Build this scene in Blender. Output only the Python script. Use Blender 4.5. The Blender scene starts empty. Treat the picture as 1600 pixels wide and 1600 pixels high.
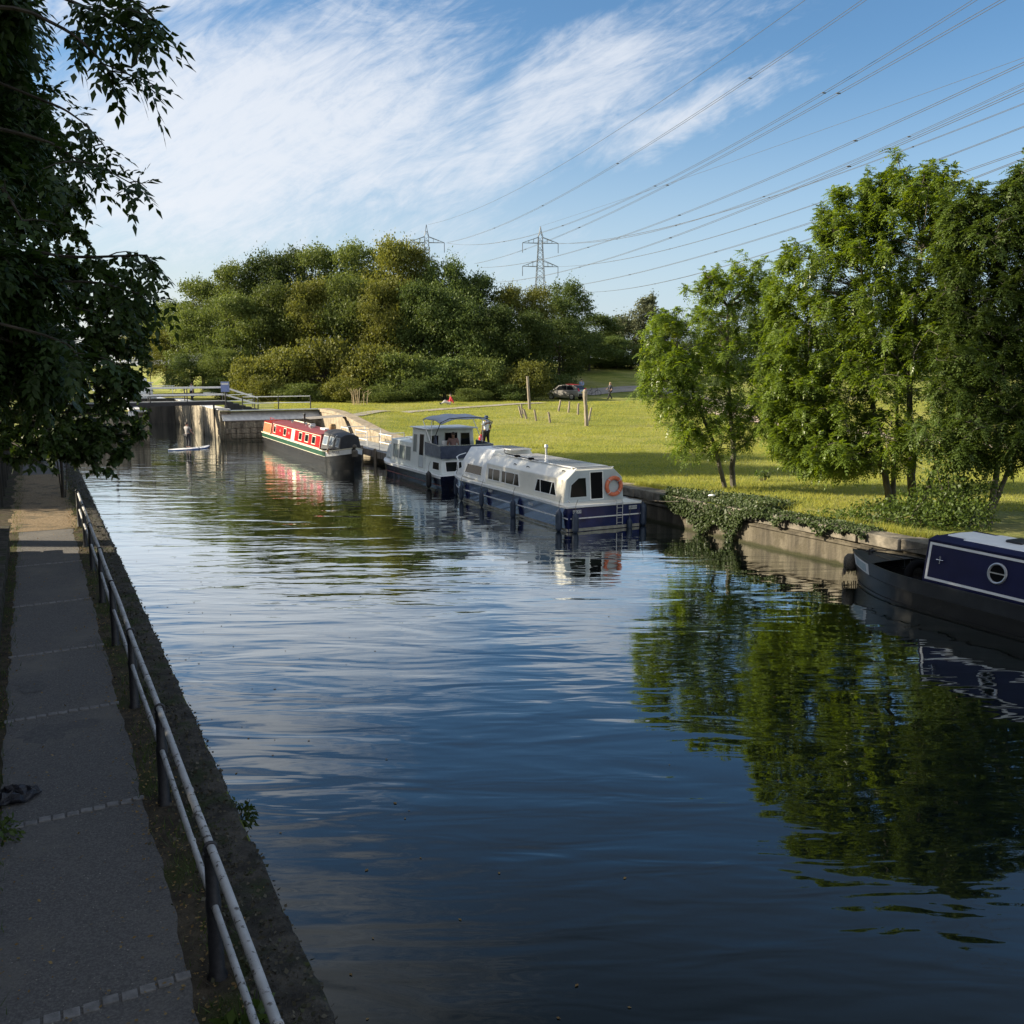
import bpy, bmesh, math, random
import numpy as np
from mathutils import Vector, Matrix
R=math.radians
rng=np.random.default_rng(7); random.seed(7)
sc=bpy.context.scene; COL=sc.collection
# ------------------------------------------------------------------ frames
F=1480.0; PITCH=math.atan(230/F); HC=5.85
CP,SP=math.cos(PITCH),math.sin(PITCH)
EX,EY=-.4493,.8934            # along the canal, away from the viewer
NX,NY=.8934,.4493             # across the canal, to the right
def uv(u,v,z=0.0): return Vector((u*NX+v*EX,u*NY+v*EY,z))
def touv(x,y): return x*NX+y*NY, x*EX+y*EY
def ray(px,py):
    x=(px-800)/F; y=-(py-800)/F
    return Vector((x,CP+SP*y,-SP+CP*y))
def P(px,py,z):
    r=ray(px,py); t=(z-HC)/r.z; return Vector((r.x*t,r.y*t,z))
def PD(px,py,Y):
    r=ray(px,py); t=Y/r.y; return Vector((r.x*t,Y,HC+r.z*t))
def ss(t,a,b):
    t=np.clip((np.asarray(t,float)-a)/(b-a),0,1); return t*t*(3-2*t)
def ground_h(X,Y):
    X=np.asarray(X,float);Y=np.asarray(Y,float)
    u=X*NX+Y*NY; v=X*EX+Y*EY
    h=1.1+1.25*ss(Y,56,90)+1.9*ss(Y,92,130)+3.2*ss(Y,100,132)*np.exp(-((X+16)/34)**2)
    isl=1.1+1.2*ss(v,57,73)*(1-ss(u,24,34))
    h=np.maximum(h,isl)
    h=np.where(u<2.5,1.1+1.2*ss(v,60,76)+.0*u,h)
    w=ss(u,22,26)
    return h+w*(.05*np.sin(X*.31+Y*.17)+.04*np.sin(Y*.45-X*.12))
def gz(p): return float(ground_h(p[0],p[1]))
def G(px,py):
    """ground point seen at a pixel (march along the sight line)"""
    r=ray(px,py); t=20.0
    while t<400:
        X,Y,Z=r.x*t,r.y*t,HC+r.z*t
        if Z<=float(ground_h(X,Y)): break
        t+=.15
    return Vector((r.x*t,r.y*t,float(ground_h(r.x*t,r.y*t))))
def lerp(a,b,t): return a+(b-a)*t
# ------------------------------------------------------------------ nodes / materials
def rgba(c): return (c[0],c[1],c[2],1.0)
class NT:
    def __init__(s,tree): s.t=tree; s.n=tree.nodes; s.l=tree.links
    def add(s,typ,**kw):
        n=s.n.new(typ)
        for k,v in kw.items():
            if k[0]=='_': setattr(n,k[1:],v)
            else:
                key=k.replace('__',' ')
                try: key=int(key.strip('i')) if key.startswith('i') and key[1:].isdigit() else key
                except ValueError: pass
                i=n.inputs[key]
                if hasattr(v,'links') or isinstance(v,bpy.types.NodeSocket): s.l.new(v,i)
                else: i.default_value=v
        return n
    def math(s,op,a,b=0.0,clamp=False):
        n=s.n.new('ShaderNodeMath'); n.operation=op; n.use_clamp=clamp
        for i,x in enumerate((a,b)):
            if isinstance(x,bpy.types.NodeSocket): s.l.new(x,n.inputs[i])
            else: n.inputs[i].default_value=x
        return n.outputs[0]
    def mix(s,f,a,b,blend='MIX'):
        n=s.n.new('ShaderNodeMix'); n.data_type='RGBA'; n.blend_type=blend
        for i,x in ((0,f),(6,a),(7,b)):
            if isinstance(x,bpy.types.NodeSocket): s.l.new(x,n.inputs[i])
            else: n.inputs[i].default_value=x if i==0 else rgba(x)
        return n.outputs[2]
    def noise(s,vec,scale,detail=4,rough=.55,dist=0.0):
        n=s.n.new('ShaderNodeTexNoise'); s.l.new(vec,n.inputs['Vector'])
        n.inputs['Scale'].default_value=scale;n.inputs['Detail'].default_value=detail
        n.inputs['Roughness'].default_value=rough;n.inputs['Distortion'].default_value=dist
        return n.outputs[0]
    def scl(s,vec,sc_):
        n=s.n.new('ShaderNodeMapping'); s.l.new(vec,n.inputs['Vector']); n.inputs['Scale'].default_value=sc_
        return n.outputs[0]
    def ramp(s,f,a,b,clamp=True):
        n=s.n.new('ShaderNodeMapRange'); n.clamp=clamp; s.l.new(f,n.inputs[0]); n.inputs[1].default_value=a;n.inputs[2].default_value=b
        n.interpolation_type='SMOOTHSTEP'
        return n.outputs[0]
def newmat(name):
    m=bpy.data.materials.new(name); m.use_nodes=True
    nt=NT(m.node_tree); b=m.node_tree.nodes['Principled BSDF']
    return m,nt,b
def M(name,c1,c2=None,scale=6,rough=.55,bump=0.0,bscale=60,metal=0.0,spec=.5,stretch=(1,1,1),lo=.35,hi=.7,c3=None,s3=1.2,lo3=.55,hi3=.7,detail=5,coat=0.0,bdist=.01):
    m,nt,b=newmat(name)
    co=nt.add('ShaderNodeTexCoord').outputs['Object']
    col=None
    if c2 is not None:
        f=nt.ramp(nt.noise(nt.scl(co,stretch),scale,detail),lo,hi)
        col=nt.mix(f,c1,c2)
        if c3 is not None:
            f3=nt.ramp(nt.noise(co,s3,6,.65),lo3,hi3)
            col=nt.mix(f3,col,c3)
        nt.l.new(col,b.inputs['Base Color'])
    else: b.inputs['Base Color'].default_value=rgba(c1)
    b.inputs['Roughness'].default_value=rough; b.inputs['Metallic'].default_value=metal
    b.inputs['Specular IOR Level'].default_value=spec
    if coat: b.inputs['Coat Weight'].default_value=coat
    if bump:
        bn=nt.n.new('ShaderNodeBump'); bn.inputs['Strength'].default_value=bump; bn.inputs['Distance'].default_value=bdist
        nt.l.new(nt.noise(co,bscale,5,.6),bn.inputs['Height']); nt.l.new(bn.outputs[0],b.inputs['Normal'])
    return m
def leafmat(name,c1,c2,c3=None,trans=.35,rough=.5,spec=.3,patch=.5,s3=.5,objvar=.25):
    m,nt,b=newmat(name)
    geo=nt.n.new('ShaderNodeNewGeometry'); tc=nt.n.new('ShaderNodeTexCoord'); oi=nt.n.new('ShaderNodeObjectInfo')
    f=nt.math('ADD',nt.math('MULTIPLY',geo.outputs['Random Per Island'],.7),nt.math('MULTIPLY',nt.noise(tc.outputs['Object'],1.1,3),.45),True)
    col=nt.mix(f,c1,c2)
    if c3 is not None:
        f3=nt.ramp(nt.noise(tc.outputs['Object'],s3,3),patch,patch+.18)
        col=nt.mix(nt.math('MULTIPLY',f3,.8),col,c3)
    v=nt.math('ADD',1-objvar,nt.math('MULTIPLY',oi.outputs['Random'],2*objvar))
    hs=nt.n.new('ShaderNodeHueSaturation'); nt.l.new(v,hs.inputs['Value']); nt.l.new(col,hs.inputs['Color'])
    col=hs.outputs[0]
    nt.l.new(col,b.inputs['Base Color']); b.inputs['Roughness'].default_value=rough; b.inputs['Specular IOR Level'].default_value=spec
    tr=nt.n.new('ShaderNodeBsdfTranslucent')
    hs2=nt.n.new('ShaderNodeHueSaturation'); hs2.inputs['Saturation'].default_value=1.15; hs2.inputs['Value'].default_value=1.5; hs2.inputs['Hue'].default_value=.485
    nt.l.new(col,hs2.inputs['Color']); nt.l.new(hs2.outputs[0],tr.inputs['Color'])
    mx=nt.n.new('ShaderNodeMixShader'); mx.inputs[0].default_value=trans
    nt.l.new(b.outputs[0],mx.inputs[1]); nt.l.new(tr.outputs[0],mx.inputs[2])
    nt.l.new(mx.outputs[0],nt.n['Material Output'].inputs['Surface'])
    return m
# ------------------------------------------------------------------ mesh builder
class MB:
    def __init__(s): s.v=[]; s.f=[]
    def add(s,vs,fs):
        o=len(s.v); s.v+= [tuple(v) for v in vs]; s.f+=[tuple(i+o for i in f) for f in fs]; return s
    def box(s,x0,x1,y0,y1,z0,z1):
        return s.add([(x0,y0,z0),(x1,y0,z0),(x1,y1,z0),(x0,y1,z0),(x0,y0,z1),(x1,y0,z1),(x1,y1,z1),(x0,y1,z1)],
          [(0,3,2,1),(4,5,6,7),(0,1,5,4),(1,2,6,5),(2,3,7,6),(3,0,4,7)])
    def obox(s,c,ax,ay,az):
        """box from centre and three half axes"""
        c=Vector(c);ax=Vector(ax);ay=Vector(ay);az=Vector(az)
        vs=[c+ax*i+ay*j+az*k for k in(-1,1) for i,j in((-1,-1),(1,-1),(1,1),(-1,1))]
        return s.add(vs,[(0,3,2,1),(4,5,6,7),(0,1,5,4),(1,2,6,5),(2,3,7,6),(3,0,4,7)])
    def bar(s,a,b,w,h=None,up=(0,0,1)):
        a=Vector(a);b=Vector(b);d=(b-a);h=h or w
        upv=Vector(up)
        if abs(d.normalized().dot(upv))>.98: upv=Vector((0,1,0))
        sd=d.cross(upv).normalized(); uu=sd.cross(d).normalized()
        return s.obox((a+b)/2,d/2,sd*w/2,uu*h/2)
    def slab(s,pts,t,off=0.0):
        pts=[Vector(p) for p in pts]; n=Vector((0,0,0)); c=sum(pts,Vector())/len(pts)
        for i in range(len(pts)): n+=(pts[i]-c).cross(pts[(i+1)%len(pts)]-c)
        n.normalize(); k=len(pts)
        a=[p+n*off for p in pts]; b=[p+n*(off+t) for p in pts]
        fs=[tuple(range(k,2*k)),tuple(reversed(range(k)))]+[(i,(i+1)%k,k+(i+1)%k,k+i) for i in range(k)]
        return s.add(a+b,fs)
    def ring(s,pts,w,t,off=0.0):
        pts=[Vector(p) for p in pts]; k=len(pts); c=sum(pts,Vector())/k; n=Vector((0,0,0))
        for i in range(k): n+=(pts[i]-c).cross(pts[(i+1)%k]-c)
        n.normalize(); ins=[]
        for i in range(k):
            e1=(pts[i]-pts[i-1]).normalized(); e2=(pts[(i+1)%k]-pts[i]).normalized()
            n1=n.cross(e1);n2=n.cross(e2); bi=(n1+n2); q=max(.25,1+n1.dot(n2)); ins.append(pts[i]+bi*(w/q))
        A=[p+n*off for p in pts];B=[p+n*off for p in ins];C=[p+n*(off+t) for p in ins];D=[p+n*(off+t) for p in pts]
        fs=[]
        for i in range(k):
            j=(i+1)%k
            fs+=[(3*k+i,3*k+j,2*k+j,2*k+i),(i,j,3*k+j,3*k+i),(2*k+i,2*k+j,k+j,k+i),(j,i,k+i,k+j)]
        s.add(A+B+C+D,fs); return ins
    def tube(s,pts,r,n=8,cap=True):
        pts=[Vector(p) for p in pts]; k=len(pts)
        rs=r if isinstance(r,(list,tuple)) else [r]*k
        vs=[]; prev=None
        for i,p in enumerate(pts):
            d=(pts[min(i+1,k-1)]-pts[max(i-1,0)])
            if d.length<1e-9: d=Vector((0,0,1))
            d.normalize()
            if prev is None:
                a=Vector((0,0,1)) if abs(d.z)<.9 else Vector((1,0,0)); sx=d.cross(a).normalized()
            else: sx=(prev-d*prev.dot(d)).normalized()
            prev=sx; sy=d.cross(sx)
            vs+=[p+(sx*math.cos(2*math.pi*j/n)+sy*math.sin(2*math.pi*j/n))*rs[i] for j in range(n)]
        fs=[(i*n+j,i*n+(j+1)%n,(i+1)*n+(j+1)%n,(i+1)*n+j) for i in range(k-1) for j in range(n)]
        if cap: fs+=[tuple(reversed(range(n))),tuple(range((k-1)*n,k*n))]
        return s.add(vs,fs)
    def lathe(s,prof,n=16,o=(0,0,0),axis='z'):
        vs=[]
        for r,z in prof:
            for j in range(n):
                a=2*math.pi*j/n; c=(r*math.cos(a),r*math.sin(a),z)
                if axis=='x': c=(z,c[0],c[1])
                if axis=='y': c=(c[0],z,c[1])
                vs.append((c[0]+o[0],c[1]+o[1],c[2]+o[2]))
        k=len(prof)
        fs=[(i*n+j,i*n+(j+1)%n,(i+1)*n+(j+1)%n,(i+1)*n+j) for i in range(k-1) for j in range(n)]
        fs+=[tuple(reversed(range(n))),tuple(range((k-1)*n,k*n))]
        return s.add(vs,fs)
    def torus(s,c,R_,r,ax1,ax2,n=32,m=10):
        c=Vector(c);a1=Vector(ax1).normalized();a2=Vector(ax2).normalized();nn=a1.cross(a2)
        vs=[]
        for i in range(n):
            t=2*math.pi*i/n; d=a1*math.cos(t)+a2*math.sin(t)
            for j in range(m):
                q=2*math.pi*j/m; vs.append(c+d*(R_+r*math.cos(q))+nn*(r*math.sin(q)))
        return s.add(vs,[(i*m+j,((i+1)%n)*m+j,((i+1)%n)*m+(j+1)%m,i*m+(j+1)%m) for i in range(n) for j in range(m)])
    def prism(s,sec,x0,x1,sec2=None):
        """section of (y,z) extruded along x (optionally to another section)"""
        sec2=sec2 or sec; k=len(sec)
        return s.add([(x0,y,z) for y,z in sec]+[(x1,y,z) for y,z in sec2],
            [tuple(range(k)),tuple(reversed(range(k,2*k)))]+[(i,k+i,k+(i+1)%k,(i+1)%k) for i in range(k)])
    def loft(s,secs,cap=True):
        """secs: list of equal-length lists of 3D points (open strips)"""
        k=len(secs[0]); vs=[p for q in secs for p in q]
        fs=[(i*k+j,i*k+j+1,(i+1)*k+j+1,(i+1)*k+j) for i in range(len(secs)-1) for j in range(k-1)]
        if cap: fs+=[tuple(range(k)),tuple(reversed(range((len(secs)-1)*k,len(secs)*k)))]
        return s.add(vs,fs)
    def ball(s,c,rx,ry=None,rz=None,n=14,m=9):
        ry=ry or rx; rz=rz or rx; vs=[(c[0],c[1],c[2]-rz)]
        for i in range(1,m):
            a=math.pi*i/m-math.pi/2
            for j in range(n):
                t=2*math.pi*j/n; vs.append((c[0]+rx*math.cos(a)*math.cos(t),c[1]+ry*math.cos(a)*math.sin(t),c[2]+rz*math.sin(a)))
        vs.append((c[0],c[1],c[2]+rz)); L=len(vs)-1
        fs=[(0,1+(j+1)%n,1+j) for j in range(n)]+[(L,1+(m-2)*n+j,1+(m-2)*n+(j+1)%n) for j in range(n)]
        fs+=[(1+i*n+j,1+i*n+(j+1)%n,1+(i+1)*n+(j+1)%n,1+(i+1)*n+j) for i in range(m-2) for j in range(n)]
        return s.add(vs,fs)
    def build(s,name,mat,parent=None,bevel=0.0,smooth=True,loc=None,recalc=True):
        me=bpy.data.meshes.new(name); me.from_pydata(s.v,[],s.f); me.update()
        if recalc:
            bm=bmesh.new(); bm.from_mesh(me); bmesh.ops.recalc_face_normals(bm,faces=bm.faces); bm.to_mesh(me); bm.free()
        return link(name,me,mat,parent,bevel,smooth,loc)
def link(name,me,mat,parent=None,bevel=0.0,smooth=True,loc=None):
    o=bpy.data.objects.new(name,me); COL.objects.link(o)
    if mat is not None: me.materials.append(mat)
    if parent is not None: o.parent=parent
    if loc is not None: o.location=loc
    if smooth:
        me.polygons.foreach_set('use_smooth',[True]*len(me.polygons))
        try: me.set_sharp_from_angle(angle=R(38))
        except Exception: pass
    if bevel:
        b=o.modifiers.new('bevel','BEVEL'); b.width=bevel; b.segments=2; b.limit_method='ANGLE'; b.angle_limit=R(40)
    return o
def npmesh(name,verts,faces,mat,parent=None,smooth=False):
    verts=np.asarray(verts,np.float32); faces=np.asarray(faces,np.int32); n,k=faces.shape
    me=bpy.data.meshes.new(name); me.vertices.add(len(verts)); me.vertices.foreach_set('co',verts.ravel())
    me.loops.add(n*k); me.loops.foreach_set('vertex_index',faces.ravel())
    me.polygons.add(n); me.polygons.foreach_set('loop_start',np.arange(0,n*k,k,dtype=np.int32))
    if smooth: me.polygons.foreach_set('use_smooth',np.ones(n,bool))
    me.update(calc_edges=True)
    o=bpy.data.objects.new(name,me); COL.objects.link(o); me.materials.append(mat)
    if parent is not None: o.parent=parent
    return o
def tag(o,label=None,cat=None,group=None,kind=None):
    if label: o['label']=label
    if cat: o['category']=cat
    if group: o['group']=group
    if kind: o['kind']=kind
    return o
def thing(name,label,cat,loc=(0,0,0),rz=0.0,group=None):
    o=bpy.data.objects.new(name,None); COL.objects.link(o); o.location=loc; o.rotation_euler=(0,0,rz); o.empty_display_size=.2
    return tag(o,label,cat,group)
def copy_tree(o,parent=None):
    c=o.copy(); COL.objects.link(c); c.parent=parent
    for ch in list(o.children): copy_tree(ch,c)
    return c
def struct(o): o['kind']='structure'; return o
def text(name,body,size,mat,parent,loc,rot,ext=.002,sx=1.0,align='CENTER'):
    cu=bpy.data.curves.new(name,'FONT'); cu.body=body; cu.size=size; cu.align_x=align; cu.align_y='CENTER'; cu.extrude=ext
    t=bpy.data.objects.new(name,cu); COL.objects.link(t)
    dg=bpy.context.evaluated_depsgraph_get(); me=bpy.data.meshes.new_from_object(t.evaluated_get(dg)); me.name=name
    bpy.data.objects.remove(t); bpy.data.curves.remove(cu)
    o=bpy.data.objects.new(name,me); COL.objects.link(o); me.materials.clear(); me.materials.append(mat)
    o.parent=parent; o.location=loc; o.rotation_euler=rot; o.scale=(sx,1,1); return o
# ------------------------------------------------------------------ camera, sky, sun
cam=bpy.data.cameras.new('camera'); co=bpy.data.objects.new('camera',cam); COL.objects.link(co)
co.location=(0,0,HC); co.rotation_euler=(R(90)-PITCH,0,0); cam.sensor_width=36; cam.lens=36*F/1600; cam.clip_end=6000; cam.clip_start=.1
sc.camera=co
SUN_EL,SUN_AZ=R(25),R(-88)        # azimuth measured from +Y towards +X
sdir=Vector((math.sin(SUN_AZ)*math.cos(SUN_EL),math.cos(SUN_AZ)*math.cos(SUN_EL),math.sin(SUN_EL)))
sl=bpy.data.lights.new('sun','SUN'); so=bpy.data.objects.new('sun',sl); COL.objects.link(so)
sl.energy=5.0; sl.angle=R(.5); sl.color=(1,.87,.66); so.rotation_euler=(-sdir).to_track_quat('-Z','Y').to_euler()
so.location=(-60,0,60)
w=bpy.data.worlds.new('World'); sc.world=w; w.use_nodes=True; nt=NT(w.node_tree)
bg=w.node_tree.nodes['Background']
sky=nt.n.new('ShaderNodeTexSky'); sky.sky_type='NISHITA'; sky.sun_disc=False; sky.sun_elevation=SUN_EL; sky.sun_rotation=SUN_AZ
sky.air_density=1.0; sky.dust_density=.6; sky.ozone_density=2.0; sky.altitude=50
tc=nt.n.new('ShaderNodeTexCoord').outputs['Generated']
sep=nt.n.new('ShaderNodeSeparateXYZ'); nt.l.new(tc,sep.inputs[0])
# cirrus: gnomonic sky coordinates about the +Y horizon
yy=nt.math('MAXIMUM',nt.math('ABSOLUTE',sep.outputs[1]),.05)
gx=nt.math('DIVIDE',sep.outputs[0],yy); gzz=nt.math('DIVIDE',sep.outputs[2],yy)
cmb=nt.n.new('ShaderNodeCombineXYZ'); nt.l.new(gx,cmb.inputs[0]); nt.l.new(gzz,cmb.inputs[1])
wq=nt.n.new('ShaderNodeTexNoise'); nt.l.new(cmb.outputs[0],wq.inputs['Vector']); wq.inputs['Scale'].default_value=3.2; wq.inputs['Detail'].default_value=6; wq.inputs['Roughness'].default_value=.6
sw_=nt.n.new('ShaderNodeSeparateXYZ'); nt.l.new(wq.outputs['Color'],sw_.inputs[0])
gxw=nt.math('ADD',gx,nt.math('MULTIPLY',nt.math('SUBTRACT',sw_.outputs[0],.5),.34)); gzw=nt.math('ADD',gzz,nt.math('MULTIPLY',nt.math('SUBTRACT',sw_.outputs[1],.5),.16))
def blob(cx,cz,rx,rz,ang,a=1.0,b=.1):
    """soft elliptical patch of sky"""
    dx=nt.math('SUBTRACT',gxw,cx); dz=nt.math('SUBTRACT',gzw,cz); c,s_=math.cos(ang),math.sin(ang)
    p=nt.math('DIVIDE',nt.math('ADD',nt.math('MULTIPLY',dx,c),nt.math('MULTIPLY',dz,s_)),rx)
    q=nt.math('DIVIDE',nt.math('SUBTRACT',nt.math('MULTIPLY',dz,c),nt.math('MULTIPLY',dx,s_)),rz)
    r=nt.math('SQRT',nt.math('ADD',nt.math('MULTIPLY',p,p),nt.math('MULTIPLY',q,q)))
    return nt.ramp(r,a,b)
def rot_noise(ang,sx,sy,scale,detail,rough,dist):
    mp=nt.n.new('ShaderNodeMapping'); nt.l.new(cmb.outputs[0],mp.inputs['Vector']); mp.vector_type='TEXTURE'
    mp.inputs['Rotation'].default_value=(0,0,ang); mp.inputs['Scale'].default_value=(sx,sy,1)
    return nt.noise(mp.outputs[0],scale,detail,rough,dist)
def S(px,py): return (px-800)/F,(570-py)/F
c=S(440,215)
c=S(430,230)
m1=blob(c[0],c[1],.42,.17,R(6),1.25,.1)
c=S(880,190); m2=blob(c[0],c[1],.36,.095,R(24),1.15,.0)
c=S(1060,205); m2b=blob(c[0],c[1],.24,.05,R(17),1.15,.0)
c=S(330,0); m3=blob(c[0],c[1],.34,.085,R(14),1.2,.1)
c=S(620,360); m4=blob(c[0],c[1],.55,.07,R(-3),1.2,.0)
c=S(560,80); m6=blob(c[0],c[1],.15,.06,R(35),1.2,.0)
m5=blob(-.45,.70,.72,.34,R(15),1.2,.1)
mm=m1
for k in (m2,nt.math('MULTIPLY',m2b,.9),nt.math('MULTIPLY',m3,.95),nt.math('MULTIPLY',m4,.62),nt.math('MULTIPLY',m6,.7),nt.math('MULTIPLY',m5,1.05)): mm=nt.math('MAXIMUM',mm,k)
n1=rot_noise(R(17),1.0,.42,4.6,14,.70,2.3)
n2=rot_noise(R(30),1.0,.24,14,10,.66,1.5)
n3=rot_noise(R(48),1.0,.55,2.6,7,.6,1.0)
dens=nt.math('ADD',nt.math('ADD',nt.math('MULTIPLY',n1,.62),nt.math('MULTIPLY',n2,.42)),nt.math('MULTIPLY',n3,.36))
thr=nt.math('SUBTRACT',dens,nt.math('SUBTRACT',.93,nt.math('MULTIPLY',mm,.66)))
cf=nt.ramp(thr,.0,.50)
haze_h=nt.ramp(sep.outputs[2],.30,-.04)
hs=nt.n.new('ShaderNodeHueSaturation'); hs.inputs['Saturation'].default_value=1.22; hs.inputs['Value'].default_value=1.0; nt.l.new(sky.outputs[0],hs.inputs['Color'])
skyc=nt.mix(nt.math('MULTIPLY',haze_h,.82),hs.outputs[0],nt.mix(nt.ramp(gx,.5,-.5),(3.3,4.3,5.6),(4.9,5.1,5.4)))
cloudc=nt.mix(nt.ramp(gx,.3,-.6),(5.1,5.4,5.9),(5.7,5.9,6.25))
fin=nt.mix(nt.math('MULTIPLY',cf,.86),skyc,cloudc)
fin=nt.mix(nt.math('MULTIPLY',nt.ramp(sep.outputs[2],.36,.62),.22),fin,(4.3,4.6,4.9))
# unseen bright cloud added behind the viewpoint and overhead as fill light
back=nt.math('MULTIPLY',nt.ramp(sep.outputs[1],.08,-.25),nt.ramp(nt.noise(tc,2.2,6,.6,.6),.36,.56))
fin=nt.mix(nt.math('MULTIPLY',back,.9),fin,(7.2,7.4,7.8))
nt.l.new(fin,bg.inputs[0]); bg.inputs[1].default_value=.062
sc.view_settings.view_transform='Standard'; sc.view_settings.look='None'; sc.view_settings.exposure=1.35; sc.view_settings.gamma=1
sc.render.engine='CYCLES'; cy=sc.cycles; cy.max_bounces=6; cy.diffuse_bounces=3; cy.glossy_bounces=4; cy.transmission_bounces=4; cy.transparent_max_bounces=6
cy.caustics_reflective=False; cy.caustics_refractive=False; cy.sample_clamp_indirect=6
# ================================================================== materials
mat_grass,nt,b=newmat('lawn_grass')
tcg=nt.add('ShaderNodeTexCoord').outputs['Object']
g1=nt.ramp(nt.noise(nt.scl(tcg,(.5,1.6,1)),.55,6,.6),.36,.66); g2=nt.noise(nt.scl(tcg,(1,2.5,1)),7,6,.7); g3=nt.ramp(nt.noise(tcg,.22,6,.65),.44,.66)
colg=nt.mix(g1,(.155,.19,.042),(.275,.275,.07)); colg=nt.mix(nt.math('MULTIPLY',g3,.75),colg,(.36,.33,.14))
colg=nt.mix(nt.ramp(g2,.35,.7),nt.mix(1.0,colg,(.62,.66,.6),'MULTIPLY'),colg)
nt.l.new(colg,b.inputs['Base Color']); b.inputs['Roughness'].default_value=.9; b.inputs['Specular IOR Level'].default_value=.1
bn=nt.n.new('ShaderNodeBump'); bn.inputs['Strength'].default_value=.8; bn.inputs['Distance'].default_value=.12
nt.l.new(nt.noise(nt.scl(tcg,(1,1.6,1)),3.5,8,.75),bn.inputs['Height']); nt.l.new(bn.outputs[0],b.inputs['Normal'])
mat_blade=leafmat('grass_blade',(.185,.225,.045),(.34,.33,.085),None,trans=.4,rough=.7,spec=.1)
mat_asph=M('asphalt',(.082,.080,.078),(.142,.136,.131),48,.9,1.0,110,spec=.2,c3=(.145,.136,.122),s3=.7,lo3=.46,hi3=.74,bdist=.010,detail=8)
mat_patch=M('asphalt_patch',(.070,.069,.069),(.11,.107,.104),30,.85,1.0,120,spec=.25,bdist=.008)
mat_sett=M('granite_sett',(.13,.128,.126),(.205,.20,.195),14,.8,.7,70,spec=.25)
mat_soil=M('soil',(.045,.038,.028),(.09,.074,.052),7,.95,1.0,45,spec=.1,c3=(.05,.055,.022),s3=.9,lo3=.48,hi3=.62,bdist=.03)
mat_litter=leafmat('dry_leaf',(.13,.075,.03),(.26,.19,.085),None,trans=.15,rough=.8,spec=.1)
mat_weed=leafmat('weed_leaf',(.03,.055,.012),(.065,.10,.022),None,trans=.3)
mat_mossstone=M('mossy_stone',(.030,.028,.024),(.075,.068,.056),5,.9,1.0,28,spec=.2,c3=(.028,.038,.012),s3=1.6,lo3=.5,hi3=.66,bdist=.03)
mat_coping=M('stone_coping',(.12,.11,.09),(.23,.205,.165),4,.85,.8,24,spec=.2,c3=(.07,.065,.05),s3=.9,lo3=.52,hi3=.7,bdist=.02)
# canal wall face: weathered concrete with damp band near the waterline
mat_wall,nt,b=newmat('canal_wall_face')
tcw=nt.add('ShaderNodeTexCoord').outputs['Object']
sp_=nt.n.new('ShaderNodeSeparateXYZ'); nt.l.new(tcw,sp_.inputs[0])
st=nt.ramp(nt.noise(nt.scl(tcw,(1.1,1.1,.12)),1.6,6,.65),.38,.68); cw=nt.mix(st,(.05,.044,.034),(.145,.128,.096))
cw=nt.mix(nt.ramp(nt.noise(tcw,2.2,6,.6),.48,.66),cw,(.08,.07,.05))
damp=nt.ramp(nt.math('ADD',sp_.outputs[2],nt.math('MULTIPLY',nt.noise(tcw,3,3),.16)),.24,.12); cw=nt.mix(damp,cw,(.033,.034,.016))
nt.l.new(cw,b.inputs['Base Color']); b.inputs['Roughness'].default_value=.85; b.inputs['Specular IOR Level'].default_value=.2
bn=nt.n.new('ShaderNodeBump'); bn.inputs['Strength'].default_value=.8; bn.inputs['Distance'].default_value=.03
nt.l.new(nt.noise(tcw,14,6,.65),bn.inputs['Height']); nt.l.new(bn.outputs[0],b.inputs['Normal'])
mat_lockwall,nt,b=newmat('lock_wall_brick')
tcw=nt.add('ShaderNodeTexCoord').outputs['Object']; sp_=nt.n.new('ShaderNodeSeparateXYZ'); nt.l.new(tcw,sp_.inputs[0])
st=nt.ramp(nt.noise(nt.scl(tcw,(1.4,1.4,.1)),1.3,6,.7),.36,.66); cw=nt.mix(st,(.075,.064,.046),(.38,.33,.24))
bk=nt.n.new('ShaderNodeTexBrick'); mp=nt.n.new('ShaderNodeMapping'); mp.inputs['Rotation'].default_value=(R(90),0,R(-27)); nt.l.new(tcw,mp.inputs['Vector']); nt.l.new(mp.outputs[0],bk.inputs['Vector'])
bk.inputs['Scale'].default_value=1.3; bk.inputs['Mortar Size'].default_value=.018
cw=nt.mix(nt.math('MULTIPLY',bk.outputs['Fac'],.6),cw,(.05,.045,.04))
damp=nt.ramp(nt.math('ADD',sp_.outputs[2],nt.math('MULTIPLY',nt.noise(tcw,2,3),.5)),.9,.2); cw=nt.mix(nt.math('MULTIPLY',damp,.8),cw,(.04,.038,.022))
nt.l.new(cw,b.inputs['Base Color']); b.inputs['Roughness'].default_value=.8
mat_whitestone=M('painted_stone',(.46,.46,.46),(.60,.60,.58),3,.7,.4,30,c3=(.32,.31,.29),s3=.8,lo3=.55,hi3=.75)
mat_blackiron=M('black_iron',(.008,.009,.012),(.022,.022,.026),20,.5,.4,90,c3=(.04,.03,.024),s3=8,lo3=.62,hi3=.75)
mat_railwhite=M('peeling_white_paint',(.31,.315,.32),(.40,.405,.41),6,.55,.25,60,c3=(.07,.06,.055),s3=14,lo3=.57,hi3=.61)
mat_white=M('white_paint',(.74,.75,.74),(.81,.81,.79),2.5,.4,c3=(.56,.55,.51),s3=1.5,lo3=.55,hi3=.8)
mat_track=M('track_gravel',(.20,.18,.155),(.29,.265,.23),5,.9,.6,60,c3=(.13,.13,.05),s3=.8,lo3=.58,hi3=.72)
mat_pink=M('pink_paving',(.36,.27,.235),(.44,.34,.30),3,.85,.3,40)
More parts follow.
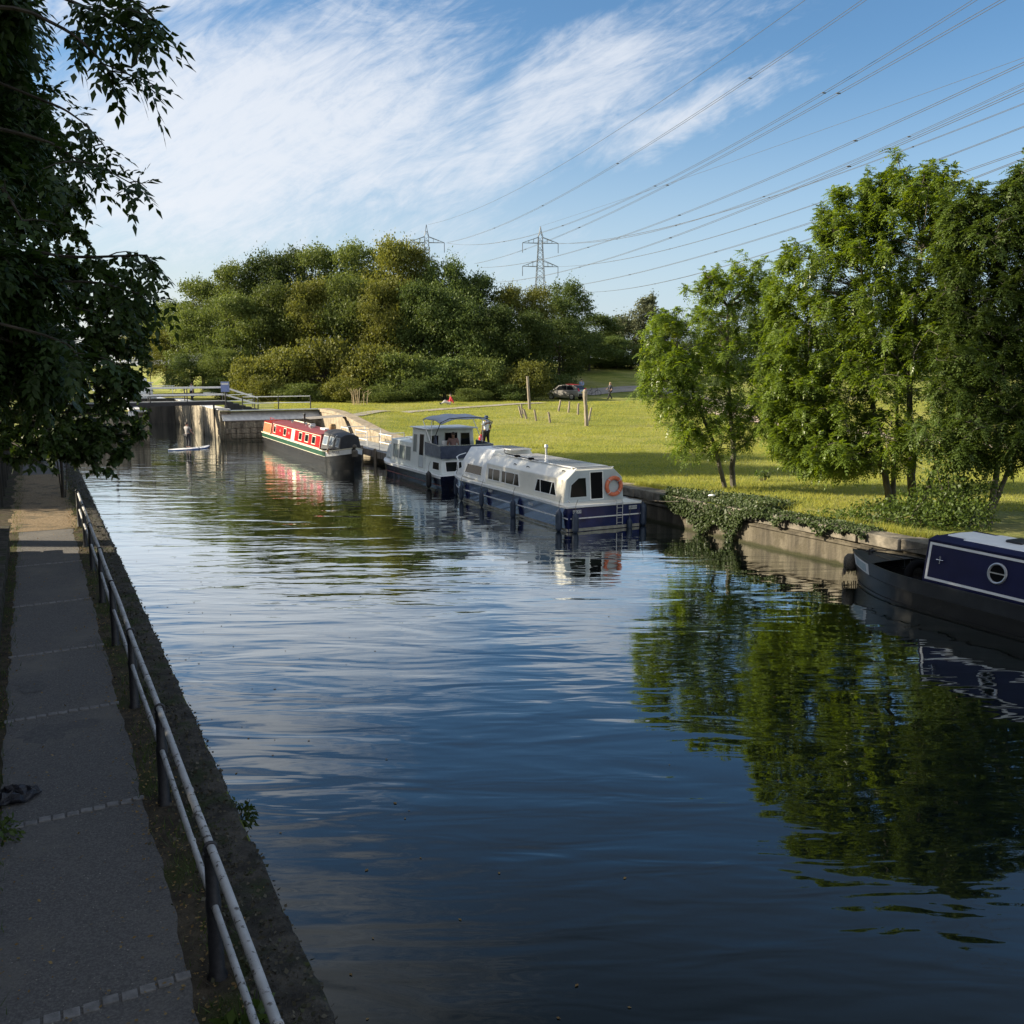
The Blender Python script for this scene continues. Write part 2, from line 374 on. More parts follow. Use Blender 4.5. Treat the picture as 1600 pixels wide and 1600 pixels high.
mat_wood=M('weathered_timber',(.17,.14,.105),(.33,.285,.22),9,.85,.8,40,stretch=(1,1,.12),c3=(.09,.08,.065),s3=2,lo3=.55,hi3=.7)
mat_fencewood=M('dark_fence_board',(.030,.030,.026),(.06,.056,.046),7,.85,.6,40,stretch=(1,1,.1))
mat_dark=M('dark_void',(.006,.006,.007),rough=.9,spec=.1)
mat_rope=M('rope',(.07,.06,.048),(.15,.13,.10),40,.9,.5,120)
# ================================================================== ground
def warp(u,v): 
    return u+np.where(np.asarray(u)>15,.55*(1-ss(v,14,30)),0)
UR=20.62; UL=1.66; LV=75.3; LA,LB=7.6,12.8
us=np.unique(np.concatenate([[-2500,-900,-400,-200,-120,-80,-60],np.arange(-50,-8,3),np.arange(-8,UL-.3,1.2),[UL,4.6,LA,LB],np.arange(15,20,2.5),[UR],np.arange(UR+.8,75,1.15),np.arange(76,160,4),[170,200,260,400,700,1200,2500]]))
vs=np.unique(np.concatenate([[-900,-300,-120,-60,-30],np.arange(-20,LV-.5,1.4),[LV],np.arange(LV+1.5,150,1.8),[160,180,210,260,340,500,900,2500]]))
UU,VV=np.meshgrid(us,vs,indexing='ij'); UW=warp(UU,VV)
XX=UW*NX+VV*EX; YY=UW*NY+VV*EY; ZZ=ground_h(XX,YY)
ZZ=np.where((UU<=LA)&(VV>=LV),2.3,ZZ); ZZ=np.where((UU>=LB)&(UU<UR)&(VV>=LV),2.3,ZZ)
nu,nv=UU.shape; idx=np.arange(nu*nv).reshape(nu,nv)
uc=(us[:-1]+us[1:])/2; vc=(vs[:-1]+vs[1:])/2
hole=((uc[:,None]>UL)&(uc[:,None]<UR)&(vc[None]<LV))|((uc[:,None]>LA)&(uc[:,None]<LB)&(vc[None]>=LV)&(vc[None]<159))
q=np.stack([idx[:-1,:-1],idx[1:,:-1],idx[1:,1:],idx[:-1,1:]],-1)[~hole]
gr=npmesh('ground',np.stack([XX,YY,ZZ],-1).reshape(-1,3),q,mat_grass,smooth=True); struct(gr)
# canal bed, so that the cut is closed below the water
mb=MB(); mb.add([uv(UL-.2,-90,-1.8),uv(UR+1.2,-90,-1.8),uv(UR+1.2,LV+90,-1.8),uv(UL-.2,LV+90,-1.8)],[(0,1,2,3)]); struct(mb.build('canal_bed',mat_soil))
# ================================================================== water
mat_water,nt,b=newmat('canal_water')
tw=nt.add('ShaderNodeTexCoord').outputs['Object']
calm=nt.ramp(nt.noise(nt.scl(tw,(.6,1.4,1)),.11,3,.5),.38,.62)
wA=nt.noise(nt.scl(tw,(.42,1.3,1)),.62,2,.45,.9)          # long lazy swell, crests across the view
wB=nt.noise(nt.scl(tw,(.5,1.75,1)),1.25,2,.5,.5)
wC=nt.noise(nt.scl(tw,(.5,2.0,1)),3.4,2,.5,.3)
far=nt.ramp(nt.n.new('ShaderNodeSeparateXYZ').outputs[1],0,1)
spw=nt.n.new('ShaderNodeSeparateXYZ'); nt.l.new(tw,spw.inputs[0]); far=nt.ramp(spw.outputs[1],16,34)
h=nt.math('MULTIPLY',wA,.030)
h=nt.math('ADD',h,nt.math('MULTIPLY',nt.math('MULTIPLY',wB,.014),nt.math('ADD',.35,nt.math('MULTIPLY',calm,.65))))
h=nt.math('ADD',h,nt.math('MULTIPLY',nt.math('MULTIPLY',wC,.0055),nt.math('MULTIPLY',calm,nt.math('ADD',.25,nt.math('MULTIPLY',far,.75)))))
bn=nt.n.new('ShaderNodeBump'); bn.inputs['Strength'].default_value=1.0; bn.inputs['Distance'].default_value=1.0
nt.l.new(h,bn.inputs['Height']);
# murky dark body colour under a mirror film that strengthens towards grazing view (Fresnel-like)
df=nt.n.new('ShaderNodeBsdfDiffuse'); df.inputs['Color'].default_value=(.0035,.0068,.0058,1); gl=nt.n.new('ShaderNodeBsdfGlossy'); gl.inputs['Roughness'].default_value=.012; gl.inputs['Color'].default_value=(.94,.965,.96,1)
lw_=nt.n.new('ShaderNodeLayerWeight'); lw_.inputs['Blend'].default_value=.5; nt.l.new(bn.outputs[0],lw_.inputs['Normal'])
fr_=nt.math('MINIMUM',nt.math('MULTIPLY',nt.math('POWER',lw_.outputs['Facing'],4.1),1.90),.92)
fr_=nt.math('MAXIMUM',fr_,.02); mx=nt.n.new('ShaderNodeMixShader'); nt.l.new(fr_,mx.inputs[0]); nt.l.new(df.outputs[0],mx.inputs[1]); nt.l.new(gl.outputs[0],mx.inputs[2]); nt.l.new(bn.outputs[0],gl.inputs['Normal'])
nt.l.new(mx.outputs[0],nt.n['Material Output'].inputs['Surface']); nt.n.remove(b)
mb=MB()
def vquad(u0,u1,v0,v1,z): mb.add([uv(u0,v0,z),uv(u1,v0,z),uv(u1,v1,z),uv(u0,v1,z)],[(0,1,2,3)])
mb.add([uv(UL-.1,-90,0),uv(UR+.9,-90,0),uv(UR+.9,LV+.2,0),uv(UL-.1,LV+.2,0),uv(LA-.05,LV+.2,0),uv(LB+.05,LV+.2,0),uv(LB+.05,103,0),uv(LA-.05,103,0)],[(0,1,2,5,4,3),(4,5,6,7)])
wat=mb.build('water',mat_water,smooth=False); struct(wat)
mb=MB(); mb.add([uv(LA,103.4,1.75),uv(LB,103.4,1.75),uv(LB,158,1.75),uv(LA,158,1.75)],[(0,1,2,3)]); struct(mb.build('upper_water',mat_water,smooth=False))
# ================================================================== towpath and verges (left bank)
def strip(name,mat,u0f,u1f,v0,v1,dz,n=90,m=8,jit=0.0,seed=1):
    r=np.random.default_rng(seed); V=np.linspace(v0,v1,n); vs_=[];f=[]
    ph=r.uniform(0,6,6)
    for i,v in enumerate(V):
        a=u0f(v)+jit*(math.sin(v*2.1+ph[0])*.5+math.sin(v*5.3+ph[1])*.3+math.sin(v*11.7+ph[2])*.2)
        bb=u1f(v)+jit*(math.sin(v*1.7+ph[3])*.5+math.sin(v*6.1+ph[4])*.3+math.sin(v*12.3+ph[5])*.2)
        for j in range(m+1):
            p=uv(lerp(a,bb,j/m),v); vs_.append((p.x,p.y,gz(p)+dz))
    f=[(i*(m+1)+j,i*(m+1)+j+1,(i+1)*(m+1)+j+1,(i+1)*(m+1)+j) for i in range(n-1) for j in range(m)]
    return npmesh(name,vs_,f,mat,smooth=True)
struct(strip('verge_soil',mat_soil,lambda v:-1.6,lambda v:UL-.02,-6,62,.006,n=120,m=10))
struct(strip('towpath',mat_asph,lambda v:-.62,lambda v:.79+.02*max(0,v-30),-6,62,.012,n=900,m=10,jit=.035))
for k,v in enumerate((7.15,10.6,13.93,17.1,20.75,24.97)):
    mb=MB(); r=np.random.default_rng(k+5)
    n=11; wst=1.46/n
    for i in range(n):
        a=-.66+i*wst+.008+r.uniform(-.004,.004); q=v+(i-n/2)*.012+r.uniform(-.012,.012); c=uv(a+wst/2,q,1.116)
        mb.obox(c,Vector((NX,NY,0))*(wst/2-.009),Vector((EX,EY,0))*(.052+r.uniform(-.008,.006)),Vector((0,0,1))*(.008+r.uniform(0,.004)))
    struct(mb.build('cobble_strip',mat_sett,bevel=.006))
for k,(u0,u1,v0,v1) in enumerate(((-.45,.15,12.9,13.5),(.0,.55,13.2,13.5),(-.5,-.1,15.0,15.6))):
    r=np.random.default_rng(60+k); m_=26; cu,cv=(u0+u1)/2,(v0+v1)/2
    vs_=[tuple(uv(cu+(u1-u0)/2*math.cos(t)*(1+r.normal(0,.16)),cv+(v1-v0)/2*math.sin(t)*(1+r.normal(0,.16)),1.1148+.0012*k)) for t in np.linspace(0,6.283,m_+1)[:-1]]
    mb=MB(); mb.add(vs_,[tuple(range(m_))]); struct(mb.build('asphalt_repair',mat_patch))
mat_strewn=M('leaf_strewn_earth',(.15,.115,.075),(.27,.205,.13),16,.95,.9,70,spec=.1,c3=(.10,.085,.06),s3=1.4,lo3=.5,hi3=.66)
struct(strip('leaf_strewn_path',mat_strewn,lambda v:-.85,lambda v:.95,30.2,46,.018,n=220,m=10,jit=.12,seed=9))
# left canal coping: worn mossy stone edge
r=np.random.default_rng(3); n=620; V=np.linspace(-4,62,n); m=9; vs_=[]
def nz(a,b): return math.sin(a*3.1+b*2.3)*.5+math.sin(a*7.7-b*5.1+1)*.3+math.sin(a*17.3+b*11.9+2)*.25
for i,v in enumerate(V):
    joint=1.0 if (v%1.15)<.06 else 0.0
    edge=UL+.018*nz(v,0)-.02*joint+r.uniform(-.012,.012)
    for j in range(m+1):
        t=j/m; u=lerp(1.10+.035*nz(v,4),edge,t); p=uv(u,v)
        z=1.1+float(gz(uv(0,v))-1.1)+.045*min(1,4*t)+.013*nz(v*1.7,u*5)+r.uniform(-.006,.006)-.035*joint*(t>.1)
        if j==m: z-=.02
        vs_.append((p.x,p.y,z))
    for dz in (.12,.55,1.25): p=uv(edge-.01,v); vs_.append((p.x,p.y,1.1-dz))
k=m+4; f=[(i*k+j,i*k+j+1,(i+1)*k+j+1,(i+1)*k+j) for i in range(n-1) for j in range(k-1)]
cop=npmesh('canal_wall',vs_,f,mat_mossstone); tag(cop,'dark mossy stone canal edge beside the railed towpath','wall')
# ================================================================== towpath railing
RV=[7.1+3.32*k for k in range(-2,8)]; RU=.985; RH=1.09
rail=thing('railing','black iron posts with two peeling white rails along the towpath edge','railing',uv(RU,RV[0],1.1))
base=Vector(rail.location)
def L(p,root): return Vector(p)-root
for v in RV:
    mb=MB(); mb.lathe([(.085,-.05),(.08,.02),(.062,.06),(.058,.30),(.055,.55),(.06,.58),(.06,.66),(.052,.69),(.050,1.0),(.055,1.02),(.058,1.05)],12)
    mb.lathe([(.054,-.03),(.06,-.02),(.06,.02),(.054,.03)],14,(0,0,0),'x') if False else None
    o=mb.build('post',mat_blackiron,rail,loc=L(uv(RU,v,1.1),base)); o.rotation_euler=(R(random.uniform(-1.2,1.2)),R(random.uniform(-1.2,1.2)),0)
    for z in (RH,.62):
        mb=MB(); mb.torus((0,0,z),.043,.014,(NX,NY,0),(0,0,1),18,8); mb.build('collar',mat_blackiron,o)
def railtube(z,rad):
    mb=MB(); pts=[]
    for v in np.arange(RV[0]-1.5,RV[-1]+.01,.83):
        pts.append(L(uv(RU+.004*math.sin(v*1.3),v,1.1+z+.006*math.sin(v*.9)),base))
    mb.tube(pts,rad,14); return mb
railtube(RH,.033).build('top_rail',mat_railwhite,rail)
railtube(.62,.027).build('lower_rail',mat_railwhite,rail)
for v in np.arange(RV[0]+1.1,RV[-1],3.32):
    for z,rr in ((RH,.037),(.62,.031)):
        mb=MB(); mb.tube([L(uv(RU,v-.012,1.1+z),base),L(uv(RU,v+.012,1.1+z),base)],rr,14); mb.build('rail_sleeve',mat_railwhite,rail)
# ================================================================== left boundary: low wall and fence
lw=thing('boundary_wall','low dark stone wall on the land side of the towpath','wall',uv(-.9,8,1.1)); base=Vector(lw.location)
mb=MB(); r=np.random.default_rng(11)
for row in range(3):
    v=-5+row*.17
    while v<27:
        l=r.uniform(.35,.7); c=uv(-.92+r.uniform(-.012,.012),v+l/2,1.1+.105+row*.19)-base
        mb.obox(c,Vector((NX,NY,0))*.13,Vector((EX,EY,0))*(l/2-.006),Vector((0,0,1))*.088); v+=l
mb.build('stone_courses',mat_mossstone,lw,bevel=.012)
mb=MB(); v=-5
while v<27: mb.obox(uv(-.92,v+.45,1.1+.61)-base,Vector((NX,NY,0))*.17,Vector((EX,EY,0))*.445,Vector((0,0,1))*.035); v+=.9
mb.build('wall_cap',mat_mossstone,lw,bevel=.012)
def timber_fence(label,va,vb):
    fe=thing('timber_fence',label,'fence',uv(-1.25,va,1.1)); base=Vector(fe.location); mb=MB(); v=va
    while v<vb:
        hh=1.98+.03*math.sin(v*9.1); mb.obox(uv(-1.22+.006*math.sin(v*31),v,1.1+hh/2)-base,Vector((NX,NY,0))*.011,Vector((EX,EY,0))*.0705,Vector((0,0,1))*hh/2); v+=.142
    mb.build('boards',mat_fencewood,fe)
    for z in (.45,1.1,1.75): mb=MB(); mb.bar(uv(-1.26,va,1.1+z)-base,uv(-1.26,vb,1.1+z)-base,.05,.08); mb.build('arris_rail',mat_fencewood,fe)
    for v in np.arange(va+.6,vb,2.8): mb=MB(); mb.obox(uv(-1.17,v,2.15)-base,Vector((NX,NY,0))*.04,Vector((EX,EY,0))*.05,Vector((0,0,1))*1.08); mb.build('fence_post',mat_fencewood,fe,bevel=.008)
timber_fence('tall dark vertical board fence behind the low towpath wall',-6,27.2)
timber_fence('far stretch of dark board fence beyond the sunlit gap on the towpath',35.6,58)
# ================================================================== litter, verge grass, weeds
def blades(n,posf,hmin,hmax,wd,lean,seed):
    r=np.random.default_rng(seed); p=posf(n,r); a=r.uniform(0,2*np.pi,n); hh=r.uniform(hmin,hmax,n); w_=wd*r.uniform(.6,1.3,n)
    d=np.stack([np.cos(a),np.sin(a),np.zeros(n)],-1); l=r.normal(0,lean,(n,2))*hh[:,None]
    tip=p+np.stack([l[:,0],l[:,1],hh],-1)
    V=np.stack([p-d*w_[:,None],p+d*w_[:,None],tip],1).reshape(-1,3)
    return V,np.arange(n*3).reshape(n,3)
def leafquads(p,d,nrm,ln,wd,droop=.25):
    """diamond leaves: base p, direction d, face normal nrm"""
    n=len(p); d=d/np.linalg.norm(d,axis=1,keepdims=True); s_=np.cross(d,nrm); s_/=np.linalg.norm(s_,axis=1,keepdims=True)+1e-9
    ln=np.broadcast_to(ln,(n,))[:,None]; wd=np.broadcast_to(wd,(n,))[:,None]; dn=np.array([0,0,-1.0])*ln*droop
    a=p; c=p+d*ln+dn; m=p+d*ln*.42
    V=np.stack([a,m+s_*wd,c,m-s_*wd],1).reshape(-1,3)
    return V,np.arange(n*4).reshape(n,4)
def rnd_unit(n,r):
    v=r.normal(size=(n,3)); return v/np.linalg.norm(v,axis=1,keepdims=True)
def uvarr(u,v,z): return np.stack([u*NX+v*EX,u*NY+v*EY,np.broadcast_to(z,np.shape(u))],-1)
def post_lit(n,r):
    v=np.where(r.random(n)<.72,4+50*r.random(n)**1.6,r.uniform(30,40,n)); side=r.random(n); u=np.where(side<.62,r.normal(.92,.2,n),np.where(side<.82,r.uniform(-.75,.6,n)*1.0,r.normal(-.68,.08,n)))
    return uvarr(u,v,1.125+r.uniform(0,.03,n))
r=np.random.default_rng(21); n=7000; p=post_lit(n,r); d=rnd_unit(n,r); d[:,2]*=.25; nn=rnd_unit(n,r)*.45+np.array([0,0,1.0]); s_=r.uniform(.014,.045,n)
V,Fq=leafquads(p,d,nn,s_,s_*.33,0)
tag(npmesh('leaf_litter',V,Fq,mat_litter),'dry fallen leaves scattered along the towpath verges','leaves',kind='stuff')
def pv(n,r):
    v=3+44*r.random(n)**1.4; s_=r.random(n); cl=np.sin(v*2.3)+np.sin(v*5.9+1)+r.normal(0,.6,n)
    u=np.where(s_<.5,r.normal(.98+.05*np.sin(v),.10,n),np.where(s_<.62,r.normal(1.25,.12,n),r.normal(-.70,.09,n)))
    z=np.where(cl>-.4,1.11,.6); return uvarr(u,v,z)
V,Fq=blades(8000,pv,.03,.14,.005,.45,5)
tag(npmesh('verge_grass',V,Fq,mat_weed),'sparse green grass tufts along the railing foot','grass',kind='stuff')
r=np.random.default_rng(22); n=9000; v=3+46*r.random(n)**1.7; u=np.clip(r.normal(1.34,.20,n),.72,1.66); p=uvarr(u,v,1.135+r.uniform(0,.035,n)); d=rnd_unit(n,r); nn=rnd_unit(n,r)*.8+np.array([0,0,.7]); s_=r.uniform(.015,.055,n)
mat_crumb=leafmat('moss_and_stone_crumbs',(.022,.022,.015),(.085,.078,.06),(.030,.042,.012),trans=.05,rough=.95,spec=.1,patch=.5,s3=2.5)
V,Fq=leafquads(p,d,nn,s_,s_*.42,0); tag(npmesh('moss_crumbs',V,Fq,mat_crumb),'moss, stone crumbs and rotten leaves littering the canal edge','moss',kind='stuff')
r=np.random.default_rng(23); n=2600; v=4+30*r.random(n)**1.5; u=r.uniform(-.6,.7,n); p=uvarr(u,v,1.122+r.uniform(0,.006,n)); d=rnd_unit(n,r); d[:,2]*=.1; nn=rnd_unit(n,r)*.2+np.array([0,0,1.]); s_=r.uniform(.006,.022,n)
V,Fq=leafquads(p,d,nn,s_,s_*.4,0); tag(npmesh('path_grit',V,Fq,M('pale_grit',(.12,.11,.10),(.30,.28,.24),30,.9)),'small bits of grit and leaf scattered over the towpath surface','grit',kind='stuff')
def weed(name,label,loc,rad,hgt,n,seed,ls=.07):
    r=np.random.default_rng(seed); o=thing(name,label,'plant',loc)
    d=rnd_unit(n,r); p=d*np.array([rad,rad,hgt])*(r.random(n)**.45)[:,None]; p[:,2]=np.abs(p[:,2]); dd=d+rnd_unit(n,r)*.7
    V,Fq=leafquads(p,dd,rnd_unit(n,r)+np.array([0,0,.8]),ls*r.uniform(.5,1.3,n),ls*.28*r.uniform(.6,1.2,n)); npmesh('leaves',V,Fq,mat_weed,o)
    mb=MB()
    for k in range(9):
        a=r.uniform(0,6.28); mb.tube([(0,0,0),(math.cos(a)*rad*.4,math.sin(a)*rad*.4,hgt*.5),(math.cos(a)*rad*.75,math.sin(a)*rad*.75,hgt*r.uniform(.6,1))],[.008,.006,.003],5)
    mb.build('stems',mat_weed,o); return o
weed('weed','dark weed sprouting from the mossy canal edge over the water',uv(1.70,9.95,.92),.17,.30,170,31,.075)
weed('weed','leafy weed sprawling over the left edge of the towpath',uv(-.72,10.4,1.1),.34,.22,240,32,.075)
weed('weed','tall grassy clump at the foot of the nearest railing post',uv(1.02,6.2,1.1),.16,.42,120,33,.14)
# crumpled bag
mb=MB(); r=np.random.default_rng(4); n,m=22,12
mb.ball((0,0,.05),.26,.15,.075,n,m); mb.v=[(x*(1+.10*math.sin(y*40+z*30))+r.normal(0,.012),y*(1+.14*math.sin(x*34))+r.normal(0,.012),max(.0,z*(1+.35*math.sin(x*22+y*31))+r.normal(0,.010))) for x,y,z in mb.v]
mat_bag=M('black_plastic',(.006,.007,.012),(.02,.022,.03),8,.35,.9,30,spec=.5,bdist=.02)
bag=mb.build('plastic_bag',mat_bag,loc=P(22,1250,1.116),smooth=False); bag.rotation_euler=(0,0,R(35)); tag(bag,'crumpled black plastic bag at the left edge of the towpath','bag')
# a few leaves afloat
r=np.random.default_rng(24); n=170; v=6+50*r.random(n)**1.2; u=np.where(r.random(n)<.45,r.uniform(1.8,4.5,n),r.uniform(1.8,20,n)); p=uvarr(u,v,.006+r.uniform(0,.004,n)); d=rnd_unit(n,r); d[:,2]=0; nn=np.array([0,0,1.])+rnd_unit(n,r)*.06; s_=r.uniform(.03,.075,n)
V,Fq=leafquads(p,d,nn,s_,s_*.3,0); tag(npmesh('floating_leaves',V,Fq,mat_litter),'a few fallen leaves floating on the canal','leaves',kind='stuff')
# ================================================================== right bank wall
def wline(v): return float(warp(UR,v))
wl=thing('canal_wall','long stone and concrete wharf wall along the grassy bank','wall',uv(UR,28,0)); base=Vector(wl.location)
prof=[(0.0,-1.2),(0.0,.60),(-.05,.64),(-.05,.70),(.03,.72),(.03,.80)]
V=np.arange(-30,58.5,1.0); secs=[[uv(wline(v)+a+.012*math.sin(v*1.9),v,z)-base for a,z in prof] for v in V]
MB().loft(secs,cap=False).build('wall_face',mat_wall,wl,recalc=False)
mb=MB(); v=-30; r=np.random.default_rng(8)
while v<58:
    l=r.uniform(1.0,1.7); u0=wline(v+l/2)
    c=uv(u0+.30+r.uniform(-.025,.02),v+l/2,.95+r.uniform(-.02,.015))-base
    mb.obox(c,Vector((NX,NY,0))*.36,Vector((EX,EY,0))*(l/2-.012),Vector((0,0,1))*.165); v+=l
mb.build('coping_stones',mat_coping,wl,bevel=.025)
# ivy over the wall
mat_ivy=leafmat('ivy_leaf',(.022,.042,.010),(.06,.085,.024),(.10,.075,.035),trans=.2,patch=.64,s3=.8)
def ivy_pts(n,r):
    # mound on the bank, mats hanging down the wall face, thin trailing band further right
    t=r.random(n); v=np.where(t<.78,r.uniform(23.4,28.4,n),r.uniform(19.2,24.5,n)); near=v>23.6
    top=r.random(n)<.52; lim=np.where(near,.16+.95*np.exp(-((v-26.2)/.85)**2)+.95*np.exp(-((v-24.7)/.45)**2)*1.0+.35*np.exp(-((v-27.6)/.5)**2),.10+.14*np.sin(v*3.1)+.12*np.sin(v*7.3))
    uw=np.array([wline(x) for x in v]); dep=np.where(near,2.9*np.clip((28.6-v)/2.4,.12,1)*np.clip((v-22.8)/1.8,.35,1),.9)
    q=r.random(n); u=np.where(top,uw-.05+q*dep,uw-.05-r.uniform(0,.20,n))
    z=np.where(top,1.12+r.random(n)*np.where(near,.30,.16)*np.exp(-((q-.35)/.4)**2)+.02,1.15-np.maximum(0,lim)*r.random(n)**.75)
    return uvarr(u,v,z)
r=np.random.default_rng(9); n=15000; p=ivy_pts(n,r); d=rnd_unit(n,r)*.8+np.array([-NX*.4,-NY*.4,-.5]); nn=np.array([-NX,-NY,.9])+rnd_unit(n,r)*.8
s_=r.uniform(.05,.11,n); Vv,Fq=leafquads(p,d,nn,s_,s_*.42,.1)
iv=npmesh('ivy',Vv,Fq,mat_ivy); tag(iv,'ivy trailing over the stone wharf wall below the two stemmed tree','plant')
# lawn grass blades
def lawn_pos(n,r):
    X=[];k=0
    Yd=31+ (92-31)*r.random(n*3)**1.0; px=r.uniform(430,1640,n*3); Xd=(px-800)/F*Yd
    u=Xd*NX+Yd*NY; v=Xd*EX+Yd*EY; ok=(u>UR+.75)|((v>77)&(u>13.2)); Xd,Yd=Xd[ok][:n],Yd[ok][:n]
    return np.stack([Xd,Yd,ground_h(Xd,Yd)-.005],-1)
Vb,Fb=blades(300000,lawn_pos,.04,.15,.011,.65,6)
def fringe_pos(n,r):
    v=r.uniform(17,57,n); u=np.array([wline(x) for x in v])+.66+np.abs(r.normal(0,.28,n)); cl=np.sin(v*2.1)+np.sin(v*5.3)+r.normal(0,.7,n); p=uvarr(u,v,1.1); p[:,2]=np.where(cl>-.3,ground_h(p[:,0],p[:,1])-.01,.5); return p
V2,F2=blades(14000,fringe_pos,.08,.30,.012,.45,16); Fb=np.concatenate([Fb,F2+len(Vb)]); Vb=np.concatenate([Vb,V2])
def tuft_pos(n,r):
    c=lawn_pos(260,r); k=r.integers(0,len(c),n); p=c[k]+np.concatenate([r.normal(0,.28,(n,2)),np.zeros((n,1))],1); return p
V2,F2=blades(16000,tuft_pos,.08,.22,.013,.5,17); Fb=np.concatenate([Fb,F2+len(Vb)]); Vb=np.concatenate([Vb,V2])
tag(npmesh('lawn_grass',Vb,Fb,mat_blade),'short sunlit grass covering the open bank','grass',kind='stuff')
# tracks over the lawn
def track(name,mat,pts,wd,dz=.03):
    P_=[Vector((q[0],q[1],0)) for q in pts]; dens=[]
    for i in range(len(P_)-1):
        for k in range(10): dens.append(P_[i].lerp(P_[i+1],k/10))
    dens.append(P_[-1]); vs_=[];m=4
    for i,q in enumerate(dens):
        d=(dens[min(i+1,len(dens)-1)]-dens[max(0,i-1)]).normalized(); s_=Vector((-d.y,d.x,0))
        for j in range(m+1):
            c=q+s_*wd*(j/m-.5); vs_.append((c.x,c.y,gz(c)+dz))
    f=[(i*(m+1)+j,i*(m+1)+j+1,(i+1)*(m+1)+j+1,(i+1)*(m+1)+j) for i in range(len(dens)-1) for j in range(m)]
    return struct(npmesh(name,vs_,f,mat,smooth=True))
track('gravel_track',mat_track,[G(478,655),G(560,649),G(640,644),G(700,639),G(770,634.5),G(850,630)],1.1,.05)
track('access_road',mat_track,[G(905,616),G(940,611),G(1000,607),G(1060,612),G(1160,640)],4.0,.05)
track('paved_path',mat_pink,[G(1060,632),G(1120,645),G(1200,660),G(1330,676),G(1460,690),G(1640,705)],2.2,.06)

mat_bare=M('bare_earth',(.20,.17,.115),(.30,.26,.19),3,.95,.7,30,spec=.1,c3=(.16,.165,.05),s3=.9,lo3=.45,hi3=.62)
struct(strip('worn_strip',mat_bare,lambda v:wline(v)+.5,lambda v:wline(v)+1.25+.35*math.sin(v*.7)+.2*math.sin(v*2.3),22,56,.012,n=160,m=4,jit=.2,seed=12))
# ================================================================== boats
class Hull:
    """x forward from the stern, y to port, z up from the waterline"""
    def __init__(s,Ln,B,fb,rise=.2,taper=3.0,rake=.5,p=2.2,flare=.9,depth=.55,sternround=0.0,bow_min=.0):
        s.L,s.B,s.fb,s.rise,s.tp,s.rk,s.p,s.fl,s.d,s.sr,s.bm=Ln,B,fb,rise,taper,rake,p,flare,depth,sternround,bow_min
        s.s0=(Ln-taper)/Ln
    def ztop(s,q):
        t=max(0,(q-s.s0)/(1-s.s0)); return s.fb+s.rise*t**1.7
    def pt(s,q,z):
        zt=s.ztop(q); f=(z+s.d)/(zt+s.d); fl=lerp(s.fl,1,min(1,max(0,f))**.8)
        xs=s.L-s.tp
        if q<=s.s0:
            x=xs*q/s.s0; hb=s.B/2*fl
            if s.sr and x<s.sr: hb*=math.sqrt(max(.02,1-((s.sr-x)/s.sr)**2))**.8
        else:
            t=(q-s.s0)/(1-s.s0); xt=s.L-s.rk*(1-min(1,max(0,f))); x=lerp(xs,xt,t); hb=s.B/2*fl*max(s.bm,(1-t**s.p))
        return x,hb
    def qs(s,n1=14,n2=16): return list(np.linspace(0,s.s0,n1))+list(s.s0+(1-s.s0)*(np.linspace(0,1,n2+1)[1:]))
    def qx(s,x): return s.s0*x/(s.L-s.tp) if x<s.L-s.tp else s.s0+(1-s.s0)*(x-(s.L-s.tp))/s.tp
    def mesh(s,K=8):
        secs=[]
        for q in s.qs():
            zs=[lerp(s.ztop(q),-s.d,k/K) for k in range(K+1)]
            port=[(s.pt(q,z)[0],s.pt(q,z)[1],z) for z in zs]; secs.append(port+[(x,-y,z) for x,y,z in reversed(port)])
        return MB().loft(secs)
    def deck(s,dz=-.01,x0=0,x1=None,inset=.0):
        x1=s.L if x1 is None else x1; secs=[]
        for q in [q for q in s.qs() if s.qx(x0)-1e-6<=q<=s.qx(x1)+1e-6]:
            z=s.ztop(q); x,h=s.pt(q,z); h=max(.0,h-inset); secs.append([(x,h,z+dz),(x,h*.5,z+dz+.015),(x,0,z+dz+.02),(x,-h*.5,z+dz+.015),(x,-h,z+dz)])
        return MB().loft(secs,cap=False)
    def band(s,z0,z1,off,x0=0,x1=None,sides=(1,-1),top=False,n=0):
        """raised strip along the side; z relative to the waterline, or to the gunwale if top"""
        x1=s.L if x1 is None else x1; q0,q1=s.qx(x0),s.qx(x1)
        Q=sorted(set([q0,q1]+[q for q in s.qs(18,20) if q0<q<q1])); out=MB()
        for sd in sides:
            secs=[]
            for q in Q:
                zt=s.ztop(q); a=zt+z0 if top else z0; b=zt+z1 if top else z1
                if not top: sh=(zt-s.fb)*(((a+b)/2)/s.fb); a+=sh;b+=sh
                xa,ya=s.pt(q,a); xb,yb=s.pt(q,b); e=off+.004
                sec=[(xa,sd*(ya-.01),a),(xa+(.4*off if q>s.s0 else 0),sd*(ya+off),a),(xb+(.4*off if q>s.s0 else 0),sd*(yb+off),b),(xb,sd*(yb-.01),b)]
                secs.append(sec if sd>0 else sec[::-1])
            out.loft(secs)
        return out
glass,nt,b=newmat('dark_window_glass'); b.inputs['Base Color'].default_value=(.008,.010,.012,1); b.inputs['Roughness'].default_value=.08; b.inputs['Specular IOR Level'].default_value=.3
glassc,nt,b=newmat('curtained_window'); nz_=nt.noise(nt.scl(nt.add('ShaderNodeTexCoord').outputs['Object'],(9,9,.6)),1.2,3)
nt.l.new(nt.mix(nz_,(.10,.13,.13),(.34,.39,.38)),b.inputs['Base Color']); b.inputs['Roughness'].default_value=.12
mat_bluehull=M('blue_hull_paint',(.010,.016,.075),(.015,.026,.115),1.4,.18,c3=(.012,.016,.05),s3=.9,coat=.4)
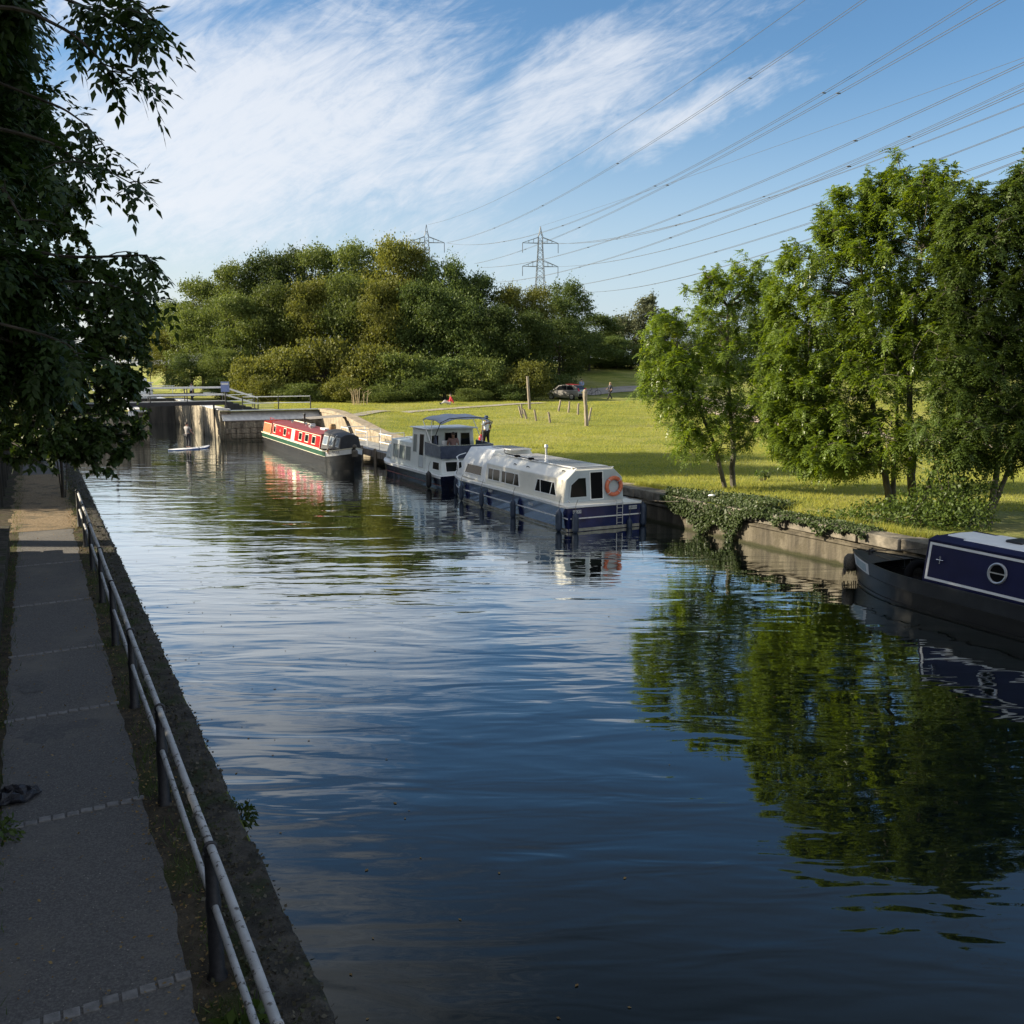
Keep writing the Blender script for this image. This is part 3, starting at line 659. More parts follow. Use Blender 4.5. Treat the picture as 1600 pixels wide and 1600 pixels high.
mat_navyhull=M('navy_hull_paint',(.006,.009,.022),(.010,.014,.032),2,.25,c3=(.03,.022,.018),s3=2,lo3=.58,hi3=.75)
mat_cream=M('cream_gelcoat',(.70,.68,.60),(.78,.76,.68),1.2,.35,c3=(.50,.49,.44),s3=1.6,lo3=.55,hi3=.8,coat=.2)
mat_greyply=M('grey_gelcoat',(.40,.45,.47),(.46,.51,.53),1.6,.4)
mat_fender=M('navy_fender',(.018,.032,.060),(.03,.046,.08),6,.55,.2,30)
mat_steel=M('stainless',(.55,.56,.57),rough=.25,metal=1)
mat_alu=M('aluminium',(.45,.46,.47),(.55,.55,.56),5,.4,metal=.8)
mat_solar=M('solar_panel_face',(.10,.11,.13),(.14,.15,.17),3,.12,spec=.8,coat=.6)
mat_solarwhite=M('pale_roof_panel',(.55,.56,.58),(.66,.66,.67),2,.18,coat=.5)
mat_ring=M('lifebuoy_orange',(.55,.13,.06),(.62,.19,.10),6,.5,c3=(.40,.09,.05),s3=4)
mat_waterline=M('waterline_scum',(.24,.235,.19),(.42,.41,.36),4,.7,c3=(.08,.075,.05),s3=2)
mat_mark=M('painted_letter',(.02,.022,.03)); mat_plate=M('name_plate',(.45,.47,.49),(.52,.54,.55),9,.4)
def boat(name,label,u,v,rz_e=1,dr=0.0):
    """boat root whose x axis runs along the canal (rz_e=1 bow away, -1 bow to the viewer)"""
    a=math.atan2(EY*rz_e,EX*rz_e)+dr
    return thing(name,label,'boat',uv(u,v,0),a)
def window(parent,pts,fw=.035,ft=.02,pt=.008,fm=None,gm=None,bars=(),off=0.0,name='window'):
    """frame (part) with its pane (sub-part) on a cabin side; pts counter-clockwise seen from outside"""
    mb=MB(); ins=mb.ring(pts,fw,ft,off)
    for a0,a1,b0,b1 in bars:
        A=ins[a0].lerp(ins[a1],.5) if not isinstance(a0,Vector) else a0
    fr=mb.build(name,fm or mat_white,parent)
    MB().slab(ins,pt,off).build('pane',gm or glass,fr); return fr
def wall_pts(x0,x1,z0,z1,yf,side=1,rk0=0,rk1=0):
    """quad on a cabin side; yf(z) is the half-breadth; order is outward for the side"""
    q=[(x0,side*yf(z0),z0),(x1,side*yf(z0),z0),(x1-rk1,side*yf(z1),z1),(x0+rk0,side*yf(z1),z1)]
    return q if side<0 else q[::-1]
# ------------------------------------------------------------------ blue and white cruiser
bb=boat('cabin_cruiser','blue and white cabin cruiser with pale roof panels moored stern towards the viewer',18.05,28.5)
H=Hull(12.1,3.1,.93,.22,3.2,.55,2.6,.93)
hull=H.mesh().build('hull',mat_bluehull,bb)
H.deck(.0).build('deck',mat_cream,bb)
H.band(-.075,.02,.035,top=True).build('gunwale',mat_white,bb)
for sd in (1,-1): H.band(.46,.505,.018,0,11.2,sides=(sd,)).build('rubbing_strake',mat_white,bb)
H.band(.02,.11,.014).build('boot_stripe',mat_waterline,bb)
mb=MB(); mb.box(-.035,-.002,-1.55,1.55,.86,.95); mb.build('transom_rail',mat_white,bb,bevel=.01)
MB().box(-.022,-.003,-1.46,1.42,.46,.50).build('transom_strake',mat_white,bb)
MB().box(-.02,-.002,-1.47,1.47,.02,.12).build('transom_boot_stripe',mat_waterline,bb)
# cabin
sec=[(1.28,.92),(1.20,1.78),(.84,2.10),(-.84,2.10),(-1.20,1.78),(-1.28,.92)]
def yfb(z): return lerp(1.28,1.20,(z-.92)/.86)
cab=MB().prism(sec,.75,7.35).build('cabin',mat_cream,bb,bevel=.03)
secf=[(1.30,.93),(1.23,1.66),(.82,2.30),(-.82,2.30),(-1.23,1.66),(-1.30,.93)]
secf2=[(1.26,.98),(1.19,1.66),(.78,2.26),(-.78,2.26),(-1.19,1.66),(-1.26,.98)]
fc=MB().prism(secf,7.32,9.9,secf2).build('wheelhouse',mat_white,bb,bevel=.03)
def yff(z): return lerp(1.30,1.215,(z-.93)/.73)
MB().prism([(1.1,.96),(1.0,1.5),(.6,1.9),(-.6,1.9),(-1.0,1.5),(-1.1,.96)],9.85,10.7,[(.75,1.0),(.7,1.2),(.5,1.3),(-.5,1.3),(-.7,1.2),(-.75,1.0)]).build('windscreen',glass,bb,bevel=.01)
def wset(x0,x1,cuts,rk0,rk1,z0=1.12,z1=1.62,yf=yfb,fw=.03):
    for sd in (1,-1):
        mb=MB(); pts=wall_pts(x0,x1,z0,z1,yf,sd,rk0,rk1); ins=mb.ring(pts,fw,.022,0)
        for xc,dx in cuts:
            q=[(xc-.02,sd*yf(z0),z0+.01),(xc+.02,sd*yf(z0),z0+.01),(xc+.02-dx,sd*yf(z1),z1-.01),(xc-.02-dx,sd*yf(z1),z1-.01)]
            mb.slab(q if sd<0 else q[::-1],.018,.0)
        f=mb.build('window',mat_white,bb); MB().slab(ins,.009,0).build('pane',glass,f)
wset(1.26,2.98,[(1.78,.12),(2.5,-.1)],.24,.16)
wset(4.22,5.86,[(4.78,.1),(5.48,0)],.16,-.0)
wset(6.0,7.12,[(6.66,0)],0,0)
wset(7.72,9.52,[],.0,.28,1.16,1.62,yff,.045)
# rear bulkhead: window, doorway, right panel
MB().prism([(1.26,.93),(1.18,1.765),(.83,2.075),(-.83,2.075),(-1.18,1.765),(-1.26,.93)],.715,.748).build('rear_bulkhead',mat_greyply,bb,bevel=.006)
rx=.713
pl=[(rx,.28,1.08),(rx,.34,1.86),(rx,.70,1.86),(rx,1.03,1.60),(rx,1.08,1.08)]
window(bb,pl[::-1] if False else [(rx,1.08,1.08),(rx,1.03,1.60),(rx,.70,1.86),(rx,.34,1.86),(rx,.28,1.08)][::-1],.05,.022,.008,mat_greyply,glass,name='window')
dp=[(rx,.16,.99),(rx,.22,2.03),(rx,-.36,2.03),(rx,-.40,.99)]
mb=MB(); ins=mb.ring(dp[::-1] if False else dp,.035,.02); fr=mb.build('doorway',mat_white,bb); MB().slab(ins,.006).build('door_opening',mat_dark,fr)
MB().slab([(rx,-.44,1.0),(rx,-.42,2.0),(rx,-.80,2.0),(rx,-1.12,1.72),(rx,-1.2,1.0)],.018).build('side_panel',mat_greyply,bb,bevel=.004)
# roof panels, rails
xs=np.linspace(1.05,6.6,7)
for i in range(6):
    MB().box(xs[i]+.012,xs[i+1]-.012,-.80,.62+.0*i,2.135,2.165).build('roof_panel',mat_solarwhite,bb,bevel=.006)
MB().box(.98,1.0,-.82,.66,2.11,2.16).build('panel_edge',mat_dark,bb)
MB().box(6.9,8.8,-.70,.30,2.30,2.345).build('roof_hatch',mat_solarwhite,bb,bevel=.015)
mb=MB(); mb.tube([(.95,.80,2.11),(1.0,.80,2.17),(7.0,.80,2.17),(7.2,.80,2.12)],.018,8)
for x in (2.2,3.5,4.8,6.0): mb.tube([(x,.80,2.08),(x,.80,2.17)],.014,6)
mb.build('hand_rail',mat_white,bb)
mb=MB(); mb.tube([(.80,-.78,2.10),(.70,-.80,2.16),(.70,.78,2.16),(.80,.80,2.10)],.02,8); mb.build('roof_bar',mat_white,bb)
for x,y in ((1.2,.95),(3.8,1.05),(4.9,1.05)): 
    mb=MB(); mb.tube([(x,y,1.985-(y-.95)*.9),(x+.05,y,2.045-(y-.95)*.9),(x+.2,y,2.045-(y-.95)*.9),(x+.25,y,1.985-(y-.95)*.9)],.013,6); mb.build('grab_handle',mat_dark,bb)
mb=MB(); mb.lathe([(.05,2.05),(.05,2.42),(.085,2.44),(.085,2.50),(.06,2.56),(.02,2.58)],12,(6.1,-.95,0)); mb.build('chimney',mat_alu,bb)
# pulpit, ladder, plates
for sd in (1,-1):
    mb=MB(); mb.tube([(10.3,sd*1.22,1.05),(10.35,sd*1.2,1.62),(10.9,sd*1.05,1.72),(11.5,sd*.65,1.75),(11.95,sd*.12,1.78)],.022,8)
    mb.tube([(11.3,sd*.86,1.1),(11.3,sd*.82,1.72)],.018,8); mb.tube([(10.32,sd*1.2,1.36),(11.3,sd*.84,1.42),(11.9,sd*.15,1.45)],.014,8); mb.build('pulpit_rail',mat_white,bb)
lad=MB()
for y in (-.48,-.72): lad.tube([(.02,y,1.02),(-.07,y,1.0),(-.075,y,.16)],.014,8)
lad.build('ladder',mat_alu,bb)
lado=[c for c in bb.children if c.name.startswith('ladder')][0]
for z in (.22,.40,.58,.76,.92): MB().tube([(-.075,-.48,z),(-.075,-.72,z)],.012,8).build('rung',mat_alu,lado)
def plate(yc,zc,wd,ht,body,sz):
    mb=MB(); mb.box(-.019,-.003,yc-wd/2,yc+wd/2,zc-ht/2,zc+ht/2); o=mb.build('name_plate',mat_plate,bb)
    text('lettering',body,sz,mat_mark,o,(-.021,yc,zc),(R(90),0,R(-90)))
plate(1.15,.72,.34,.12,'LUCKY',.105); plate(-1.20,.73,.34,.13,'LONDON',.075)
mb=MB(); mb.box(2.6,2.75,1.535,1.552,.62,.72); mb.box(2.8,2.95,1.535,1.552,.62,.72); mb.build('number_sticker',mat_plate,bb)
ds=MB().box(6.0,6.55,1.532,1.552,.66,.82).build('registration_plate',mat_bluehull,bb); text('lettering','LADY',.15,mat_cream,ds,(6.27,1.556,.74),(R(90),0,R(180)))
for x,y in ((.45,1.25),(.45,-1.25),(11.2,.3)): MB().tube([(x-.09,y,1.0),(x-.03,y,1.03),(x+.03,y,1.03),(x+.09,y,1.0)],.018,6).build('mooring_cleat',mat_steel,bb)
# loose things on it
Mb=bb.matrix_basis.copy()
def onb(root,p): return root.matrix_basis@Vector(p)
ax2=Vector((0,0,1)); ax1=(onb(bb,(0,1,0))-onb(bb,(0,0,0))).normalized()
c=onb(bb,(.655,-.80,1.45)); lb=thing('lifebuoy','faded orange ring lifebuoy on the grey rear bulkhead of the blue cruiser','lifebuoy',c)
MB().torus((0,0,0),.305,.075,ax1,ax2,40,12).build('ring',mat_ring,lb)
mb=MB(); 
for k in range(4):
    a=R(45+90*k); q=(ax1*math.cos(a)+ax2*math.sin(a)); tn=(-ax1*math.sin(a)+ax2*math.cos(a)); o=MB(); o.torus(q*.305,.08,.012,q,ax1.cross(ax2),16,6); o.build('strap',mat_plate,lb)
bp=thing('boat_hook','dark boat hook lying along the roof edge of the blue cruiser','pole',onb(bb,(4.2,.72,2.2)),bb.rotation_euler[2])
MB().tube([(-.6,.05,-.012),(2.3,.02,.03)],.017,8).build('shaft',mat_dark,bp)
for x in (0,1.2): MB().box(x-.12,x+.12,-.03,.11,-.03,.06).build('clamp',mat_dark,bp,bevel=.01)
MB().tube([(2.3,.02,.03),(2.45,.02,.1),(2.42,.02,.18),(2.3,.02,.16)],.014,6).build('hook',mat_dark,bp)
def fender(root,x,y,z,ln,rad,label,group,m=None,drop=.45,lean=0):
    ln*=.84; rad*=.92
    c=onb(root,(x,y,z)); o=thing('fender',label,'fender',c,root.rotation_euler[2],group)
    mb=MB(); mb.lathe([(.02,-ln/2-.05),(.03,-ln/2-.04),(rad*.55,-ln/2),(rad*.9,-ln/2+.05),(rad,-ln/2+.12),(rad,ln/2-.12),(rad*.9,ln/2-.05),(rad*.55,ln/2),(.03,ln/2+.05),(.02,ln/2+.08)],14); mb.build('body',m or mat_fender,o)
    mb=MB(); mb.tube([(0,0,ln/2+.06),(0,-.02,ln/2+.06+drop*.6),(0,-.10,ln/2+.06+drop)],.009,6); mb.build('cord',mat_rope,o); return o
FG='navy fenders hung along the blue cruiser'
fender(bb,11.05,.98,.42,.85,.12,'navy fender at the bow corner of the blue cruiser, foremost of its port side',FG)
fender(bb,10.55,1.22,.40,.85,.12,'navy fender right behind the foremost one on the blue cruiser',FG)
fender(bb,9.0,1.66,.36,.72,.11,'navy fender hanging below the large front window of the blue cruiser',FG)
fender(bb,6.85,1.69,.34,.72,.11,'navy fender hanging amidships below the front window group of the blue cruiser',FG)
fender(bb,3.95,1.69,.32,.80,.12,'navy fender hanging left of the number stickers on the blue cruiser side',FG)
fender(bb,.35,1.69,.38,.85,.13,'navy fender on the port side just ahead of the stern corner of the blue cruiser',FG)
fender(bb,-.15,1.30,.33,.80,.13,'navy fender hanging on the stern of the blue cruiser below the left name plate',FG)
fender(bb,-.14,-.98,.12,.45,.11,'low short fender on the stern of the blue cruiser right of the ladder',FG)
fender(bb,.1,-1.72,.40,.95,.15,'big fender between the blue cruiser stern corner and the stone wall',FG)
# ------------------------------------------------------------------ white cruiser with canvas top
wb=boat('canopy_cruiser','white high sided cruiser with grey bimini canopy moored between the red and blue boats',18.4,40.95)
H=Hull(9.9,3.15,.66,.30,2.6,.5,2.6,.9)
H.mesh().build('hull',mat_navyhull,wb); H.deck(0).build('deck',mat_white,wb)
H.band(-.10,.02,.03,top=True).build('gunwale',mat_white,wb)
H.band(.20,.235,.012).build('red_stripe',M('red_stripe_paint',(.13,.03,.022),(.19,.05,.035),4,.5),wb)
mat_wcab=M('white_cabin_paint',(.57,.62,.60),(.66,.70,.68),1.5,.4,c3=(.48,.50,.47),s3=1.3,lo3=.58,hi3=.8)
def tz(y0,z0,y1,z1): return lambda z: lerp(y0,y1,(z-z0)/(z1-z0))
def cabin(x0,x1,y0,z0,y1,z1,name='cabin',mt=None,x0t=None,x1t=None,crown=.06):
    x0t=x0 if x0t is None else x0t; x1t=x1 if x1t is None else x1t; mb=MB()
    a=[(x0,y0,z0),(x1,y0,z0),(x1t,y1,z1),(x0t,y1,z1),(x0t,0,z1+crown),(x1t,0,z1+crown)]
    vs=[(x0,y0,z0),(x1,y0,z0),(x1t,y1,z1),(x0t,y1,z1),(x0,-y0,z0),(x1,-y0,z0),(x1t,-y1,z1),(x0t,-y1,z1),(x0t,0,z1+crown),(x1t,0,z1+crown)]
    mb.add(vs,[(0,1,2,3),(5,4,7,6),(3,2,9,8),(8,9,6,7),(0,3,8,7,4),(1,5,6,9,2),(0,4,5,1)]); return mb.build(name,mt or mat_wcab,wb,bevel=.035)
# aft cabin, wheelhouse, saloon, fore cabin
cabin(.35,2.55,1.38,.66,1.30,1.45,'aft_cabin',x0t=.55)
cabin(2.5,4.35,1.40,.66,1.26,2.72,'wheelhouse')
cabin(4.3,7.55,1.38,.68,1.28,1.95,'saloon')
cabin(7.5,9.15,1.18,.80,1.05,1.52,'fore_cabin',x1=9.15,x1t=8.9) if False else cabin(7.5,9.1,1.10,.82,.98,1.52,'fore_cabin',x1t=8.85)
mb=MB(); mb.box(2.1,4.5,-1.38,1.38,2.72,2.775); 
for v_ in range(0): pass
mb.build('wheelhouse_roof',mat_white,wb,bevel=.03)
yw=tz(1.40,.66,1.26,2.72); ysn=tz(1.38,.68,1.28,1.95); yfo=tz(1.10,.82,.98,1.52); ya=tz(1.38,.66,1.30,1.45)
for sd in (1,-1):
    for a,b_ in ((6.32,7.16),(5.36,6.20),(4.50,5.24)):
        window(wb,wall_pts(a,b_,.98,1.72,ysn,sd),.03,.016,.007,mat_alu,glassc)
    window(wb,wall_pts(3.62,4.15,1.50,2.42,yw,sd),.03,.016,.007,mat_alu,glassc)
    fr=window(wb,wall_pts(2.68,3.30,.80,2.48,yw,sd),.03,.016,.007,mat_alu,glass,name='door')
    q=wall_pts(2.72,3.26,.84,1.42,yw,sd); MB().slab(q,.014,.0).build('door_panel',mat_greyply,fr)
    window(wb,wall_pts(7.75,8.25,.98,1.34,yfo,sd),.03,.016,.007,mat_alu,glassc)
    window(wb,wall_pts(.62,1.50,.86,1.26,ya,sd,.08,.0),.03,.016,.007,mat_white,glass)
# transom windows of the aft cabin (sloping face)
def aft(y0,y1,z0,z1): 
    f=lambda z: lerp(.35,.55,(z-.66)/.79)
    return [(f(z0),y1,z0),(f(z0),y0,z0),(f(z1),y0,z1),(f(z1),y1,z1)]
for a,b_ in ((.25,1.12),(-1.12,-.1)): window(wb,aft(a,b_,.80,1.30),.03,.016,.007,mat_white,glass)
# aft bulkhead of the wheelhouse seen over the canvas
xb=2.497
window(wb,[(xb,1.12,1.62),(xb,.62,1.62),(xb,.60,2.42),(xb,1.06,2.42)],.03,.014,.006,mat_alu,glass)
window(wb,[(xb,.30,1.2),(xb,-.42,1.2),(xb,-.42,2.55),(xb,.30,2.55)],.03,.014,.006,mat_alu,mat_dark,name='doorway')
window(wb,[(xb,-.55,1.5),(xb,-1.14,1.5),(xb,-1.08,2.52),(xb,-.55,2.52)],.03,.014,.006,mat_alu,glass)
# canvas dodger round the aft deck
mat_canvas=M('slate_canvas',(.12,.14,.165),(.17,.19,.22),6,.8,.5,30,c3=(.10,.115,.14),s3=1.5)
mat_canvasd=M('navy_canvas',(.030,.042,.075),(.055,.07,.11),4,.8,.5,30)
mb=MB(); mb.slab([(.42,1.36,1.50),(2.42,1.36,1.50),(2.42,1.36,2.12),(.42,1.36,2.05)][::-1],.02); mb.build('side_dodger',mat_canvas,wb)
mb=MB(); mb.slab([(.42,-1.36,1.50),(2.42,-1.36,1.50),(2.42,-1.36,2.12),(.42,-1.36,2.05)],.02); mb.build('side_dodger',mat_canvas,wb)
n=14; secs=[[( .40+.03*math.sin(k*1.7),lerp(1.38,-1.38,k/n),1.44+.02*math.sin(k*2.3)),(.36+.02*math.sin(k*1.3),lerp(1.38,-1.38,k/n),1.78),(.40,lerp(1.38,-1.38,k/n),2.05)] for k in range(n+1)]
MB().loft(secs,cap=False).build('stern_dodger',mat_canvasd,wb,recalc=False)
mb=MB(); mb.tube([(2.4,1.38,2.13),(.42,1.38,2.06),(.40,-1.38,2.06),(2.4,-1.38,2.13)],.022,8); mb.build('dodger_rail',mat_steel,wb)
# folded screen, seat
mb=MB(); mb.slab([(1.2,1.2,1.50),(1.85,1.15,1.5),(1.9,1.1,2.45),(1.55,1.15,2.5)],.04); mb.build('folded_screen',mat_canvasd,wb)
mb=MB(); mb.box(1.15,1.75,-.15,.75,1.46,1.72); mb.box(1.68,1.8,-.15,.75,1.72,2.2); mb.build('helm_seat',mat_white,wb,bevel=.04)
# bimini
mat_bim=M('grey_bimini_cloth',(.26,.29,.34),(.33,.36,.41),3,.75,.4,20)
secs=[]
for i in range(11):
    x=lerp(.35,2.75,i/10); cz=3.42+.10*math.sin(math.pi*i/10)-.10*(1-i/10)
    secs.append([(x,y,cz-.22*(abs(y)/1.35)**3-.02*math.cos(y*5+i)) for y in np.linspace(1.35,-1.35,11)])
MB().loft(secs,cap=False).build('bimini',mat_bim,wb,recalc=False).modifiers.new('solid','SOLIDIFY').thickness=.025
for x0,xt in ((1.5,.42),(1.6,1.55),(1.6,2.68)):
    mb=MB(); mb.tube([(x0,1.36,2.06),(xt,1.35,3.16),(xt,.9,3.34),(xt,0,3.38),(xt,-.9,3.34),(xt,-1.35,3.16),(x0,-1.36,2.06)],.02,8); mb.build('bimini_frame',mat_white if xt>.5 else mat_blackiron,wb)
mb=MB(); mb.tube([(8.2,1.18,.9),(8.25,1.16,1.5),(9.0,.85,1.6),(9.6,.45,1.64),(9.85,0,1.66),(9.6,-.45,1.64),(9.0,-.85,1.6),(8.25,-1.16,1.5),(8.2,-1.18,.9)],.022,8)
for sd in (1,-1): mb.tube([(9.0,sd*.85,.95),(9.0,sd*.85,1.6)],.018,8)
mb.build('pulpit_rail',mat_white,wb)
mb=MB(); mb.tube([(5.2,-.2,2.0),(5.2,-.2,3.0)],.02,8); mb.build('mast',mat_blackiron,wb)
mb=MB(); mb.box(5.0,5.9,.15,.85,1.99,2.07); mb.box(6.1,7.2,-.7,.6,1.99,2.05); mb.build('roof_hatch',mat_white,wb,bevel=.02)
fender(wb,1.05,1.74,.42,.85,.15,'black fender hanging at the aft quarter of the white canopy boat','black fenders of the white boat',mat_blackiron)
o=thing('storage_box','turquoise box standing on the saloon roof of the white canopy boat','box',onb(wb,(5.55,-.75,2.06)),wb.rotation_euler[2])
mq=M('turquoise_plastic',(.22,.47,.47),(.28,.52,.52),4,.4); MB().box(-.3,.3,-.22,.22,0,.26).build('bin',mq,o,bevel=.03); MB().box(-.32,.32,-.24,.24,.262,.31).build('lid',mq,o,bevel=.015)
o=thing('red_bucket','small red bucket on the roof ahead of the white wheelhouse','bucket',onb(wb,(4.75,.45,2.02)),0); MB().lathe([(.12,0),(.16,.28),(.175,.29),(.155,.285),(.115,.02)],14).build('pail',M('red_plastic',(.35,.02,.02),rough=.4),o); MB().tube([(-.16,0,.28),(-.08,0,.4),(.08,0,.4),(.16,0,.28)],.008,6).build('handle',mat_steel,o)
# ------------------------------------------------------------------ narrowboats
mat_hullblack=M('black_hull_bitumen',(.007,.007,.008),(.018,.018,.018),2.5,.38,.3,40,c3=(.065,.055,.045),s3=1.6,lo3=.58,hi3=.78)
mat_redcab=M('red_cabin_paint',(.36,.012,.016),(.46,.022,.024),2,.25,c3=(.30,.012,.016),s3=1.4,coat=.4)
mat_redroof=M('red_oxide_roof',(.15,.018,.020),(.21,.04,.04),2,.5)
mat_greenband=M('green_hull_paint',(.010,.055,.028),(.02,.075,.04),2,.35)
mat_creampaint=M('cream_paint',(.64,.60,.46),(.72,.68,.55),4,.4)
mat_orange=M('orange_panel',(.42,.10,.035),(.50,.16,.06),3,.4)
mat_pvc=M('clear_pvc_window',(.14,.18,.24),(.24,.29,.36),3,.15)
nb=boat('narrowboat','red and green narrowboat with black cratch cover moored bow first below the lock',15.95,71.5,-1,R(-.75)); nb.scale=(.955,1,1)
H=Hull(22,2.1,.98,.34,2.9,.35,2.3,.95,sternround=1.0)
H.mesh().build('hull',mat_hullblack,nb); H.deck(0).build('deck',mat_hullblack,nb)
for sd in (1,-1):
    H.band(-.30,-.03,.012,1.2,19.6,sides=(sd,),top=True).build('green_band',mat_greenband,nb)
    H.band(-.03,.03,.03,.6,21.9,sides=(sd,),top=True).build('gunwale',mat_creampaint,nb)
    H.band(-.335,-.305,.016,1.2,19.6,sides=(sd,),top=True).build('cream_line',mat_creampaint,nb)
    o=H.band(-.30,-.04,.014,19.62,21.85,sides=(sd,),top=True).build('bow_panel',mat_white,nb)
    H.band(.36,.41,.028,.6,21.9,sides=(sd,)).build('rubbing_strake',mat_hullblack,nb); H.band(.62,.66,.022,18,21.9,sides=(sd,)).build('bow_strake',mat_hullblack,nb)
# cabin (canal side is -y because the bow points to the viewer): side 1 of the picture is y<0
ycn=tz(.98,.98,.84,1.80)
def nsec(y0,z0,y1,z1,cr): return [(y0,z0),(y1,z1),(y1*.55,z1+cr*.8),(0,z1+cr),(-y1*.55,z1+cr*.8),(-y1,z1),(-y0,z0)]
MB().prism(nsec(.98,.98,.84,1.80,.10),4.2,18.0).build('cabin',mat_redcab,nb,bevel=.02)
MB().prism([(.86,1.79),(.88,1.84),(.48,1.915),(0,1.93),(-.48,1.915),(-.88,1.84),(-.86,1.79)],3.85,18.02).build('roof',mat_redroof,nb)
MB().prism(nsec(.97,.98,.82,1.74,.10),1.0,3.7).build('engine_cabin',mat_orange,nb,bevel=.02)
MB().prism([(.84,1.735),(.86,1.79),(0,1.87),(-.86,1.79),(-.84,1.735)],1.0,3.72).build('engine_roof',mat_redcab,nb)
for sd in (1,-1):
    for x0,x1 in ((4.28,17.95),):
        mb=MB(); mb.ring(wall_pts(x0,x1,1.0,1.76,ycn,sd),.035,.01); mb.build('coach_line',mat_creampaint,nb)
    mb=MB(); mb.ring(wall_pts(1.1,3.62,1.0,1.70,tz(.97,.98,.82,1.74),sd),.03,.01); mb.build('coach_line',mat_creampaint,nb)
    xw=lambda a: 22-(a+.0)
    for a,b_ in ((17.2,16.5),(13.95,13.15),(9.45,8.6),(7.8,6.85),(6.0,5.1)):
        window(nb,wall_pts(22-a-.05,22-b_-.05+.0,1.16,1.66,ycn,sd),.05,.02,.008,mat_creampaint,glass)
    for a in (16.0,12.95):
        o=MB().slab(wall_pts(22-a,22-a+1.85 if a>14 else 22-a+1.2,1.10,1.70,ycn,sd),.006).build('painted_panel',mat_redcab,nb)
        cx=22-a+(.9 if a>14 else .6); z0=1.40; y=sd*(ycn(z0)+.012)
        mb=MB(); mb.slab([(cx+.12*math.cos(t)*(1 if k%2 else .35),y,z0+.17*math.sin(t)*(1 if k%2 else .35)) for k,t in enumerate(np.linspace(0,2*math.pi,17)[:-1])][::(-1 if sd>0 else 1)],.004); mb.build('painted_flower',mat_creampaint,o)
    MB().slab(wall_pts(22-11.6,22-10.65,1.04,1.72,ycn,sd),.02).build('side_door',mat_creampaint,nb)
# cratch cover and its windows
MB().prism(nsec(.93,1.0,.66,1.98,.16),18.0,21.15,nsec(.62,1.18,.50,1.86,.14)).build('cratch_cover',M('black_cratch_cloth',(.010,.011,.014),(.02,.021,.026),5,.6,.4,20),nb,bevel=.03)
for sd in (1,-1):
    for xa,xb2 in ((18.15,19.0),(19.3,20.0),(20.4,20.95)):
        def cy(x,z):
            t=(x-18)/3.15; y0,z0,y1,z1=lerp(.93,.62,t),lerp(1.0,1.18,t),lerp(.66,.50,t),lerp(1.98,1.86,t); return sd*lerp(y0,y1,(z-z0)/(z1-z0))
        za,zb2=1.28,1.80; q=[(xa,cy(xa,za),za),(xb2,cy(xb2,za),za),(xb2,cy(xb2,zb2),zb2),(xa,cy(xa,zb2),zb2)]
        window(nb,q if sd<0 else q[::-1],.035,.012,.006,mat_plate,mat_pvc)
mb=MB(); mb.tube([(20.6,-.60,1.95),(19.9,-1.04,1.05)],.022,8); mb.build('cratch_strut',mat_white,nb)
mb=MB(); mb.lathe([(.10,-.04),(.17,0),(.17,.30),(.12,.36)],12,(22.05,0,.85)); mb.ball((22.02,0,1.40),.12,.12,.12); mb.build('bow_fender',mat_rope,nb)
mb=MB(); mb.lathe([(.06,1.9),(.06,2.5),(.075,2.52),(.075,2.62),(.06,2.64)],12,(8.8,.35,0)) ; mb.build('chimney',mat_blackiron,nb)
for x,y,sx,sy,hh in ((15.2,.1,1.1,.35,.10),(12.6,-.1,.5,.3,.12),(11.4,.25,.35,.3,.16)):
    MB().box(x-sx/2,x+sx/2,y-sy/2,y+sy/2,1.925,1.93+hh).build('roof_box',mat_white if sx>.6 else mat_alu,nb,bevel=.02)
for x,y in ((13.4,-.3),(10.3,.1),(7.1,-.1)):
    MB().lathe([(.05,1.90),(.05,2.0),(.11,2.03),(.11,2.06),(.03,2.1)],12,(x,y,0)).build('mushroom_vent',mat_steel,nb)
mb=MB(); mb.tube([(5.0,.5,1.97),(9.5,.45,1.97)],.03,8); mb.tube([(5.0,.58,1.97),(9.2,.60,1.97)],.02,8); mb.build('roof_poles',mat_creampaint,nb)
mb=MB(); mb.tube([(1.6,-.5,1.86),(1.6,-.5,2.02),(2.9,-.5,2.02),(2.9,-.5,1.86)],.02,8); mb.build('slide_rail',mat_redcab,nb)
text('lettering','ARCUS',.21,mat_mark,nb,(20.95,-.80,1.03),(R(90),0,R(18)),sx=1.2)
for k,(dx,dz) in enumerate(((0,0),(.28,.1),(.14,-.08))): 
    o=MB().slab([(19.9+dx,-1.03,.97+dz),(20.08+dx,-1.025,.97+dz),(20.08+dx,-1.025,1.07+dz),(19.9+dx,-1.03,1.07+dz)],.012).build('painted_square',M('mustard_paint',(.5,.28,.03)) if k==0 else mat_orange,nb)
o=thing('plant_barrel','round brown barrel standing on the roof end of the red narrowboat','barrel',onb(nb,(17.2,.05,1.925)),0)
MB().lathe([(.15,0),(.20,.12),(.215,.24),(.20,.36),(.16,.46),(.14,.44),(.14,.40)],16).build('staves',M('barrel_wood',(.22,.13,.05),(.36,.24,.10),8,.7,stretch=(1,1,.2)),o)
for z in (.1,.37): MB().torus((0,0,z),.196,.012,(1,0,0),(0,1,0),20,6).build('hoop',mat_blackiron,o)
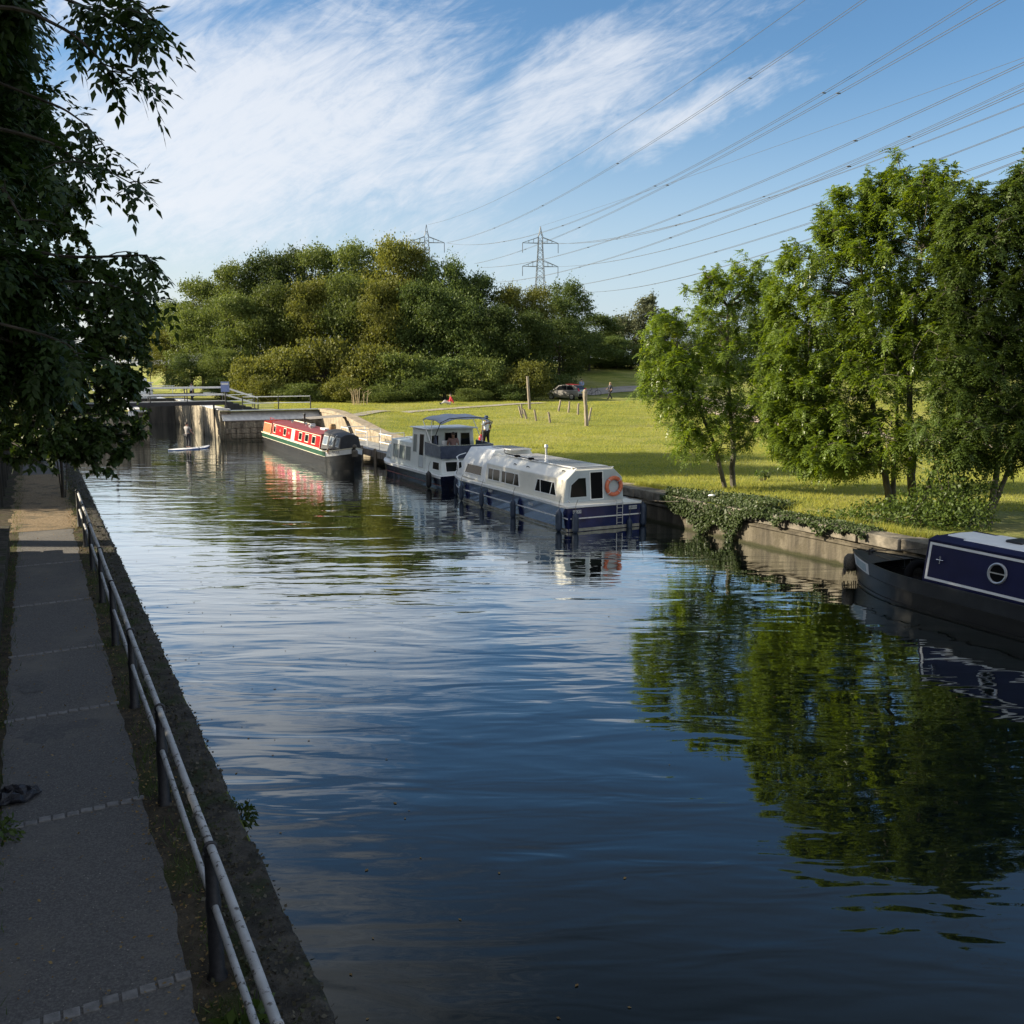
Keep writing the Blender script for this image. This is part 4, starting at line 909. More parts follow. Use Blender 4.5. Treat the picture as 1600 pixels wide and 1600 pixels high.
# ------------------------------------------------------------------ dark narrowboat at the right
mat_navycab=M('navy_cabin_paint',(.007,.009,.045),(.010,.013,.060),2,.5,spec=.25)
mat_greyhull=M('worn_grey_hull',(.016,.019,.024),(.030,.034,.040),2,.38,.3,40,c3=(.11,.095,.08),s3=1.7,lo3=.62,hi3=.74)
db=boat('narrowboat','dark navy narrowboat with white coach lines and porthole cut off by the right edge',19.43,.4,1,R(-1.2)); db.location.z=-.13
H=Hull(18.2,2.2,.86,.12,3.2,.45,2.2,.96)
H.mesh().build('hull',mat_hullblack,db)
H.deck(-.02,x1=15.1).build('side_deck',mat_hullblack,db)
dk=H.deck(.01,x0=16.7).build('foredeck',M('dark_deck',(.018,.020,.024),(.03,.032,.036),4,.6,.4,40),db)
H.deck(-.45,x0=14.9,x1=16.9,inset=.05).build('well_floor',mat_dark,db)
for sd in (1,-1):
    H.band(-.30,-.02,.012,0,17.2,sides=(sd,),top=True).build('upper_strake',mat_greyhull,db)
    H.band(-.02,.035,.022,0,18.1,sides=(sd,),top=True).build('gunwale',mat_greyhull,db)
    H.band(-.31,-.02,.018,16.9,17.95,sides=(sd,),top=True).build('bow_flash',mat_white,db)
    H.band(-.26,-.07,.024,17.05,17.75,sides=(sd,),top=True).build('bow_flash_inset',M('pale_blue_paint',(.34,.45,.50),(.42,.52,.57),6,.5),db)
    H.band(-.345,-.30,.03,0,18.05,sides=(sd,),top=True).build('rubbing_strake',mat_hullblack,db)
    H.band(.16,.20,.028,0,18.0,sides=(sd,)).build('lower_strake',mat_hullblack,db)
ydk=tz(1.00,.88,.86,1.86)
MB().prism(nsec(1.0,.86,.86,1.86,.10),-2,15.0).build('cabin',mat_navycab,db,bevel=.025)
MB().prism([(.885,1.84),(.89,1.885),(.62,1.965),(.61,1.93)],-2,14.96).build('roof_edge',mat_navycab,db)
MB().prism([(-.885,1.84),(-.89,1.885),(-.62,1.965),(-.61,1.93)],-2,14.96).build('roof_edge',mat_navycab,db)
MB().prism([(.66,1.945),(.64,1.972),(0,1.992),(-.64,1.972),(-.66,1.945)],-2,14.2,).build('roof',mat_white,db)
MB().prism([(.45,1.95),(.43,1.980),(0,1.993),(-.43,1.980),(-.45,1.95)],14.2,14.8).build('roof_front',mat_white,db)
MB().slab([(15.002,.95,.9),(15.002,-.95,.9),(15.002,-.82,1.84),(15.002,.82,1.84)][::-1],.012).build('front_bulkhead',mat_navycab,db)
for sd in (1,-1):
    mb=MB(); mb.ring(wall_pts(-1.9,14.92,.94,1.82,ydk,sd),.058,.012); mb.build('coach_line',mat_white,db)
    for xc in (13.05,9.8,6.5):
        zc=1.42; up=Vector((0,sd*(.86-1.0),1.0)).normalized(); f=Vector((1,0,0)); o_=f.cross(up)*(-sd); c=Vector((xc,sd*ydk(zc),zc))+o_*0
        out=Vector((0,sd,.14)).normalized()
        mb=MB(); mb.torus(c+out*.012,.215,.030,f,up,36,8); pr=mb.build('porthole',mat_alu,db)
        mb=MB(); mb.slab([c+f*.2*math.cos(t)*sd*-1+up*.2*math.sin(t) for t in np.linspace(0,2*math.pi,29)[:-1]],.008); mb.build('pane',mat_dark,pr)
        MB().obox(c+out*.016,f*.2,up*.012,out*.012).build('bar',mat_alu,pr)
    mb=MB(); mb.tube([(14.55,sd*(ydk(1.45)+.0),1.45),(14.55,sd*(ydk(1.45)+.05),1.45)],.014,8); mb.tube([(14.45,sd*(ydk(1.45)+.05),1.45),(14.65,sd*(ydk(1.45)+.05),1.45)],.012,8); mb.tube([(14.55,sd*(ydk(1.4)+.05),1.36),(14.55,sd*(ydk(1.5)+.05),1.54)],.012,8); mb.build('window_catch',mat_steel,db)
mb=MB(); mb.lathe([(.06,1.97),(.06,2.04),(.15,2.06),(.15,2.085),(.08,2.13),(.02,2.145)],16,(11.7,.12,0)); mb.build('mushroom_vent',mat_steel,db)
mb=MB(); mb.lathe([(.02,1.985),(.02,2.10),(.035,2.11)],8,(12.9,.1,0)); mb.build('aerial_stub',mat_steel,db)
mb=MB(); mb.tube([(13.4,-.55,1.97),(13.3,-.55,2.05),(6,-.55,2.05)],.02,8); mb.build('hand_rail',mat_blackiron,db)
mb=MB(); mb.box(13.1,13.5,-.35,.15,1.99,2.05); mb.build('roof_hatch',mat_blackiron,db,bevel=.02)
mb=MB(); mb.tube([(13.0,-.9,1.9),(13.0,-.9,2.3)],.05,10); mb.build('chimney',mat_blackiron,db)
mb=MB(); mb.lathe([(.14,-.22),(.20,-.15),(.21,0),(.19,.14),(.12,.22)],14,(18.22,0,.62)); bo=mb.build('bow_fender',mat_rope,db)
mb=MB(); r=np.random.default_rng(2)
for k in range(26):
    a=r.uniform(-1.8,1.8); mb.tube([(18.2+.18*math.cos(a),.2*math.sin(a),.50),(18.22+.2*math.cos(a),.23*math.sin(a),.28+r.uniform(-.08,.08))],.012,5)
mb.build('fender_tassels',mat_rope,bo)
mb=MB(); mb.tube([(17.6,-.1,.93),(17.6,-.1,1.12)],.03,8); mb.tube([(17.5,.1,.93),(17.5,.1,1.12)],.03,8); mb.tube([(17.56,-.22,1.06),(17.54,.22,1.06)],.025,8); mb.build('mooring_bitts',mat_blackiron,db)
mb=MB()
for y in (-.35,.1): mb.tube([(17.3,y*.7,.99),(16.8,y,.95)],.012,6)
mb.build('deck_lashings',mat_rope,db)
rp=thing('mooring_rope','dark mooring rope slung from the navy narrowboat bow back to its cabin','rope',onb(db,(17.5,0,1.1)))
b0=onb(db,(17.5,0,1.1)); pts=[]
for k in range(15):
    t=k/14; p=onb(db,(lerp(17.5,14.8,t),lerp(0,-.7,t),lerp(1.10,1.95,t)-.35*4*t*(1-t)*.5)); pts.append(p-b0)
MB().tube(pts,.016,7).build('strand',mat_rope,rp)
ty=thing('tyre','black tyre lying in the bow well of the navy narrowboat','tyre',onb(db,(15.6,.45,.85)),db.rotation_euler[2])
MB().torus((0,0,0),.27,.10,(.2,1,0),(0,0,1),30,12).build('tread',mat_dark,ty)
# mooring lines of the moored boats
def rope(label,a,b_,sag=.12):
    o=thing('mooring_rope',label,'rope',a); MB().tube([(b_-a)*t-Vector((0,0,sag*4*t*(1-t))) for t in np.linspace(0,1,11)],.014,6).build('strand',mat_rope,o)
rope('mooring rope from the stern of the blue cruiser to the stone coping',onb(bb,(.45,-1.3,1.02)),uv(20.9,26.6,1.13),.1)
rope('thin mooring rope from the red narrowboat bow to the landing stage',onb(nb,(21.6,.1,1.36)),uv(19.4,52.2,.9),.15)
# ================================================================== lock
lk=thing('lock','old stone canal lock with stained chamber walls and pale coping','lock',uv(LB,LV,0)); base=Vector(lk.location)
def wbox(mb,u0,u1,v0,v1,z0,z1):
    q=[uv(u0,v0),uv(u1,v0),uv(u1,v1),uv(u0,v1)]
    return mb.add([(p-base)+Vector((0,0,z0)) for p in q]+[(p-base)+Vector((0,0,z1)) for p in q],[(0,3,2,1),(4,5,6,7),(0,1,5,4),(1,2,6,5),(2,3,7,6),(3,0,4,7)])
mb=MB()
# right chamber wall with its rounded nose, recesses left as real slots
cur=LV+.35
for a,b_ in ((LV+1.05,LV+1.55),(LV+8,LV+8.5),(LV+15,LV+15.5)):
    wbox(mb,LB,LB+.85,cur,a,-1.5,2.36); wbox(mb,LB+.35,LB+.85,a,b_,-1.5,2.36); cur=b_
wbox(mb,LB,LB+.85,cur,104,-1.5,2.36)
mb.build('chamber_wall',mat_lockwall,lk,bevel=.05)
mb=MB()
for zz in (.35,.80,1.25,1.70,2.05): wbox(mb,LB+.02,LB+.34,LV+1.06,LV+1.54,zz,zz+.07)
mb.build('ladder_rungs',mat_lockwall,lk)
mb=MB(); wbox(mb,LA-1.0,LA,LV+.3,104,-1.5,2.36); wbox(mb,LA-1.4,LA-.02,LV-.4,LV+.6,-1.5,2.1); mb.build('chamber_wall',mat_lockwall,lk,bevel=.05)
mb=MB(); wbox(mb,UL,LA-1.3,LV-.2,LV+.5,-1.5,2.2); mb.build('left_wing_wall',mat_lockwall,lk)
mb=MB(); wbox(mb,LB+.3,UR+.4,LV-.02,LV+.5,-1.5,1.55); mb.build('wing_wall',mat_lockwall,lk,bevel=.03)
# courses of big blocks on the wing wall
mb=MB(); r=np.random.default_rng(5)
for row in range(4):
    u=LB+.36+(row%2)*.4
    while u<UR-.2:
        l=r.uniform(.7,1.1); mb.obox(uv(u+l/2,LV-.05+r.uniform(-.012,.012),-.05+row*.41)-base,Vector((NX,NY,0))*(l/2-.015),Vector((EX,EY,0))*.06,Vector((0,0,1))*.19); u+=l
mb.build('wall_blocks',mat_lockwall,lk,bevel=.03)
# pale sloping coping
mb=MB(); q=[(LB+.15,LV-.10,1.56),(UR+.4,LV-.10,1.58),(UR+.4,LV+.75,2.34),(LB+.15,LV+.75,2.34)]
mb.slab([uv(a,b_,c_)-base for a,b_,c_ in q],.10,-.05); mb.build('sloping_coping',mat_whitestone,lk,bevel=.02)
mb=MB(); wbox(mb,LB-.04,LB+.95,LV+.9,103.5,2.362,2.46); mb.build('chamber_coping',mat_whitestone,lk,bevel=.03)
mb=MB(); wbox(mb,LA-1.05,LA+.04,LV+.65,103.5,2.362,2.46); mb.build('chamber_coping',mat_whitestone,lk,bevel=.03)
mb=MB(); mb.tube([uv(LB-.03,LV+2.6,-.3)-base,uv(LB-.03,LV+2.6,3.0)-base],.07,8); mb.build('guard_post',mat_blackiron,lk)
# bank climbing beside the lock, stone faced
sw=thing('sloping_wall','sunlit sandstone wall sloping down from the lock to the bank','wall',uv(UR,66,0)); base2=Vector(sw.location)
mat_sand=M('sandstone',(.20,.165,.115),(.32,.265,.185),2.2,.8,.6,20,c3=(.13,.11,.08),s3=1,bdist=.02)
secs=[]
for v in np.arange(57,LV+.6,.6):
    h=float(ground_h(*uv(UR+.6,v)[:2]))+.07; secs.append([uv(UR-.08,v,-1.2)-base2,uv(UR-.02,v,h-.25)-base2,uv(UR-.10,v,h-.24)-base2,uv(UR-.08,v,h)-base2,uv(UR+.75,v,h+.02)-base2,uv(UR+.76,v,h-.4)-base2])
MB().loft(secs,cap=False).build('stone_face',mat_sand,sw,recalc=False)
# landing stage
mat_deck=M('grey_deck_boards',(.16,.17,.175),(.25,.26,.265),3,.8,.4,40)
ls=thing('landing_stage','grey timber landing stage between the red narrowboat and the bank','pontoon',uv(19.2,56,.0)); base=Vector(ls.location)
mb=MB(); wbox(mb,18.35,UR-.12,51.5,63,.55,.68); mb.build('platform',mat_deck,ls,bevel=.02)
mb=MB(); wbox(mb,18.30,18.345,51.5,63,.30,.70); mb.build('fascia',mat_wood,ls)
for v in np.arange(52,63,2.6):
    mb=MB(); c=uv(18.22,v,.0)-base; mb.lathe([(.09,-1.4),(.09,.85),(.0,.87)],10,tuple(c)); mb.build('pile',mat_wood,ls)
def frail(name,label,pts,hs,mp_,mr,rad=.025,post=.03,cat='railing',extra=None):
    """post and rail guard on ground points"""
    o=thing(name,label,cat,pts[0]); b0=Vector(pts[0])
    for p in pts:
        mb=MB(); mb.tube([p-b0-Vector((0,0,.05)),p-b0+Vector((0,0,max(hs)+.03))],post,8); mb.build('post',mp_,o)
    for h in hs:
        mb=MB(); mb.tube([p-b0+Vector((0,0,h)) for p in pts],rad,8); mb.build('rail',mr,o)
    return o
def GP(u,v,dz=0): p=uv(u,v); return Vector((p.x,p.y,gz(p)+dz))
frail('railing','white tubular guard rail on the stone slope behind the red narrowboat',[uv(18.6,z_,.68) for z_ in (52.6,54.9)]+[uv(20.2,54.9,.68)],(.55,1.05),mat_alu,mat_white)
frail('railing','white tubular guard rail at the middle of the landing stage',[uv(18.6,57.2,.68),uv(18.6,59.6,.68),uv(20.3,59.6,.68)],(.5,1.0),mat_white,mat_white)
frail('railing','thin white rail at the far end of the landing stage',[uv(18.6,61.2,.68),uv(18.6,62.8,.68),uv(20.3,62.8,.68)],(.5,1.0),mat_white,mat_white)
o=thing('mooring_bollard','short pale mooring bollard beside the landing stage','bollard',GP(21.4,54.5)); MB().lathe([(.13,-.1),(.12,.4),(.16,.43),(.16,.52),(.02,.56)],12).build('shaft',mat_wood,o)
# footbridge over the lock tail
fb=thing('footbridge','dark beamed footbridge with white handrails crossing the lock','bridge',uv(LA,LV+1.6,2.7)); base=Vector(fb.location)
vb0,vb1=LV+2.0,LV+3.3
mb=MB()
for v in (vb0,vb1): mb.bar(uv(LA-5.3,v,2.82)-base,uv(LB+.9,v,2.86)-base,.16,.26)
mb.build('beams',mat_blackiron,fb)
MB().slab([uv(LA-5.3,vb0,2.965)-base,uv(LB+.9,vb0,3.0)-base,uv(LB+.9,vb1,3.0)-base,uv(LA-5.3,vb1,2.965)-base],.05).build('deck',mat_deck,fb)
for v in (vb0,vb1):
    for u in (LA-5,LA-2.2,LA+.4,LA+3.1,LB+.8):
        mb=MB(); mb.tube([uv(u,v,2.9)-base,uv(u,v,4.12)-base],.045,8); mb.build('post',mat_blackiron,fb)
    for z in (4.07,3.52):
        mb=MB(); mb.bar(uv(LA-5.2,v-.03,z)-base,uv(LB+.85,v-.03,z+.02)-base,.06,.12 if z>4 else .11); mb.build('handrail',mat_white,fb)
    mb=MB(); mb.bar(uv(LB+.85,v-.03,4.08)-base,uv(LB+3.3,v-.03,3.25)-base,.06,.10); mb.build('handrail',mat_white,fb)
    mb=MB(); mb.bar(uv(LB+.85,v-.03,3.52)-base,uv(LB+3.3,v-.03,2.75)-base,.06,.10); mb.build('handrail',mat_white,fb)
    mb=MB(); mb.tube([uv(LB+3.3,v,2.25)-base,uv(LB+3.3,v,3.3)-base],.045,8); mb.build('post',mat_blackiron,fb)
for k in range(5):
    mb=MB(); c0=LB+.9+k*.48; q=[uv(c0,vb0,2.2)-base,uv(c0+.47,vb0,2.2)-base,uv(c0+.47,vb1,2.2)-base,uv(c0,vb1,2.2)-base]
    t=2.94-k*.14; mb.add(q+[p+Vector((0,0,t-2.2)) for p in q],[(0,3,2,1),(4,5,6,7),(0,1,5,4),(1,2,6,5),(2,3,7,6),(3,0,4,7)]); mb.build('step',mat_blackiron,fb)
# sign on a post by the bridge
sg=thing('sign','blue and white notice board on a post above the lock steps','sign',uv(LB+.75,LV+1.7,2.4)); mb=MB(); mb.tube([(0,0,0),(0,0,2.0)],.04,8); mb.build('post',mat_blackiron,sg)
o=MB().box(-.32,.32,-.05,-.02,1.35,2.15).build('panel',M('sign_blue',(.20,.26,.50),(.25,.31,.55),3,.4),sg); o.rotation_euler=(0,0,R(10)); 
q=MB().box(-.26,.26,-.056,-.0505,1.9,2.05).build('white_band',mat_white,o)
# lock gates and balance beams
mat_gate=M('wet_gate_timber',(.022,.02,.017),(.075,.068,.055),2.2,.6,.5,30,stretch=(1,1,.15))
def gate(label,v,closed,sgn):
    g=thing('lock_gate',label,'gate',uv(LA if sgn<0 else LB,v,0)); b0=Vector(g.location)
    hinge=uv(LA if sgn<0 else LB,v); mid=uv((LA+LB)/2,v+.9)
    d=(mid-hinge).normalized(); 
    mb=MB(); mb.bar(hinge+Vector((0,0,.7))-b0,mid+Vector((0,0,.7))-b0,.22,3.6); mb.build('leaf',mat_gate,g)
    mb=MB(); mb.bar(hinge+d*2.4+Vector((0,0,2.78))-b0,hinge-d*4.2+Vector((0,0,2.95))-b0,.30,.34); mb.build('balance_beam',mat_blackiron,g)
    mb=MB(); mb.bar(hinge-d*2.9+Vector((0,0,2.915))-b0,hinge-d*4.21+Vector((0,0,2.952))-b0,.315,.355); mb.build('white_beam_end',mat_white,g)
    mb=MB(); mb.bar(hinge+d*2.3+Vector((0,0,3.75))-b0,hinge-d*.1+Vector((0,0,3.75))-b0,.05,.07); mb.tube([hinge+d*2.2+Vector((0,0,2.6))-b0,hinge+d*2.2+Vector((0,0,3.78))-b0],.03,6); mb.tube([hinge+d*.1+Vector((0,0,2.6))-b0,hinge+d*.1+Vector((0,0,3.78))-b0],.03,6); mb.build('handrail',mat_white,g)
gate('upper lock gate leaf with balance beam on the towpath side',101.5,True,-1)
gate('upper lock gate leaf with balance beam on the island side',101.5,True,1)
frail('railing','black posts with two white rails along the lock island edge',[GP(u,LV+1.0) for u in (LB+1.9,LB+4.7,LB+7.3)],(.55,1.05),mat_blackiron,mat_white,.035,.045)
frail('railing','white rails climbing beside the footbridge steps',[uv(LB+1.3,LV+5,2.3),uv(LB+3.9,LV+7,2.3)],(.6,1.1),mat_blackiron,mat_white,.03,.04)
o=MB(); o.box(-.28,.28,-.28,.28,0,.85); o=o.build('white_block',mat_white,bevel=.05); o.location=uv(LA-1.2,LV-.7,2.05); tag(o,'small white marker block on the left lock nose under the leaves','marker'); o.rotation_euler=(0,0,R(27)); o.scale=(.8,.8,.5)
# cruiser waiting above the lock
ub=boat('moored_cruiser','white cruiser waiting above the lock behind the footbridge rails',10.1,105.5); ub.location.z=1.75
H=Hull(9,3,.85,.25,2.6,.5,2.5,.9); H.mesh().build('hull',mat_white,ub); H.deck(0).build('deck',mat_white,ub)
MB().prism([(1.3,.85),(1.2,2.2),(-1.2,2.2),(-1.3,.85)],1.2,6).build('cabin',mat_white,ub,bevel=.06)
MB().prism([(1.35,2.21),(1.3,2.29),(-1.3,2.29),(-1.35,2.21)],.8,5.2).build('roof',mat_white,ub)
for y in (-.75,.0,.75): window(ub,[(1.197,y+.3,1.35),(1.197,y-.3,1.35),(1.197,y-.3,2.0),(1.197,y+.3,2.0)],.04,.02,.008,mat_white,glass)
MB().prism([(.9,2.3),(.85,2.75),(-.85,2.75),(-.9,2.3)],2.6,4.6).build('flybridge',mat_white,ub,bevel=.05)
mb=MB(); mb.tube([(1.0,-1.1,2.3),(.8,-1.1,3.3)],.03,6); mb.build('mast',mat_blackiron,ub)
o=thing('lifebuoy','white ring lifebuoy on the stern of the cruiser above the lock','lifebuoy',onb(ub,(-.06,-.5,.75))); MB().torus((0,0,0),.27,.07,(NX,NY,0),(0,0,1),24,8).build('ring',mat_white,o)
# ================================================================== timber posts in the grass
pd=[]  # (bottom px,py, top px,py, width m, label)
PO=[((828,640),(824,588),.30,'tallest pale timber post standing alone left of the grey car'),
((917,666),(914,611),.34,'tall thick rounded timber post in front of the car boot'),
((816,653),(810,634),.20,'leaning short timber post at the far left of the post ring'),
((817,648),(814,631),.20,'short timber post just behind the far left leaning post'),
((823,655),(818,639),.22,'leaning short timber post second from the left front of the ring'),
((838,658),(835,640),.20,'short timber post alone in the front left of the ring'),
((860,661),(857,644),.21,'short timber post at the front middle of the ring'),
((873,643),(876,625),.22,'short timber post leaning right below the car front wheel'),
((888,645),(890,627),.20,'short timber post below the car rear wheel'),
((903,648),(904,630),.22,'straight short timber post left of the tall rounded post'),
((915,647),(918,633),.20,'short timber post half hidden behind the tall rounded post'),
((920,658),(924,637),.20,'darker short timber post right of the tall rounded post')]
for i,(bp_,tp_,wd,lab) in enumerate(PO):
    g=G(*bp_); t=PD(tp_[0],tp_[1],g.y); r=np.random.default_rng(i+40); wd*=.8
    mb=MB(); d=t-g; n=7; pts=[g-g+d*k/(n-1)+Vector((r.normal(0,.012),r.normal(0,.012),0)) for k in range(n)]; pts[0]-=Vector((0,0,.25)); rs=[wd/2*(1.12-.28*k/(n-1)+r.normal(0,.03)) for k in range(n)]
    if i==1: rs[-1]=wd*.60; rs[-2]=wd*.62; pts.append(pts[-1]+Vector((0,0,.12))); rs.append(wd*.34)
    mb.tube(pts,rs,9); o=mb.build('timber_post',mat_wood,loc=g); tag(o,lab,'post','weathered timber posts in the lawn')
# ================================================================== people
mat_skin=M('skin',(.42,.25,.18),(.48,.30,.22),6,.6); mat_skind=M('skin_brown',(.20,.11,.07),(.25,.14,.09),6,.6)
mat_hair=M('dark_hair',(.02,.014,.010),(.045,.03,.02),20,.6); mat_eye=M('eye_dark',(.01,.01,.012),rough=.2)
def cloth(n,c,c2=None): return M(n,c,c2 or tuple(x*1.2 for x in c),8,.85,.4,30)
mat_jean=cloth('black_trousers',(.012,.013,.016)); mat_shirtw=cloth('white_tshirt',(.50,.53,.60)); mat_red=cloth('red_cloth',(.42,.03,.04)); mat_bluec=cloth('blue_cloth',(.22,.30,.46)); mat_darkc=cloth('dark_cloth',(.02,.022,.03)); mat_shoe=cloth('dark_shoe',(.02,.018,.017)); mat_pink2=cloth('grey_pink_top',(.24,.15,.14)); mat_hatb=cloth('navy_hat_cloth',(.02,.04,.09)); mat_paletr=cloth('pale_trousers',(.42,.40,.36)); mat_blond=cloth('fair_hair',(.30,.22,.12))
STD=dict(pelvis=(0,0,.93),waist=(0,0,1.08),chest=(0,.0,1.30),neck=(0,.0,1.47),jaw=(0,.015,1.56),head=(0,.0,1.66),
 shL=(-.19,0,1.41),elL=(-.24,-.02,1.13),wrL=(-.25,.06,.89),haL=(-.25,.09,.81),shR=(.19,0,1.41),elR=(.24,-.02,1.13),wrR=(.25,.06,.89),haR=(.25,.09,.81),
 hipL=(-.095,0,.89),knL=(-.105,.02,.49),anL=(-.11,-.01,.09),toL=(-.12,.16,.035),hipR=(.095,0,.89),knR=(.105,.02,.49),anR=(.11,-.01,.09),toR=(.12,.16,.035))
RAD=dict(pelvis=(.15,.11),waist=(.135,.10),chest=(.16,.115),neck=(.055,.058),jaw=(.075,.085),head=(.085,.10),sh=(.07,.07),el=(.044,.044),wr=(.028,.03),ha=(.036,.022),hip=(.095,.10),kn=(.06,.065),an=(.042,.045),to=(.042,.032))
EDG=[('pelvis','waist'),('waist','chest'),('chest','neck'),('neck','jaw'),('jaw','head')]+[e for s_ in 'LR' for e in (('chest','sh'+s_),('sh'+s_,'el'+s_),('el'+s_,'wr'+s_),('wr'+s_,'ha'+s_),('pelvis','hip'+s_),('hip'+s_,'kn'+s_),('kn'+s_,'an'+s_),('an'+s_,'to'+s_))]
def skin_mesh(name,J,edges,grow=0.0,ends=None,scale=1.0):
    names=[]; 
    for a,b_ in edges:
        for x in (a,b_):
            if x not in names: names.append(x)
    bm=bmesh.new(); lay=bm.verts.layers.skin.verify(); vs_={}
    for n_ in names:
        v=bm.verts.new(Vector(J[n_])*scale); k=n_ if n_ in RAD else n_.rstrip('LR').rstrip('2')
        rr=RAD.get(k) or RAD[n_[:2]]
        v[lay].radius=((rr[0]+grow)*scale,(rr[1]+grow)*scale); v[lay].use_root=(n_==names[0]); vs_[n_]=v
    for a,b_ in edges: bm.edges.new((vs_[a],vs_[b_]))
    me=bpy.data.meshes.new(name); bm.to_mesh(me); bm.free(); o=bpy.data.objects.new(name,me); COL.objects.link(o)
    s1=o.modifiers.new('skin','SKIN'); s1.use_smooth_shade=True; s2=o.modifiers.new('sub','SUBSURF'); s2.levels=2; s2.render_levels=2
    dg=bpy.context.evaluated_depsgraph_get(); m2=bpy.data.meshes.new_from_object(o.evaluated_get(dg)); bpy.data.objects.remove(o); m2.name=name; return m2
def person(label,loc,rz,pose=None,top=None,legs=None,shoes=True,skin=None,hair=None,hat=None,scale=1.0,sleeve=.45,longhair=False):
    J={k:Vector(v) for k,v in STD.items()}
    for k,v in (pose or {}).items(): J[k]=Vector(v)
    o=thing('person',label,'person',loc,rz); skin=skin or mat_skin
    me=skin_mesh('body',J,EDG,0,scale=scale); bm=bmesh.new(); bm.from_mesh(me); ex=MB()
    up=(J['head']-J['neck']).normalized(); fw=Vector((0,1,0)); fw=(fw-up*fw.dot(up)).normalized(); rt=fw.cross(up); hc=J['head']
    ex.tube([hc+fw*.085+up*.02,hc+fw*.112-up*.022,hc+fw*.085-up*.03],[.010,.017,.012],6)     # nose
    for s_ in (-1,1): ex.ball(tuple(hc+rt*s_*.088-up*.01),.014,.024,.034,8,6)                # ears
    for s_ in 'LR':
        a=J['wr'+s_]; b_=J['ha'+s_]; d=(b_-a).normalized(); sd=d.cross(Vector((0,0,1))); sd=Vector((0,1,0)) if sd.length<.2 else sd.normalized()
        nn=d.cross(sd)
        for k,(off,ln) in enumerate(((-.027,.070),(-.009,.082),(.009,.076),(.026,.060))):
            p=b_+sd*off; ex.tube([p-d*.01,p+d*ln*.45+nn*.006,p+d*ln*.8+nn*.022,p+d*ln+nn*.035],[.010,.0095,.0085,.006],6)
        p=a.lerp(b_,.35)+sd*-.028; ex.tube([p,p-sd*.028+d*.028,p-sd*.030+d*.060+nn*.012],[.012,.0105,.007],6)
    exm=bpy.data.meshes.new('x'); exm.from_pydata([tuple(Vector(v)*scale) for v in ex.v],[],ex.f); bm.from_mesh(exm); bm.to_mesh(me); bm.free(); bpy.data.meshes.remove(exm)
    me.materials.clear(); b=link('body',me,skin,o)
    for s_ in (-1,1): MB().ball(tuple((hc+fw*.084+rt*s_*.033+up*.012)*scale),.012*scale).build('eye',mat_eye,o)
    MB().tube([(hc+fw*.086-up*.058+rt*q)*scale for q in (-.024,0,.024)],.006*scale,6).build('mouth',M('lips',(.30,.12,.10)) if 'lips' not in bpy.data.materials else bpy.data.materials['lips'],o)
    if top:
        J2=dict(J); e=[('waist','chest'),('pelvis','waist'),('chest','nk')]
        J2['nk']=J['chest'].lerp(J['neck'],.55); RAD['nk']=(.10,.09)
        for s_ in 'LR':
            J2['sl'+s_]=J['sh'+s_].lerp(J['el'+s_],1.0) if sleeve>=1 else J['sh'+s_].lerp(J['el'+s_],sleeve*1.4); RAD['sl']=(.052,.052); e+=[('chest','sh'+s_),('sh'+s_,'sl'+s_)]
            if sleeve>1: J2['wx'+s_]=J['el'+s_].lerp(J['wr'+s_],.92); RAD['wx']=(.032,.034); e+=[('sl'+s_,'wx'+s_)]
        m=skin_mesh('shirt',J2,e,.02,scale=scale); m.materials.clear(); link('shirt',m,top,o)
    if legs:
        e=[x for s_ in 'LR' for x in (('pelvis','hip'+s_),('hip'+s_,'kn'+s_),('kn'+s_,'an'+s_))]
        m=skin_mesh('trousers',J,e,.017,scale=scale); m.materials.clear(); link('trousers',m,legs,o)
    if shoes:
        for s_ in 'LR':
            a=J['an'+s_]; t=J['to'+s_]; mb=MB(); d=(t-a); mb.tube([(a-d*.25+Vector((0,0,-.03)))*scale,(a+Vector((0,0,-.015)))*scale,(a.lerp(t,.6))*scale,(t+d*.12)*scale],[.05*scale,.058*scale,.052*scale,.03*scale],10); mb.build('shoe',mat_shoe,o)
    if hair is not None:
        mb=MB(); mb.ball(tuple((hc+up*.03-fw*.022)*scale),.099*scale,.108*scale,.092*scale)
        if longhair: mb.tube([(hc-fw*.07+up*.02)*scale,(hc-fw*.10-up*.10)*scale,(hc-fw*.09-up*.24)*scale],[.08*scale,.075*scale,.03*scale],10)
        mb.build('hair',hair,o)
    if hat is not None:
        mb=MB(); t=hc+up*.055; M3=Matrix((rt,fw,up)).transposed().to_4x4(); M3.translation=t
        mb.lathe([(.185,-.035),(.19,-.028),(.115,.0),(.11,.06),(.085,.092),(.02,.10)],20); mb.v=[tuple((M3@Vector(v))*scale) for v in mb.v]; mb.build('hat',hat,o)
    return o
def face(dx,dy): return math.atan2(-dx,dy)      # heading of local +Y
